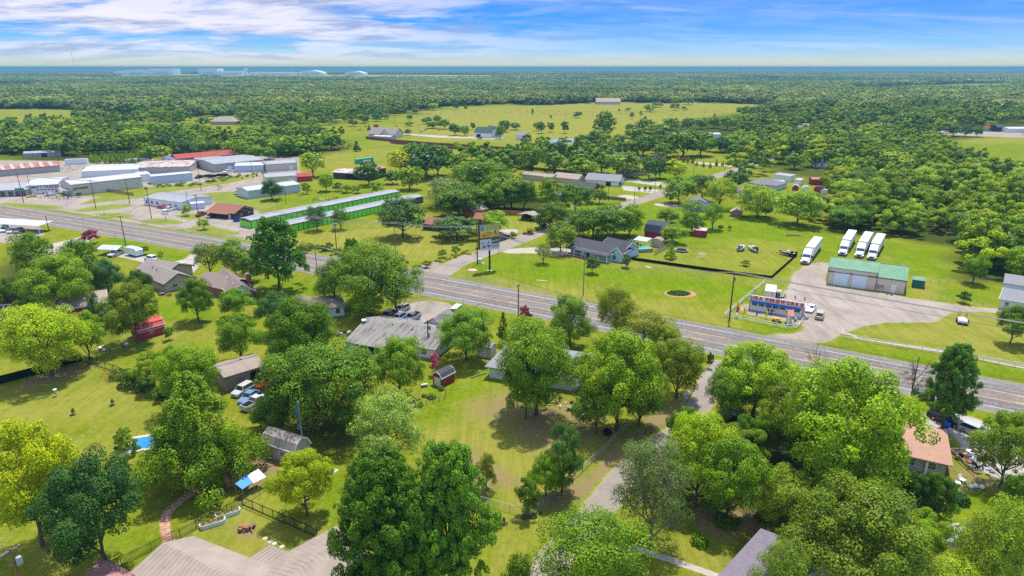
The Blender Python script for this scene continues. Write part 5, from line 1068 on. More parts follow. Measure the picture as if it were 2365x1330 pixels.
MB().box(L*.84, -.9, 2.9, L*.98, -.7, 3.9).build('sign', mat('sign_green', (.03, .35, .15), .5), e)
e, L, D, h = building('striped_roof_barn', 'long barn with red and pale striped rusty metal roof at the left edge', (-140, 420), (140, 396), 16, 3.5, GAB(1.6), W_GREY, MR_RSTRIPE, over=.4, cat='barn')
mb = MB(); n = 24
for j in range(n):
    if j % 2: continue
    x = L*j/n
    for s0, s1, z0, z1 in ((-.4, D/2, h+.05, h+1.78), (D/2, D+.4, h+1.78, h+.05)): mb.slab([(x, s0, z0+.16), (x+L/n*.8, s0, z0+.16), (x+L/n*.8, s1, z1+.16), (x, s1, z1+.16)], .02)
tag(mb.build('pale_roof_sheets', metalroof('roof_pale_sheet', (.42, .35, .33)), e), kind='stuff')
building('mobile_home', 'long grey mobile home with a dark blue porch', (56, 365), (141, 361), 7.5, 2.9, GAB(1.0), W_GREY, MR_GREY, over=.2, cat='mobile home', ops=[('f', .25, 1, .8, 1.2, 'win'), ('f', .55, 0, 3.5, 2.6, 'dark', W_NAVY), ('f', .85, 1, .8, 1.2, 'win'), ('f', .38, 1, .8, 1.2, 'win')])
building('white_trailer_box', 'white trailer body standing behind the striped roof barn', (151, 381), (203, 379), 3, 3.2, [(0, 0), (1, 0)], W_WHITE, MR_WHITE, over=.02, cat='container')
WH = [('warehouse', 'low white warehouse with wide pale roof behind the mattress store', (190, 410), (320, 404), 26, 3.2, W_WHITE, MR_WHITE), ('warehouse', 'grey roofed warehouse with a rusty patch behind the light blue container', (300, 402), (440, 398), 30, 3.4, W_GREY, MR_RUST),
      ('warehouse', 'pale blue box warehouse on the weedy verge', (352, 426), (446, 417), 8, 4.0, W_SBLUE, MR_WHITE), ('warehouse', 'small white block between the beige store and the pale blue box warehouse', (324, 420), (350, 417), 10, 3.6, W_WHITE, MR_WHITE),
      ('warehouse', 'grey metal warehouse with big white sliding door', (450, 385), (497, 398), 30, 4.6, W_GREY, MR_GREY), ('warehouse', 'white low warehouse right of the grey one with the sliding door', (543, 398), (610, 396), 14, 3.6, W_SBLUE, MR_WHITE),
      ('warehouse', 'tall beige storage block with two doors left of the round yellow tree', (615, 397), (687, 392), 16, 4.2, W_CREAM, MR_GREY), ('warehouse', 'low beige workshop below the tall beige storage block', (615, 428), (687, 423), 14, 4.0, W_CREAM, MR_GREY),
      ('warehouse', 'light blue warehouse with a tree growing in front', (548, 452), (575, 460), 26, 3.8, W_SBLUE, MR_WHITE)]
for nm, lb, A_, B_, D_, h_, w_, r_ in WH:
    building(nm, lb, A_, B_, D_, h_, GAB(.9 if D_ > 9 else .3), w_, r_, axis='y' if A_ in ((450, 385), (548, 452)) else 'x', over=.15, cat='warehouse', seams=2.0,
             ops=[('r', .3, 0, 3, 2.8, 'dark', W_WHITE)] if A_ == (450, 385) else [('f', .8, 0, 2.4, 2.6, 'dark', W_WHITE)] if 'beige' in lb else [])
e, L, D, h = building('red_roof_shelter', 'long open shelter with bright red metal roof', (411, 380), (545, 368), 14, 3.6, GAB(2.0), M_GREYM, MR_RED, over=.5, cat='shelter', open_sides='all', seams=1.5)
building('white_gable_barn', 'small white barn at the left end of the red roofed shelter', (375, 373), (408, 378), 12, 3.3, GAB(1.4), W_WHITE, MR_GREY, axis='y', over=.3, cat='barn', ops=[('f', .5, 0, 1.4, 2.4, 'dark', M_GREYM)])
building('blue_trailer_box', 'long pale blue box trailer behind the grey roofed warehouse', (292, 379), (345, 376), 3, 2.8, [(0, 0), (1, 0)], W_SBLUE, MR_BLUEG, over=.02, cat='container')
# self storage rows
def storage(label, A_, B_, D_, h_, nd, side_doors=(0, 1)):
    e, L, D, h = building('storage_row', label, A_, B_, D_, h_, GAB(.45), W_DGREY, MR_GREY, over=.12, seams=1.5, cat='storage building')
    n = nd; w = L*(side_doors[1]-side_doors[0])/n
    for i in range(n): door = MB().box(-w*.42, -.05, 0, w*.42, -.004, h*.9).build('roll_door', W_LGREEN, e, (L*side_doors[0]+w*(i+.5), 0, 0))
    return e, L, D, h
e, L, D, h = storage('longer storage row with bright green roll doors, the far one of two', (581, 528), (924, 457), 7.5, 3.0, 30)
for i in range(4): MB().box(-.75, -.05, 0, .75, -.004, 2.4).build('roll_door', W_LGREEN, e, (0, D*(.14+.24*i), 0), (0, 0, -math.pi/2))
storage('nearer storage row with bright green roll doors behind the vacant lot', (655, 541), (978, 468), 7.5, 2.9, 26, (0, .78))
# beyond the storage rows
e, L, D, h = building('old_barn', 'sagging old barn with pale rusty roofs beside the green container', (770, 412), (860, 417), 14, 3.4, GAB(1.2), W_DBROWN, MR_RUST, over=.6, cat='barn', ops=[('f', .5, 0, 8, 2.6, 'dark')]); building('old_barn_end', 'rusty red lean-to roof at the right end of the old barn', (852, 405), (892, 400), 6, 3.0, SHED(.9), W_DBROWN, MR_MAROON, over=.3, cat='annex')
building('red_lean_shed', 'small shed with slanting dark red front left of the old barn', (688, 420), (722, 418), 6, 2.6, SHED(1.0), W_RED2, MR_RED, over=.2, cat='shed')
building('green_container', 'green shipping container with white panel in the pasture', (825, 379), (863, 374), 2.5, 2.8, [(0, 0), (1, 0)], mat('container_green', (.04, .36, .20), .6, .1, .6), mat('container_green', (.04, .36, .20), .6), over=.02, cat='container', ops=[('f', .6, .7, 6, 1.2, 'dark', M_WHITE)])
building('green_container_far', 'small green container among the trees right of the red fence', (1251, 366), (1270, 368), 3, 2.8, [(0, 0), (1, 0)], mat('container_green', (.04, .36, .20), .6), mat('container_green', (.04, .36, .20), .6), over=.02, cat='container')
e, L, D, h = building('farm_house', 'grey roofed brick farmhouse among trees, the leftmost house on the far lawns', (486, 288), (544, 288), 14, 3.2, GAB(5), W_TAN, SH_TAUPE, over=.8, hip=-1)
e, L, D, h = building('gabled_house', 'large tan house with several grey gables beside the red fence', (852, 318), (912, 320), 16, 3.5, GAB(4.5), W_CREAM, SH_GREY, over=.6, ops=[('f', .2, 1, 1.6, 1.4, 'win'), ('f', .8, 1, 1.6, 1.4, 'win')]); building('gabled_house_wing', 'front gable of the large tan house beside the red fence', (880, 319), (900, 320), 9, 3.5, GAB(4), W_CREAM, SH_GREY, axis='y', over=.5)
building('white_top_carport', 'white topped carport in front of the large gabled tan house', (862, 322), (902, 324), 8, 2.8, GAB(.6), W_GREY, MR_WHITE, over=.3, cat='carport')
e, L, D, h = building('white_farmhouse', 'white two storey farmhouse with dark green roof', (1096, 317), (1134, 319), 10, 4.5, GAB(4.0), W_WHITE, SH_DGREEN, over=.5, ops=[('f', .25, 0, 4, 3, 'dark')]); building('white_farmhouse_wing', 'taller gabled wing of the white farmhouse with green roof', (1134, 318), (1158, 317), 16, 5, GAB(4.2), W_WHITE, SH_DGREEN, axis='y', over=.5, ops=[('f', .5, 1, 1.2, 1.5, 'win'), ('f', .5, 4.4, 1, 1.2, 'win')])
building('white_barn', 'small white barn right of the white farmhouse', (1190, 323), (1215, 324), 10, 3.6, GAB(2.5), W_WHITE, SH_GREY, over=.3, cat='barn', ops=[('f', .3, 1, .8, .8, 'win')])
building('far_ranch_house', 'long pale roofed ranch house at the edge of the dark forest behind the pasture', (1378, 241), (1432, 241), 20, 4.5, GAB(5), W_CREAM, SH_TAN, over=1)
building('far_white_barn', 'far white shed in front of the dark belt of trees right of the pasture', (1638, 320), (1664, 320), 10, 3.6, GAB(.8), W_WHITE, MR_WHITE, over=.2, cat='shed')
building('brick_cottage', 'tan brick cottage with grey roof beside a magenta tree', (1842, 304), (1872, 304), 12, 3.2, GAB(4), W_TAN, SH_GREY, over=.6); building('red_roof_house', 'far house with red roof between two magenta bushes', (1900, 293), (1922, 293), 12, 3.2, GAB(3.5), W_TAN, MR_RED, over=.6)
building('long_low_barn', 'long white metal barn at the right edge of the far fields', (2328, 306), (2400, 306), 12, 3.4, GAB(1.2), W_WHITE, MR_WHITE, over=.3, cat='barn'); building('far_lodge', 'small dark lodge beside the long white metal barn', (2302, 304), (2316, 304), 9, 4, GAB(2), W_NAVY, SH_CHAR, over=.3); building('pink_shed', 'small red roofed shed left of the dark lodge', (2276, 302), (2288, 302), 6, 3, GAB(1.5), W_CREAM, MR_RED, over=.3, cat='shed')
building('dark_roof_white_house', 'white house with dark purple-grey roof in front of the dense bright wood', (1879, 386), (1921, 387), 8, 3.2, GAB(3.0), W_PBLUE, SH_PURP, over=.4, ops=[('f', .45, .6, .9, 1.6, 'win'), ('f', .1, .6, .9, 1.6, 'win')])
building('red_long_shed', 'long dark red metal shed behind the two little red barns', (1873, 427), (1922, 428), 4.5, 2.8, [(0, 0), (.25, .6), (.5, .8), (.75, .6), (1, 0)], W_RED, MR_MAROON, over=.1, cat='shed')
for i, (A_, B_, D_, h_, pr, w_, r_, lb) in enumerate([((1834, 426), (1848, 428), 3.2, 2.6, SHED(.3), W_WHITE, MR_WHITE, 'upright white shed right of the light blue outbuildings'), ((1829, 441), (1843, 442), 3.0, 2.2, GAB(1.0), W_RED, MR_WHITE, 'small red playhouse shed with white roof in the light blue houses yard'),
        ((1852, 441), (1869, 442), 3, 1.4, [(0, 0), (.25, .7), (.5, .9), (.75, .7), (1, 0)], W_WHITE, MR_WHITE, 'white domed shelter between the two little red sheds'), ((1878, 447), (1893, 449), 4, 2.4, GAMB(1.2), W_RED2, MR_DARK, 'little red gambrel shed in front of the long dark red shed'), ((1894, 449), (1910, 450), 3, 1.9, SHED(.3), W_WHITE, MR_GREY, 'white lean-to right of the little red gambrel shed'),
        ((1770, 470), (1797, 472), 3, 2.2, SHED(.2), W_WHITE, MR_WHITE, 'low white box shed behind the round lawn trees'), ((1882, 480), (1903, 482), 3, 2, GAB(.8), W_PBLUE, MR_WHITE, 'pale blue shed half hidden behind the round lawn tree')]):
    building('small_shed', lb, A_, B_, D_, h_, pr, w_, r_, axis='y' if 'gambrel' in lb or 'domed' in lb or 'playhouse' in lb else 'x', over=.1, cat='shed')
e, L, D, h = building('blue_house', 'pale blue house with grey hip roof at the top of the street', (1726, 434), (1790, 442), 14, 2.8, GAB(2.0), W_LBLUE, SH_PURP, over=.5, hip=-1); building('blue_outbuilding', 'pale blue outbuilding with white roof right of the hip roofed blue house', (1776, 432), (1806, 435), 7, 2.9, GAB(.5), W_PBLUE, MR_WHITE, over=.2, cat='outbuilding'); building('blue_shed_long', 'long white shed behind the pale blue outbuilding', (1785, 415), (1824, 420), 6, 2.8, SHED(.4), W_WHITE, MR_GREY, over=.1, cat='shed')
building('blue_front_house', 'pale blue gabled house with dark window in front of the hip roofed blue house', (1702, 455), (1746, 458), 7, 2.7, GAB(1.8), W_PBLUE, SH_PURP, over=.4, ops=[('f', .15, 1, .9, 1.1, 'win', W_NAVY)]); building('street_house', 'blue-grey gabled house with charcoal roof by the street bend', (1588, 487), (1640, 489), 9, 2.8, GAB(2.2), W_LBLUE, SH_PURP, axis='y', over=.5, ops=[('f', .85, .2, 1.2, 1.6, 'win')])
building('brown_gable_shed', 'small brown wooden shed on the lawn right of the blue-grey street house', (1686, 500), (1712, 502), 5, 1.9, GAB(1.2), mat('wood_brown', (.30, .19, .12), .85, .15, 1.5), SH_TAUPE, axis='y', over=.3, cat='shed')
building('long_mobile_home', 'long tan mobile home with faded roof in the trees', (1205, 414), (1275, 422), 7, 2.8, GAB(1.0), W_TAN, MR_TAN, over=.2, cat='mobile home'); building('tan_gable_row', 'tan gabled building at the right end of the long tan mobile home', (1278, 420), (1335, 426), 8, 2.6, GAB(2.0), W_TAN, SH_TAN, over=.3)
building('white_porch_house', 'white house with grey gable and white columned porch on the side drive', (1352, 426), (1428, 431), 12, 2.7, GAB(2.4), W_WHITE, SH_LGREY, over=.5, ops=[('f', .7, 0, 2.6, 2.2, 'dark')]); building('dark_gable_cottage', 'low cottage with charcoal roof and red gable in front of the white columned house', (1302, 441), (1372, 446), 8, 2.5, GAB(1.8), W_RED, SH_CHAR, over=.4)
building('tan_dark_house', 'tan house with weathered brown roof beside the cluttered yard', (1452, 408), (1495, 404), 12, 2.8, GAB(2), W_TAN, SH_TAUPE, over=.6, hip=-1); building('long_white_trailer', 'long white trailer home behind the round trees at the pasture edge', (1418, 358), (1449, 352), 4, 3, GAB(.5), W_WHITE, MR_BLUEG, over=.1, cat='mobile home'); building('grey_workshop', 'grey gabled workshop behind the yellow-green street trees', (1510, 365), (1530, 366), 10, 3.4, GAB(1.5), W_GREY, MR_GREY, axis='y', over=.3, cat='workshop')
building('small_gazebo', 'little tan roofed gazebo by the wooden fence behind the mobile home', (1335, 396), (1355, 398), 5, 2.2, GAB(1.4), W_TAN, SH_TAN, over=.4, hip=-1, cat='gazebo'); building('pond_house', 'white roof glimpsed between trees at the right edge of the far bright lawns', (2240, 366), (2270, 367), 6, 2.6, GAB(.6), W_WHITE, MR_BLUEG, over=.2)
building('orange_house', 'orange painted house wall beside the cedar fence', (1094, 503), (1126, 497), 7, 2.7, GAB(1.5), W_ORANGE, SH_TAUPE, over=.3); building('brown_roof_house', 'small house with reddish brown roof behind the grey-green bushes', (977, 530), (1022, 535), 8, 2.4, GAB(1.6), W_DBROWN, SH_RED, over=.5)
building('brown_roof_house_end', 'brown roofed wing right of the grey-green bushes', (1095, 518), (1130, 520), 7, 2.3, GAB(1.5), W_DBROWN, SH_RED, over=.5)
building('open_carport', 'open carport with pale curved roof sheltering black vehicles', (1196, 508), (1236, 513), 6, 2.2, GAB(.7), M_GREYM, MR_TAN, axis='y', over=.15, cat='carport', open_sides='all')
building('highway_canopy', 'long white canopy with vans parked beneath at the left edge', (-60, 531), (92, 540), 6.5, 2.8, SHED(.4), M_WHITE, MR_WHITE, over=.2, cat='canopy', open_sides='all')
building('white_carport', 'white peaked carport over a blue tarpaulin behind the pickup', (226, 590), (272, 592), 5.5, 2.0, GAB(.8), M_WHITE, MR_WHITE, over=.1, cat='carport', open_sides='all')
building('inflatable_wall', 'red white and blue striped fireworks booth behind the upright trees', (1270, 460), (1296, 465), 4, 2.8, SHED(.2), flagmat('striped_booth', ((.5, .03, .05), (.05, .1, .5))), MR_WHITE, over=.1, cat='booth')
# wings and bays move with their houses: their parts go straight under the house
def join_wing(wing, house):
    w, h_ = bpy.data.objects[wing], bpy.data.objects[house]; bpy.context.view_layer.update(); M = h_.matrix_world.inverted() @ w.matrix_world
    for c in list(w.children): m0 = c.matrix_basis.copy(); c.parent = h_; c.matrix_parent_inverse.identity(); c.matrix_basis = M @ m0
    bpy.data.objects.remove(w)
for w_, h_ in (('gable_wing', 'blue_ranch_house'), ('side_wing', 'blue_ranch_house'), ('weathered_wing', 'weathered_house'), ('cottage_wing', 'white_cottage'), ('tan_house_wing', 'tan_gable_house'), ('brick_house_wing', 'brick_house'), ('metal_roof_wing', 'metal_roof_house'), ('patio_roof', 'metal_roof_house'), ('carport_bay', 'metal_garage'),
               ('gabled_house_wing', 'gabled_house'), ('white_farmhouse_wing', 'white_farmhouse'), ('brown_roof_house_end', 'brown_roof_house'), ('white_side_house_wing', 'white_side_house'), ('old_barn_end', 'old_barn'), ('store_porch', 'ranch_store'), ('small_annex', 'white_flat_office')): join_wing(w_, h_)
# hangars on the horizon
HG = [('hangar', 'flat topped white hangar left of the pair on the horizon', 290, 342, 170.5, 161, 0), ('hangar', 'large boxy white hangar left of the two horizon blocks', 343, 401, 171, 158.5, 0), ('hangar', 'shorter boxy white hangar right of the largest horizon block', 459, 503, 171, 158.5, 0),
      ('hangar', 'long low white shed right of the boxy hangars', 505, 560, 171, 164.5, 0), ('hangar', 'very long low white airfield building', 575, 690, 172, 166.5, 0), ('hangar', 'twin arched white hangar on the airfield', 688, 746, 173, 162, 6), ('hangar', 'single arched white hangar on the airfield', 797, 842, 174, 164, 8), ('hangar', 'small low white hangar before the twin arched one', 265, 290, 169, 164, 0)]
M_HANG = mat('hangar_white', (.85, .84, .82), .7, .05, .01)
for nm, lb, x0, x1, yb, yt, arch in HG:
    P = G((x0+x1)/2, 174); k = depth_scale(P); w = (x1-x0)*k; hh = max(12, zat(P, yt)); e = empty(nm, (P.x, P.y, 0), 0, lb, 'hangar')
    prof = [(0, 0), (0, hh), (w, hh), (w, 0)] if not arch else [(0, 0), (0, hh*.5)]+[(w*i/8, hh*(.5+.5*math.sin(math.pi*i/8))) for i in range(1, 8)]+[(w, hh*.5), (w, 0)]
    MB().extr([(x-w/2, z) for x, z in prof], 'y', 0, 120).build('hall', M_HANG, e); MB().box(-w*.3, -1.5, 0, w*.3, -.1, hh*.55).build('door', mat('hangar_door', (.6, .62, .64), .7), e)
P = G(568, 174); e = empty('control_tower', (P.x, P.y, 0), 0, 'thin pale control tower on the airfield', 'tower'); hh = zat(P, 158); MB().box(-7, -7, 0, 7, 7, hh*.8).build('shaft', M_HANG, e); MB().box(-11, -11, hh*.8, 11, 11, hh).build('cab', M_HANG, e)
tag(sheet('airfield', [(250, 181), (1160, 182), (1150, 173.5), (260, 172)], mat('airfield_grass', (.30, .34, .14), .9, .3, .003), .3, 0, .1, step=200), kind='structure')
P = G(173, 163); e = empty('radio_mast', (P.x, P.y, 0), 0, 'thin white radio mast on the left horizon', 'mast'); MB().tube([(0, 0, 0), (0, 0, zat(P, 119))], 4, 4).build('mast', M_HANG, e)
# ------------------------------------------------------------------ vehicles
CARP = {}
def paint(c):
    k = 'paint_%.2f_%.2f_%.2f' % c; return mat(k, c, .3, .04, 1, .6)
SPEC = {  # length, width, height, waist, [cabin base x0, roof x0, roof x1, cabin base x1] from the front, bonnet height at the nose
 'sedan': (4.7, 1.82, 1.45, .95, (1.35, 2.0, 3.35, 4.2), .72), 'suv': (4.75, 1.9, 1.75, 1.05, (1.25, 1.75, 4.15, 4.65), .92), 'van': (5.3, 2.0, 2.05, 1.1, (.75, 1.5, 5.0, 5.25), .95), 'pickup': (5.7, 1.98, 1.82, 1.1, (1.45, 2.05, 3.3, 3.6), 1.0), 'sports': (4.4, 1.85, 1.25, .82, (1.5, 2.2, 3.1, 4.1), .62)}
def car_meshes(kind, c):
    key = (kind, c)
    if key in CARP: return CARP[key]
    L, W, H, wz, (a, b, cc, d), nz = SPEC[kind]; p = paint(c); w = W/2; o = []
    mb = MB()   # hull: lofted sections along x (front at 0)
    secs = [(0, .80, .38, nz*.78), (.12, .93, .28, nz*.92), (.5, 1, .22, nz), (a, 1, .2, wz), (L*.5, 1, .2, wz), (d, 1, .2, wz+(0 if kind != 'pickup' else 0)), (L-.15, .97, .24, wz*.97), (L, .9, .36, wz*.88)]
    for x, k, z0, z1 in secs: mb.v += [(x, -w*k, z0), (x, -w*k, z1-.12), (x, -w*k*.93, z1), (x, w*k*.93, z1), (x, w*k, z1-.12), (x, w*k, z0)]
    for i in range(len(secs)-1):
        for j in range(6): q = i*6; j2 = (j+1) % 6; mb.f.append((q+j, q+j2, q+6+j2, q+6+j)); mb.m.append(0)
    n = (len(secs)-1)*6; mb.f += [tuple(range(6)), tuple(n+5-i for i in range(6))]; mb.m += [0, 0]
    o.append(('body', mb.mesh('car_body', p), (0, 0, 0), None))
    if kind == 'pickup':
        bed = MB().box(d+.12, -w*.8, wz-.02, L-.12, w*.8, wz+.012); o.append(('bed', bed.mesh('bed', M_DARK), (0, 0, 0), None))
        r = MB().box(d, -w*.93, wz, L, -w*.8, wz+.1).box(d, w*.8, wz, L, w*.93, wz+.1).box(L-.1, -w*.8, wz, L, w*.8, wz+.1).box(d, -w*.8, wz, d+.1, w*.8, wz+.1); o.append(('bed_rail', r.mesh('bed_rail', p), (0, 0, 0), None))
    k0, k1 = .92, .76
    V = [(a, -w*k0, wz), (d, -w*k0, wz), (d, w*k0, wz), (a, w*k0, wz), (b, -w*k1, H-.05), (cc, -w*k1, H-.05), (cc, w*k1, H-.05), (b, w*k1, H-.05)]
    def inset(q, s=.9, out=.012):
        P = [Vector(V[i]) for i in q]; c0 = sum(P, Vector())/4; nn = (P[1]-P[0]).cross(P[3]-P[0]).normalized(); nn = nn if nn.dot(c0-Vector((L/2, 0, wz))) > 0 else -nn
        return [tuple(c0+(p_-c0)*s+nn*out) for p_ in P]
    o.append(('cabin', MB().add(V, [(0, 1, 5, 4), (1, 2, 6, 5), (2, 3, 7, 6), (3, 0, 4, 7), (4, 5, 6, 7), (0, 3, 2, 1)]).mesh('cabin', p), (0, 0, 0), None))
    o.append(('roof', MB().box(b-.02, -w*k1-.02, H-.06, cc+.02, w*k1+.02, H).mesh('car_roof', p), (0, 0, 0), None))
    for nm, q in (('windscreen', (3, 0, 4, 7)), ('rear_window', (1, 2, 6, 5)), ('side_window', (0, 1, 5, 4)), ('side_window', (2, 3, 7, 6))):
        o.append((nm, MB().slab(inset(q), .006).mesh(nm, M_CARGLASS), (0, 0, 0), None))
    wm = MB(); r = .36 if kind in ('pickup', 'suv', 'van') else .33
    wm.tube([(0, -.11, 0), (0, .11, 0)], r, 14); rm = MB().tube([(0, -.125, 0), (0, .125, 0)], r*.6, 10)
    tm, rmm = wm.mesh('tyre', M_TYRE), rm.mesh('rim', M_RIM)
    for x in (L*.185, L*.79):
        for s_ in (-1, 1): o.append(('wheel', tm, (x, s_*(w-.1), r), rmm))
    for s_ in (-1, 1):
        o.append(('headlight', MB().box(-.015, s_*w*.62-.16, nz*.62, .1, s_*w*.62+.16, nz*.8).mesh('headlight', M_CHROME), (0, 0, 0), None))
        o.append(('taillight', MB().box(L-.1, s_*w*.74-.1, wz*.6, L+.015, s_*w*.74+.1, wz*.85).mesh('taillight', mat('tail_red', (.45, .01, .01), .3)), (0, 0, 0), None))
        o.append(('mirror', MB().box(a+.35, s_*(w+.1)-.08, wz+.0, a+.5, s_*(w+.1)+.08, wz+.16).mesh('mirror', p), (0, 0, 0), None))
    o.append(('bumper', MB().box(-.05, -w*.8, .3, .05, w*.8, .5).mesh('bumper', M_DARK if kind == 'pickup' else p), (0, 0, 0), None)); o.append(('grille', MB().box(-.02, -w*.4, nz*.55, .12, w*.4, nz*.76).mesh('grille', M_DARK), (0, 0, 0), None))
    CARP[key] = o; return o
CW_ = {'white': (.78, .79, .80), 'silver': (.42, .42, .42), 'grey': (.20, .19, .18), 'red': (.45, .02, .03), 'brightred': (.62, .02, .01), 'black': (.015, .015, .018), 'blue': (.12, .22, .38), 'yellow': (.75, .50, .02), 'navy': (.02, .04, .12), 'maroon': (.22, .02, .04), 'champagne': (.42, .36, .28)}
def car(kind, colr, px, py, tx, ty, label, group=None, z=0):
    """Car centred on photo point (px, py) with its nose towards photo point (tx, ty)."""
    P = G(px, py); d = (G(tx, ty)-P).normalized(); rz = math.atan2(d.y, d.x)+math.pi; L = SPEC[kind][0]
    e = empty({'suv': 'parked_suv', 'van': 'parked_van', 'pickup': 'pickup_truck'}.get(kind, 'parked_car'), (P.x+d.x*L/2, P.y+d.y*L/2, z), rz, label, {'suv': 'suv', 'van': 'van', 'pickup': 'pickup'}.get(kind, 'car'), group)
    for nm, me, loc, rim in car_meshes(kind, CW_[colr]):
        q = link(nm, me, e, loc)
        if rim is not None: link('rim', rim, q)
    return e
car('sedan', 'white', 1872, 717, 1866, 724, 'white sedan parked at the right end of the fireworks stand')
car('suv', 'champagne', 1893, 733, 1896, 722, 'silver-brown SUV seen from behind on the gravel lot beside the fireworks stand')
car('sports', 'yellow', 74, 455, 60, 456, 'bright yellow car in front of the MATTRESSES wall'); car('van', 'navy', 6, 444, 30, 446, 'dark blue van in front of the corner shop at the left edge')
car('sedan', 'red', 373, 481, 360, 479, 'red car parked beside the white pale-roofed office'); car('pickup', 'white', 391, 487, 372, 491, 'white pickup parked in front of the white pale-roofed office')
car('pickup', 'maroon', 465, 498, 450, 503, 'dark red pickup parked left of the brown log office'); car('sedan', 'grey', 486, 502, 474, 507, 'grey sedan parked at the porch of the brown log office')
car('pickup', 'silver', 268, 590, 252, 596, 'silver pickup on the concrete drive beside the blue-tarped carport'); car('suv', 'white', 349, 601, 335, 598, 'white SUV at the end of the curved drive behind the enclosed trailer')
car('pickup', 'white', 417, 620, 425, 628, 'white pickup partly hidden by the tan gable roof'); car('van', 'white', 12, 534, 6, 539, 'white van under the long left canopy', ); car('sedan', 'silver', 26, 537, 18, 542, 'silver car second from the left under the long left canopy'); car('suv', 'grey', 44, 537, 36, 541, 'grey SUV third from the left under the long left canopy')
car('suv', 'maroon', 896, 733, 884, 740, 'dark red SUV behind the weathered grey roof'); car('suv', 'white', 921, 740, 908, 748, 'white SUV with black windows behind the weathered grey roof, nearest the house'); car('suv', 'champagne', 928, 719, 912, 726, 'pale SUV in the shade of the big roadside oak')
car('pickup', 'silver', 953, 738, 940, 746, 'silver pickup right of the white SUV behind the weathered roof'); car('van', 'white', 1052, 727, 1044, 734, 'white minivan parked on the verge beside the highway'); car('sports', 'black', 1022, 750, 1008, 754, 'black car between the weathered house and the round tree')
car('sports', 'brightred', 622, 890, 600, 897, 'bright red sports car beside the carport'); car('suv', 'black', 596, 874, 580, 880, 'black vehicle in shadow under the open carport bay'); car('suv', 'silver', 563, 907, 547, 916, 'silver SUV nearest the tan metal garage in the row of parked cars')
car('sedan', 'blue', 576, 922, 562, 932, 'faded blue sedan between the silver SUV and the pale pickup'); car('pickup', 'silver', 592, 936, 612, 925, 'pale pickup with its empty bed towards the camera'); car('pickup', 'grey', 616, 948, 634, 938, 'dark grey pickup at the end of the row of parked cars, under the trees')
car('pickup', 'black', 2184, 975, 2210, 985, 'black pickup covered with green branches under the right hand pine'); car('suv', 'silver', 2250, 1003, 2262, 1008, 'old silver off-roader facing the bright tree at the right edge'); car('sedan', 'black', 1692, 970, 1680, 964, 'black car in tree shade beside the gravel drive')
hp = hpt(64, 0); car('suv', 'navy', 1984, 866, 2010, 872, 'dark blue SUV driving along the highway behind the large olive tree')
car('suv', 'white', 524, 399, 512, 401, 'white SUV parked by the grey warehouse with sliding door'); car('sedan', 'white', 542, 396, 532, 396, 'white sedan right of the white SUV by the grey warehouse'); car('pickup', 'black', 461, 411, 450, 413, 'black pickup with red load among trailers by the pale blue box warehouse')
car('suv', 'maroon', 424, 381, 416, 383, 'red vehicle in front of the red roofed shelter'); car('suv', 'black', 437, 380, 430, 382, 'black vehicle right of the red one before the red roofed shelter'); car('sedan', 'grey', 548, 448, 540, 452, 'grey car at the left end of the light blue warehouse')
car('suv', 'black', 1212, 506, 1205, 510, 'black vehicle left one under the open curved carport'); car('suv', 'black', 1222, 507, 1216, 511, 'black vehicle right one under the open curved carport'); car('pickup', 'black', 1163, 553, 1155, 556, 'black pickup beside the street behind the billboard')
car('pickup', 'grey', 1272, 571, 1262, 573, 'grey pickup in the shade left of the charcoal roofed house'); car('pickup', 'white', 1506, 392, 1500, 396, 'white work truck in the cluttered yard by the tan house'); car('pickup', 'red', 1578, 370, 1590, 370, 'red pickup far off on the lane with small conical trees'); car('suv', 'grey', 1108, 321, 1100, 322, 'grey SUV in front of the white farmhouse')
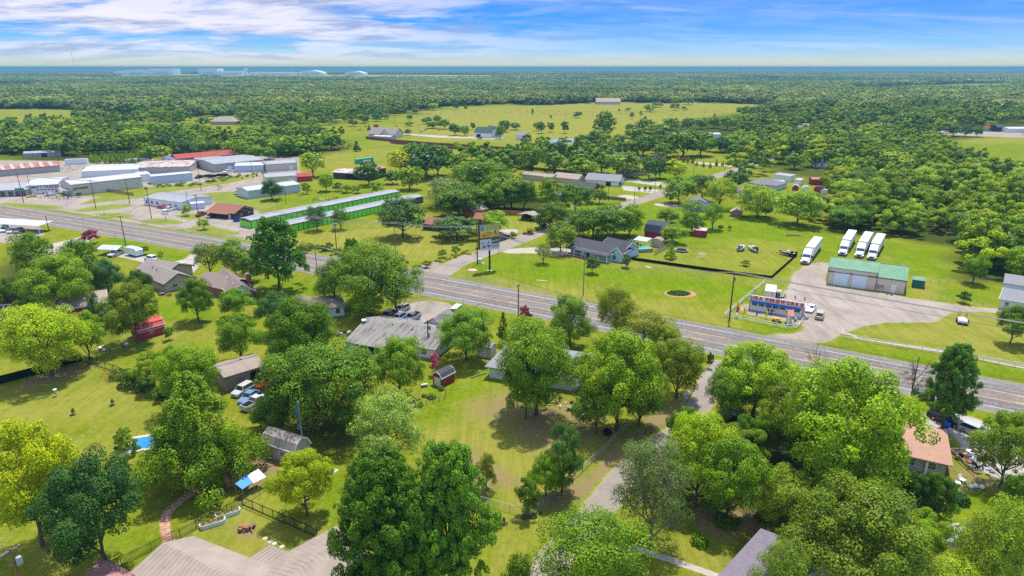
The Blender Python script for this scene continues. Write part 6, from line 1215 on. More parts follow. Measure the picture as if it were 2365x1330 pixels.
# semi trucks
SEMI = []
def semi(px, py, tx, ty, label):
    P = G(px, py); d = (G(tx, ty)-P).normalized(); rz = math.atan2(d.y, d.x); e = empty('semi_truck', P, rz, label, 'truck', 'semi trucks parked by the workshop')
    wp = paint((.78, .79, .80)); w = 1.25
    if not SEMI:
        M = []
        mb = MB().box(7.2, -1.3, 1.25, 23.0, 1.3, 4.1); M.append(('trailer_box', mb.mesh('trailer_box', M_WHITE), None)); M.append(('trailer_roof', MB().box(7.15, -1.32, 4.1, 23.05, 1.32, 4.16).mesh('trailer_roof', mat('trailer_roof', (.60, .60, .60), .6, .12, .3, stain=.3, sc=(.4, .38, .36))), None))
        M.append(('trailer_frame', MB().box(8, -.5, .95, 22.8, .5, 1.24).box(20, -1.1, .4, 20.1, -.9, 1.2).box(20, .9, .4, 20.1, 1.1, 1.2).box(22.9, -1.2, .5, 23, 1.2, .65).mesh('trailer_frame', M_BLACKM), None))
        for i in range(14): M.append(('side_rib', MB().box(7.8+i*1.1, -1.335, 1.3, 7.87+i*1.1, -1.302, 4.05).mesh('side_rib', M_WHITE), None)); M.append(('side_rib', MB().box(7.8+i*1.1, 1.302, 1.3, 7.87+i*1.1, 1.335, 4.05).mesh('side_rib', M_WHITE), None))
        hood = MB(); S = [(.25, .62, .55, 1.35), (.5, .78, .5, 1.62), (2.0, .98, .5, 1.95)]
        for x, k, z0, z1 in S: hood.v += [(x, -w*k, z0), (x, -w*k, z1-.25), (x, -w*k*.8, z1), (x, w*k*.8, z1), (x, w*k, z1-.25), (x, w*k, z0)]
        for i in range(2):
            for j in range(6): q = i*6; j2 = (j+1) % 6; hood.f.append((q+j, q+j2, q+6+j2, q+6+j)); hood.m.append(0)
        hood.f += [tuple(range(6)), tuple(12+5-i for i in range(6))]; hood.m += [0, 0]; M.append(('hood', hood.mesh('hood', wp), None))
        cabp = [(2.0, .6), (2.0, 1.95), (2.5, 2.85), (2.75, 3.15), (4.6, 4.0), (5.6, 4.0), (5.6, .6)]; c = MB(); n = len(cabp)
        for y, k in ((-w*.98, 1), (w*.98, 1)): c.v += [(x, y*(1 if z < 2.9 else .86), z) for x, z in cabp]
        c.f += [tuple(range(n)), tuple(range(2*n-1, n-1, -1))]+[(i, i+n, (i+1) % n+n, (i+1) % n) for i in range(n)]; c.m += [0]*(n+2); M.append(('cab', c.mesh('cab', wp), None))
        M.append(('windscreen', MB().slab([(2.02, -w*.88, 2.02), (2.02, w*.88, 2.02), (2.47, w*.84, 2.82), (2.47, -w*.84, 2.82)], -.02).mesh('windscreen', mat('truck_glass', (.03, .07, .22), .12, .1, 1, .7)), None))
        for s_ in (-1, 1): M.append(('side_window', MB().box(2.6, s_*1.232-.012, 2.0, 3.5, s_*1.232+.012, 2.7).mesh('side_window', M_CARGLASS), None)); M.append(('mirror', MB().box(2.1, s_*1.5-.1, 1.9, 2.25, s_*1.5+.1, 2.7).box(2.15, s_*1.37-.14, 2.2, 2.2, s_*1.37+.14, 2.26).mesh('mirror', M_DARK), None))
        for s_ in (-1, 1): M.append(('fender', MB().extr([(.5, .55), (.6, .95), (.95, 1.15), (1.6, 1.15), (1.95, .9), (2.0, .55)], 'y', s_*1.0-.22, s_*1.0+.22).mesh('fender', wp), None)); M.append(('headlight', MB().box(.26, s_*.88-.14, .85, .5, s_*.88+.14, 1.1).mesh('headlight', M_CHROME), None))
        M.append(('grille', MB().box(.2, -.5, .75, .27, .5, 1.3).mesh('grille', mat('truck_grille', (.10, .10, .10), .4)), None)); M.append(('bumper', MB().box(0, -1.2, .35, .3, 1.2, .7).mesh('bumper', mat('truck_bumper', (.16, .16, .17), .5)), None)); M.append(('chassis', MB().box(2, -.5, .6, 8.5, .5, .95).mesh('chassis', M_BLACKM), None))
        M.append(('fuel_tank', MB().tube([(3.3, -1.0, .7), (4.9, -1.0, .7)], .32, 10).tube([(3.3, 1.0, .7), (4.9, 1.0, .7)], .32, 10).mesh('fuel_tank', M_CHROME), None))
        wm = MB().tube([(0, -.16, 0), (0, .16, 0)], .5, 14).mesh('truck_tyre', M_TYRE); rm = MB().tube([(0, -.175, 0), (0, .175, 0)], .27, 10).mesh('truck_rim', M_RIM)
        for x in (1.3, 6.3, 7.6, 20.6, 21.9):
            for s_ in (-1, 1): M.append(('wheel', wm, ((x, s_*1.08, .5), rm)))
        SEMI.extend(M)
    for nm, me, ex in SEMI:
        if ex: q = link(nm, me, e, ex[0]); link('rim', ex[1], q)
        else: link(nm, me, e)
    # nose stands at the given point, trailer behind
    for i in (1,): e.rotation_euler[2] = rz
    return e
def semi_at(nose, f_, r_, label):
    a, b = G(*f_, 4.1), G(*r_, 4.1); d = (b-a).normalized(); n = G(*nose); t_ = n+d*5; e = semi(nose[0], nose[1], 0, 0, label); e.rotation_euler[2] = math.atan2(d.y, d.x); return e
semi_at((1857, 612), (1857, 574), (1878, 549.4), 'white semi truck standing alone left of the other three')
semi_at((1944, 592), (1945, 563), (1962, 537), 'white semi truck left one of the three parked behind the green-roofed workshop'); semi_at((1982, 597), (1977, 566.6), (1992, 543.5), 'white semi truck middle one of the three parked behind the green-roofed workshop'); semi_at((2011, 602), (2003, 571.7), (2019, 546), 'white semi truck right one of the three parked behind the green-roofed workshop')
def trailer(name, label, px, py, tx, ty, kind, cat='trailer'):
    P = G(px, py); d = (G(tx, ty)-P).normalized(); e = empty(name, P, math.atan2(d.y, d.x), label, cat)
    def wheels(xs, w, r=.33):
        me = MB().tube([(0, -.1, 0), (0, .1, 0)], r, 12).mesh('tyre', M_TYRE)
        for x in xs:
            for s_ in (-1, 1): link('wheel', me, e, (x, s_*w, r))
    if kind == 'enclosed':
        MB().extr([(-3, .55), (-3, 2.7), (2.6, 2.7), (3.1, 2.3), (3.1, .55)], 'y', -1.2, 1.2).build('body', mat('trailer_pale', (.66, .74, .78), .45, .05, .6, .4), e); MB().box(-3.05, -1.22, 2.7, 2.7, 1.22, 2.76).build('roof', MR_WHITE, e)
        MB().box(.4, -1.23, .75, 1.2, -1.204, 2.4).build('door', M_WHITE, e); MB().beam((3.1, 0, .5), (4.5, 0, .5), .12, .12).build('tow_bar', M_BLACKM, e); wheels((-.6, .3), 1.15)
    elif kind == 'flat':
        MB().box(-2.4, -1.0, .55, 2.4, 1.0, .65).build('deck', mat('deck_wood', (.45, .40, .34), .85, .2, 2), e); MB().box(-2.5, -1.1, .45, 2.5, -1.0, .75).box(-2.5, 1.0, .45, 2.5, 1.1, .75).build('side_rail', M_BLACKM, e)
        for s_ in (-.7, .7):
            mb = MB().beam((-2.4, s_-.2, .6), (-2.5, s_-.2, 2.0), .06, .06).beam((-2.4, s_+.2, .6), (-2.5, s_+.2, 2.0), .06, .06)
            for i in range(6): z = .8+i*.22; mb.box(-2.5, s_-.2, z, -2.44, s_+.2, z+.05)
            mb.build('ramp', M_BLACKM, e)
        MB().beam((2.4, 0, .5), (3.9, 0, .45), .12, .12).build('tow_bar', M_BLACKM, e); wheels((-.5, .4), 1.2)
        MB().box(1.2, -.9, .66, 2.2, .9, 1.0).build('load', mat('tarp_white', (.6, .62, .66), .7, .3, 2), e)
    elif kind == 'boat':
        c = MB(); S = [(-2.6, .95, .35), (-.5, 1.05, .3), (1.2, .85, .45), (2.4, .35, .8), (2.9, .03, 1.0)]
        for x, w, z0 in S: c.v += [(x, -w, 1.25), (x, -w*.75, z0+.2), (x, 0, z0), (x, w*.75, z0+.2), (x, w, 1.25)]
        for i in range(4):
            for j in range(4): c.f.append((i*5+j, i*5+j+1, i*5+j+6, i*5+j+5)); c.m.append(0)
        c.f.append((0, 1, 2, 3, 4)); c.m.append(0); c.build('hull', M_WHITE if 'white' in label else M_BLACKM, e); MB().slab([(-2.5, -.85, 1.1), (1.0, -.8, 1.1), (2.5, 0, 1.15), (1.0, .8, 1.1), (-2.5, .85, 1.1)], .05).build('deck', M_GREYM, e)
        MB().box(-.5, -.45, 1.1, .1, .45, 1.75).build('console', M_WHITE, e); MB().box(-3.1, -.25, .8, -2.6, .25, 1.9).build('outboard_motor', M_BLACKM, e)
        for s_ in (-.4, .4): MB().box(-1.7, s_-.25, 1.1, -1.2, s_+.25, 1.6).build('seat', M_DARK, e)
        MB().beam((-2.4, -.6, .35), (3.6, 0, .4), .08, .08).beam((-2.4, .6, .35), (3.6, 0, .4), .08, .08).build('trailer_frame', M_BLACKM, e); wheels((-1.3,), 1.1)
    elif kind == 'dump':
        MB().box(-3, -1.1, .6, 3, 1.1, .7).box(-3, -1.15, .7, 3, -1.05, 1.8).box(-3, 1.05, .7, 3, 1.15, 1.8).box(-3, -1.05, .7, -2.9, 1.05, 1.8).box(2.9, -1.05, .7, 3, 1.05, 1.8).build('body', M_BLACKM, e); wheels((-.5, .5), 1.2)
    return e
trailer('enclosed_trailer', 'pale enclosed cargo trailer between the pickup and the white SUV on the curved drive', 311, 590, 330, 594, 'enclosed'); trailer('flatbed_trailer', 'flatbed trailer with upright ramps on the right hand field', 2222, 744, 2223, 755, 'flat')
trailer('fishing_boat', 'white fishing boat on its trailer beside the wire fence, left of three boats', 1712, 577, 1722, 570, 'boat', 'boat'); trailer('fishing_boat', 'white boat with covered motor, middle one of three boats', 1738, 579, 1728, 574, 'boat', 'boat'); trailer('fishing_boat', 'dark boat near the black fence corner, right of three boats', 1818, 590, 1808, 588, 'boat', 'boat')
trailer('display_boat', 'white boat displayed on the forecourt of the stores', 118, 452, 132, 451, 'boat', 'boat'); trailer('dump_trailer', 'black dump trailer by the pale blue box warehouse', 487, 411, 497, 411, 'dump'); trailer('dump_trailer', 'short black trailer right of the black dump trailer', 514, 409, 520, 409, 'dump')
# ------------------------------------------------------------------ poles and wires
INS = mat('insulator', (.35, .30, .27), .3); POLES = {}
def pole(key, base, ytop, label, arm=0, trans=0, dirp=None, r=.16, m=None, lamp=False, h=None):
    P = G(*base) if h is None else Vector(base); hh = h or zat(P, ytop); e = empty('utility_pole', P, 0, label, 'pole')
    MB().tube([(0, 0, -.05), (0, 0, hh)], [r, r*.65], 8).build('pole', m or M_POLE, e)
    d = (G(*dirp)-G(*base)).normalized() if dirp and h is None else Vector((.875, -.485, 0)); s_ = Vector((-d.y, d.x, 0)); att = [Vector((P.x, P.y, hh-.15))]
    if arm:
        a_ = s_*arm; MB().beam((-a_.x, -a_.y, hh-.35), (a_.x, a_.y, hh-.35), .12, .14).build('crossarm', m or M_POLE, e); att = []
        for k in (-.92, -.4, .4, .92): q = a_*k; MB().lathe([(.06, hh-.28), (.09, hh-.2), (.06, hh-.08)], 6, 0, (q.x, q.y)).build('insulator', INS, e); att.append(Vector((P.x+q.x, P.y+q.y, hh-.08)))
    for i in range(trans): a = i*2.1+.6; MB().lathe([(.26, hh-2.2), (.28, hh-2.1), (.28, hh-1.3), (.2, hh-1.2)], 10, 0, (math.cos(a)*.45, math.sin(a)*.45)).build('transformer', mat('transformer', (.33, .34, .35), .5), e)
    POLES[key] = (att, Vector((P.x, P.y, hh-1.6)), hh); return e
HD = None
pole('a1', (55, 469), 401, 'black pole at the left end of the store forecourt', .0); pole('a2', (222, 483.5), 416, 'pole with crossarm on the grass strip before the beige store', 1.2); pole('a3', (300, 471), 415, 'pole at the corner of the beige store lawn right of the crossarm pole', 0); pole('a4', (350, 505), 431, 'dark pole in front of the left end of the white office', 0)
pole('a5', (73, 450), 401, 'thin pole beside the MATTRESSES wall', 0, r=.12); pole('a6', (436, 486), 440, 'pole rising behind the white pickup at the white office', 0, r=.12); pole('a7', (462, 524), 449, 'tall pole with crossarms in the bushes left of the brown log office', 1.1); pole('a8', (113, 533), 497, 'leaning dark pole right of the long left canopy', 0)
pole('a9', (291, 570), 499, 'tall dark pole beside the highway behind the enclosed trailer', .8); pole('a10', (465, 442), 393, 'pole on the gravel behind the white office', 0, r=.12); pole('a11', (584, 414), 370, 'pole before the white low warehouse', 0, r=.12); pole('a12', (584, 571.6), 538, 'short dark post beside the highway left of the tall pine', 0, r=.12)
pole('b1', (777.5, 575.5), 507, 'pole with three transformers at the edge of the vacant lot', 1.2, 3); pole('b2', (914, 593), 513, 'grey pole with long crossarm on the vacant lot', 1.4, m=mat('pole_grey', (.24, .20, .17), .9, .2, 2)); pole('b3', (733, 634), 565, 'thin dark pole beside the highway left of the big oak', 0, r=.13); pole('b4', (1102.6, 610), 521, 'dark pole standing directly left of the billboard', .6, r=.2)
pole('c1', (1325, 524), 468, 'pole beside the side street behind the dark round trees', 0, 1); pole('c2', (1347, 681.6), 593, 'pole on the big lawn at the far edge of the highway', 0, m=mat('pole_grey', (.24, .20, .17), .9, .2, 2)); pole('c3', (1197, 731.4), 657, 'pole with crossarm at the near edge of the highway beside the red-tipped bush', .9); pole('c4', (1684, 741.5), 628, 'tall black pole at the left corner of the white fence', .5, 1, r=.2)
pole('c5', (1512, 443), 382, 'pole at the junction of the side street and the pink drive', 0, 1, r=.14); pole('c6', (1672, 411), 375, 'pole beside the upper side street', 0, r=.13); pole('c7', (1602, 401), 360, 'pole behind the yellow-green street tree', 0, r=.13); pole('c8', (1464.6, 470), 432, 'pole by the side street in front of the dark wooden fence', 0, r=.13)
pole('c9', (1404.5, 467), 419, 'thin pole in front of the house with white columns', .9, r=.12); pole('c10', (1695, 379), 347, 'far pole among the trees of the upper street', 0, r=.13); pole('d1', (661, 470), 432, 'pole left of the debris pile behind the storage rows', 0, r=.12); pole('d2', (687, 401), 364, 'pole beside the tall beige storage block', 0, r=.12)
pole('d3', (733, 352), 324, 'far pole standing in the tall meadow grass', .9, r=.14); pole('d4', (617, 406), 368, 'pole at the left corner of the tall beige storage block', 0, r=.12); pole('d5', (968, 312), 287, 'far pole by the farm track left of the white farmhouse', .9, r=.14); pole('d6', (912, 289), 265, 'far pole among the dark pasture trees', 0, r=.14)
pole('e1', (990, 812.5), 740, 'black pole rising in front of the weathered grey roof', 1.1, 1, m=M_BLACKM); pole('g1', (119, 368), 355, 'short pole beside the mobile home', 0, r=.12); pole('g2', (137, 379), 337, 'tall pole at the right end of the mobile home', .6, r=.13); pole('h1', (1554, 776), 753, 'short black post at the near edge of the highway', 0, r=.14); pole('h2', (1243, 322), 300, 'far pole beside the pond', 0, r=.12)
pole('h3', (2008, 302), 280, 'far pole beside the distant stretch of road', 0, r=.2); pole('h4', (2031, 293), 274, 'second far pole beside the distant stretch of road', 0, r=.2); pole('h5', (1985, 303), 288, 'third far pole left of the distant road', 0, r=.2); pole('h6', (1957, 304), 288, 'fourth far pole, the leftmost on the distant verge', 0, r=.2)
Pn = topat(23, 1267, 10.5); pole('n1', (Pn.x, Pn.y, 0), 0, 'close utility pole with white insulators in the lower left corner', .9, 1, m=mat('pole_brown', (.22, .12, .07), .9, .25, 2), h=10.5); POLES['n1'][0]
def wire(pts, sag, label='overhead power line', r=.03, name='power_line'):
    mb = MB()
    for a, b in pts:
        n = 10; P = [a.lerp(b, i/n)-Vector((0, 0, sag*4*(i/n)*(1-i/n))) for i in range(n+1)]; mb.tube(P, r, 3, cap=False)
    return tag(mb.build(name, M_WIRE), label, 'power line')
def span(k1, k2, sag, label, r=.03, low=True):
    a, b = POLES[k1][0], POLES[k2][0]; n = max(len(a), len(b)); pr = [(a[min(i, len(a)-1)], b[min(i, len(b)-1)]) for i in range(n)]
    if low: pr.append((POLES[k1][1], POLES[k2][1]))
    wire(pr, sag, label, r)
span('b1', 'b2', .7, 'bundle of wires from the transformer pole to the grey crossarm pole'); span('b2', 'b4', .8, 'dense bundle of wires from the grey crossarm pole to the billboard pole', .035); span('b4', 'c2', 1.0, 'wires from the billboard pole to the lawn pole'); span('c2', 'c4', 1.2, 'wires crossing the big lawn to the tall black pole', .03)
span('a7', 'b1', 1.0, 'wires above the storage rows to the transformer pole'); span('a9', 'b3', 1.2, 'wires along the near side of the highway above the left drives'); span('b3', 'c3', 1.5, 'wires along the near side of the highway behind the oaks'); span('a2', 'a4', .6, 'wires between the beige store and the white office'); span('a4', 'a7', .6, 'wires from the white office to the log office'); span('a1', 'a2', .6, 'wires above the store forecourt'); span('a8', 'a9', .8, 'wires from the leaning pole to the tall highway pole')
span('c2', 'c1', 1.0, 'service wire from the lawn pole across the charcoal roof', .018, False); span('c1', 'c8', .8, 'wires along the side street', .018); span('e1', 'c3', 1.0, 'service wires from the black pole to the highway', .02, False)
q = [POLES['c4'][0][0]+Vector((dx_, 0, dz_)) for dx_, dz_ in ((0, 0), (0, -.5), (.1, -1.3), (.1, -2.0))]; tpt = [G(2700, 775+i*14, 10.5-i*.4) for i in range(4)]
POLES['far'] = ([hpt(135, 16, 10.8), hpt(135, 16.6, 10.6), hpt(135, 17.2, 10.4)], hpt(135, 16.4, 8.8), 11); span('c4', 'far', 1.3, 'white wires crossing the gravel lot and the right hand field', .045)
POLES['farL'] = ([hpt(110, -14, 11)], hpt(110, -14, 9.2), 11); span('c3', 'farL', 2.2, 'wires along the near side of the highway towards the dead tree', .03)
POLES['off'] = ([Vector((-62, 40, 10.2)), Vector((-60, 40, 10.2))], Vector((-61, 40, 8.5)), 10); span('n1', 'off', .5, 'wires leaving the close pole towards the camera', .02); POLES['off2'] = ([Vector((-90, 66, 10.4))], Vector((-90, 66, 8.8)), 10); span('n1', 'off2', .5, 'wires leaving the close pole to the left', .02)
# ------------------------------------------------------------------ fences
def fence(name, label, pts, h, kind, step=2.4, m=M_WHITEP, cat='fence', rails=2):
    W = [G(*p) for p in pts]; o = W[0].copy(); e = empty(name, o, 0, label, cat); post = None; pk = MB()
    for i in range(len(W)-1):
        a, b = W[i]-o, W[i+1]-o; L = (b-a).length; n = max(1, round(L/step)); d = (b-a).normalized(); s_ = Vector((-d.y, d.x, 0)); rz = math.atan2(d.y, d.x)
        for j in range(n+(1 if i == len(W)-2 else 0)):
            p = a.lerp(b, j/n); w = {'vinyl': .065, 'board': .05, 'slat': .05}.get(kind, .035)
            if post is None: post = MB().box(-w, -w, 0, w, w, h+.08).mesh('post', m if kind != 'chain' else M_GREYM)
            link('post', post, e, p, (0, 0, rz))
        if kind == 'vinyl':
            for z in (h*.42, h*.86): MB().beam(a+Vector((0, 0, z)), b+Vector((0, 0, z)), .05, .16).build('rail', m, e)
        elif kind == 'mesh':
            off = s_*.045; v = [a+off, b+off, b+off+Vector((0, 0, h)), a+off+Vector((0, 0, h))]; MB().slab([tuple(q) for q in v], 0.0).mesh if False else None
            mb = MB(); mb.add([tuple(a+off+Vector((0, 0, .05))), tuple(b+off+Vector((0, 0, .05))), tuple(b+off+Vector((0, 0, h))), tuple(a+off+Vector((0, 0, h))), tuple(a+off*1.4+Vector((0, 0, .05))), tuple(b+off*1.4+Vector((0, 0, .05))), tuple(b+off*1.4+Vector((0, 0, h))), tuple(a+off*1.4+Vector((0, 0, h)))],
                              [(0, 1, 2, 3), (7, 6, 5, 4), (3, 2, 6, 7), (0, 4, 5, 1)]); mb.build('screen', m, e)
        elif kind in ('board', 'picket'):
            for z in (.25, h-.2): MB().beam(a+Vector((0, 0, z)), b+Vector((0, 0, z)), .04, .07 if kind == 'board' else .04).build('rail', m, e)
            sp, w = (.17, .075) if kind == 'board' else (.13, .012); k = int(L/sp)
            for j in range(k):
                p = a+d*(j*sp+.05)+s_*.05; t_ = h+(random.uniform(-.02, .02) if kind == 'board' else 0)
                pk.beam(p+Vector((0, 0, .03)), p+Vector((0, 0, t_)), w*2 if kind == 'board' else .025, .02)
        elif kind == 'slat':
            for k in range(7): z = .15+k*(h-.2)/6; MB().beam(a+Vector((0, 0, z)), b+Vector((0, 0, z)), .03, .14).build('slat', m, e)
        elif kind == 'wire':
            for z in [h*(k+1)/rails for k in range(rails)]: pk.tube([a+Vector((0, 0, z)), b+Vector((0, 0, z))], .012, 3, cap=False)
        elif kind in ('chain', 'rail'):
            r = .03 if kind == 'chain' else .05; mb = MB().beam(a+Vector((0, 0, h)), b+Vector((0, 0, h)), r*1.6, r*1.6); mb.build('rail', m, e)
            if kind == 'rail': MB().beam(a+Vector((0, 0, .12)), b+Vector((0, 0, .12)), .08, .08).build('rail', m, e)
            sp = .28; k = int(L/sp)
            for j in range(-int(h/sp), k):
                for sg in (1, -1):
                    p0 = j*sp; z0, z1 = (0, h) if sg > 0 else (h, 0); x0, x1 = p0, p0+h
                    c0, c1 = max(0, x0), min(L, x1)
                    if c1 <= c0: continue
                    za = z0+(z1-z0)*(c0-x0)/h; zb = z0+(z1-z0)*(c1-x0)/h; pk.tube([a+d*c0+Vector((0, 0, za)), a+d*c1+Vector((0, 0, zb))], .007 if kind == 'chain' else .005, 3, cap=False)
    if pk.v: tag(pk.build({'board': 'pickets', 'picket': 'pickets'}.get(kind, 'wires'), m if kind not in ('chain',) else M_GREYM, e), kind='stuff')
    return e
M_CEDAR = mat('cedar', (.48, .25, .09), .8, .2, 1.5); M_OLDW = mat('old_wood', (.20, .12, .08), .9, .25, 1.5); M_SLAT = mat('slat_wood', (.33, .26, .17), .85, .2, 1.5); M_SCR = mat('black_screen', (.008, .008, .012), .8, .3, 1, .1); M_REDW = mat('red_wood_fence', (.25, .09, .06), .85, .2, .5)
fence('vinyl_fence', 'white two-rail fence around the fireworks stand', [(1766, 654), (1673, 732), (1700, 736), (1815, 760), (1842, 758), (1854, 743)], 1.15, 'vinyl', 2.5); fence('vinyl_fence', 'long white two-rail fence along the right hand field', [(1946, 766), (1944, 780), (2060, 800), (2200, 822), (2380, 853)], 1.1, 'vinyl', 2.9)
fence('screened_fence', 'black screened fence running from the blue house across the lawn and turning back', [(1452, 600), (1600, 621), (1700, 635), (1781, 645), (1840, 592)], 1.05, 'mesh', 3, M_SCR); fence('screened_fence', 'black screened fence behind the lime tree on the left lawn', [(-60, 906), (0, 888), (110, 859), (189, 834)], 1.75, 'mesh', 3, M_SCR)
fence('chain_link_fence', 'black chain link fence leading to the red-tipped hedge', [(189, 834), (226, 846), (262, 858), (340, 890)], 1.5, 'rail', 2.4, M_BLACKM); fence('picket_fence', 'black metal picket fence behind the metal roofed house', [(281, 1306), (350, 1272), (399, 1247), (417, 1241), (490, 1203), (560, 1166)], 1.35, 'picket', 2.4, M_BLACKM)
fence('board_rail_fence', 'black rail fence running from the gate down to the metal roof', [(561, 1166), (733, 1241)], 1.3, 'rail', 2.1, M_BLACKM); fence('chain_link_fence', 'thin dark wire fence between the gate and the garden shed', [(561, 1166), (600, 1142), (645, 1112)], 1.3, 'chain', 2.4, M_BLACKM)
fence('chain_link_fence', 'grey chain link fence around the near corner of the middle yard', [(1060, 1147), (1083, 1155), (1130, 1168), (1226, 1196), (1254, 1170), (1345, 1090), (1421, 1016), (1473, 969)], 1.15, 'chain', 3, M_GREYM); fence('farm_fence', 'upper red brown board fence across the pasture', [(845, 321), (907, 328), (1009, 336), (1111, 342), (1198, 349), (1290, 362)], 2.2, 'board', 4, M_REDW)
fence('farm_fence', 'lower red brown board fence parallel to the first', [(901, 331), (960, 337), (1055, 345), (1140, 354)], 1.8, 'board', 4, M_REDW); fence('cedar_fence', 'new orange cedar fence beside the orange house', [(1118, 493), (1165, 495), (1206, 498)], 1.9, 'board', 2.4, M_CEDAR)
fence('slat_fence', 'brown horizontal slat fence beside the above-ground pool', [(1512, 590), (1557, 565)], 1.8, 'slat', 1.6, M_SLAT); fence('board_fence', 'low dark wooden fence on the lawn before the charcoal cottage', [(1376, 456), (1410, 461), (1445, 464)], 1.5, 'board', 2.4, M_OLDW); fence('farm_fence', 'thin wire fence with posts behind the boats', [(1614, 572), (1690, 580), (1782, 589), (1820, 593)], 1.2, 'wire', 3, M_OLDW, rails=3)
fence('board_fence', 'weathered brown fence behind the tan mobile home', [(1200, 390), (1290, 398), (1366, 408)], 1.8, 'board', 2.4, M_OLDW); fence('board_fence', 'grey board fence by the cluttered yard', [(1472, 366), (1500, 369), (1545, 373)], 1.8, 'board', 2.4, M_DEADWOOD); fence('farm_fence', 'wire fence between the workshop field and the bright tree', [(2148, 655), (2190, 654), (2230, 651), (2310, 648)], 1.2, 'wire', 3, M_GREYM, rails=3)
fence('farm_fence', 'wire fence with gate posts at the far side of the gravel lot', [(2150, 692), (2172, 693), (2230, 702), (2310, 712)], 1.3, 'wire', 3, M_GREYM, rails=3); fence('garden_fence', 'low wire fence around the vegetable garden', [(944, 946), (970, 940), (1000, 930), (1028, 922), (1030, 905)], 1.0, 'wire', 1.6, M_OLDW, rails=4); fence('board_fence', 'dark open wooden fence on the lawn beside the beige store', [(245, 443), (275, 447), (309, 452)], 1.5, 'slat', 2.4, M_OLDW)
fence('farm_fence', 'thin dark fence bordering the far bright pasture at the right edge', [(2180, 331), (2250, 334), (2380, 338)], 1.2, 'wire', 4, M_OLDW, rails=2)
# ------------------------------------------------------------------ billboard
P = G(1131, 625); hb = zat(P, 519); d = (G(1157, 560)-G(1103, 573)); 
pl, pr = G(1104, 585, 5.2), G(1158, 571, 5.2); rz = math.atan2(pr.y-pl.y, pr.x-pl.x); rz = math.radians(24)
e = empty('billboard', P, rz, 'two-panel billboard on a dark post beside the highway, yellow panel above a Texas logo panel', 'billboard')
MB().lathe([(.75, -.02), (.75, .12), (.3, .14)], 14).build('footing', M_CONC, e); MB().tube([(0, 0, 0), (0, 0, hb-.6)], .28, 12).build('post', mat('post_dark', (.015, .03, .035), .5, .1, 2), e)
W2 = 3.15; zt = hb; z1 = hb-3.9; z2 = z1-.25; z3 = z2-3.1
for nm, za, zb in (('upper_panel', z1, zt), ('lower_panel', z3, z2)):
    MB().box(-W2, -.25, za, W2, 1.1, zb).build(nm, M_BLACKM, e)
t = NT('ad_yellow'); v = t.vec('Object'); s_ = t.n('ShaderNodeSeparateXYZ', {0: v}); cc_ = t.mix(t.map(s_.outputs[2], z1, zt, 0, 1), (.75, .42, .02), (.62, .60, .10)); M_ADY = t.out(cc_, .5)
MB().box(-W2+.08, -.29, z1+.08, W2-.08, -.252, zt-.08).build('upper_poster', M_ADY, e); MB().box(-W2+.08, -.29, z3+.08, W2-.08, -.252, z2-.06).build('lower_poster', mat('ad_grey', (.60, .62, .64), .5, .03, 2), e)
def dab(nm, x0, z0, x1, z1_, m, y=-.3): return MB().box(x0, y-.012, z0, x1, y, z1_).build(nm, m, e)
rr = random.Random(3); TEAL = mat('print_teal', (.03, .30, .25), .5); PRED = mat('print_red', (.55, .06, .04), .5); PBL = mat('print_blue', (.04, .16, .45), .5); PWH = mat('print_white', (.8, .8, .8), .5); PGY = mat('print_grey', (.20, .21, .23), .5); PGR = mat('print_green', (.05, .28, .06), .5)
mb = MB()
for row in range(2):
    x = -1.1
    while x < 2.7:
        w = rr.uniform(.1, .32); mb.box(x, -.312, zt-.62-row*.55, min(x+w, 2.8), -.298, zt-.36-row*.55); x += w+.09
tag(mb.build('headline_print', TEAL, e), kind='stuff')
dab('picture_print', -2.9, z1+2.3, -1.7, zt-.3, mat('print_sky', (.10, .32, .45), .5, .5, 3), -.3)
for i in range(16): x = rr.uniform(-2.6, 2.4); z = z1+rr.uniform(.5, 2.1); w = rr.uniform(.2, .5); MB().lathe([(0.01, -.01), (w*.6, 0), (0.01, .012)], 9).build('firework_print', [PRED, PBL, TEAL, PWH, PRED][i % 5], e, (x, -.305-.001*i, z), (math.pi/2, 0, 0))
mb = MB().slab([(-2.95, -.31, z1+.2), (2.9, -.31, z1+.3), (2.9, -.31, z1+.55), (-1.2, -.31, z1+.45)], .0); MB().extr([(-2.9, z1+.15), (2.9, z1+.2), (2.9, z1+.5), (0, z1+.38), (-1.0, z1+1.5), (-1.6, z1+1.3)], 'y', -.31, -.298).build('ground_print', mat('print_orange', (.75, .30, .02), .5), e)
# Texas outline in blue, white and red
TX = [(-.35, 1.9), (.12, 1.9), (.12, 1.35), (.9, 1.2), (1.0, .65), (.85, .25), (.4, -.15), (.3, -.55), (.05, -.45), (-.25, .1), (-.55, .05), (-1.0, .75), (-.35, .8)]
cxl, czl = -.35, z3+.75
MB().extr([(cxl+x*.75, czl+z*.85) for x, z in TX], 'y', -.312, -.296).build('texas_logo', PBL, e); MB().extr([(cxl+x*.75, czl+z*.85) for x, z in [(.14, 1.3), (.88, 1.16), (.97, .68), (.14, .68)]], 'y', -.318, -.313).build('texas_white', PWH, e); MB().extr([(cxl+x*.75, czl+z*.85) for x, z in [(.14, .64), (.96, .64), (.83, .25), (.4, -.12), (.3, -.5), (.14, -.3)]], 'y', -.318, -.313).build('texas_red', PRED, e)
st_ = [(cxl-.15+.22*(1 if i % 2 == 0 else .42)*math.sin(i*math.pi/5), czl+.75+.24*(1 if i % 2 == 0 else .42)*math.cos(i*math.pi/5)) for i in range(10)]; MB().extr(st_, 'y', -.32, -.313).build('star', PWH, e)
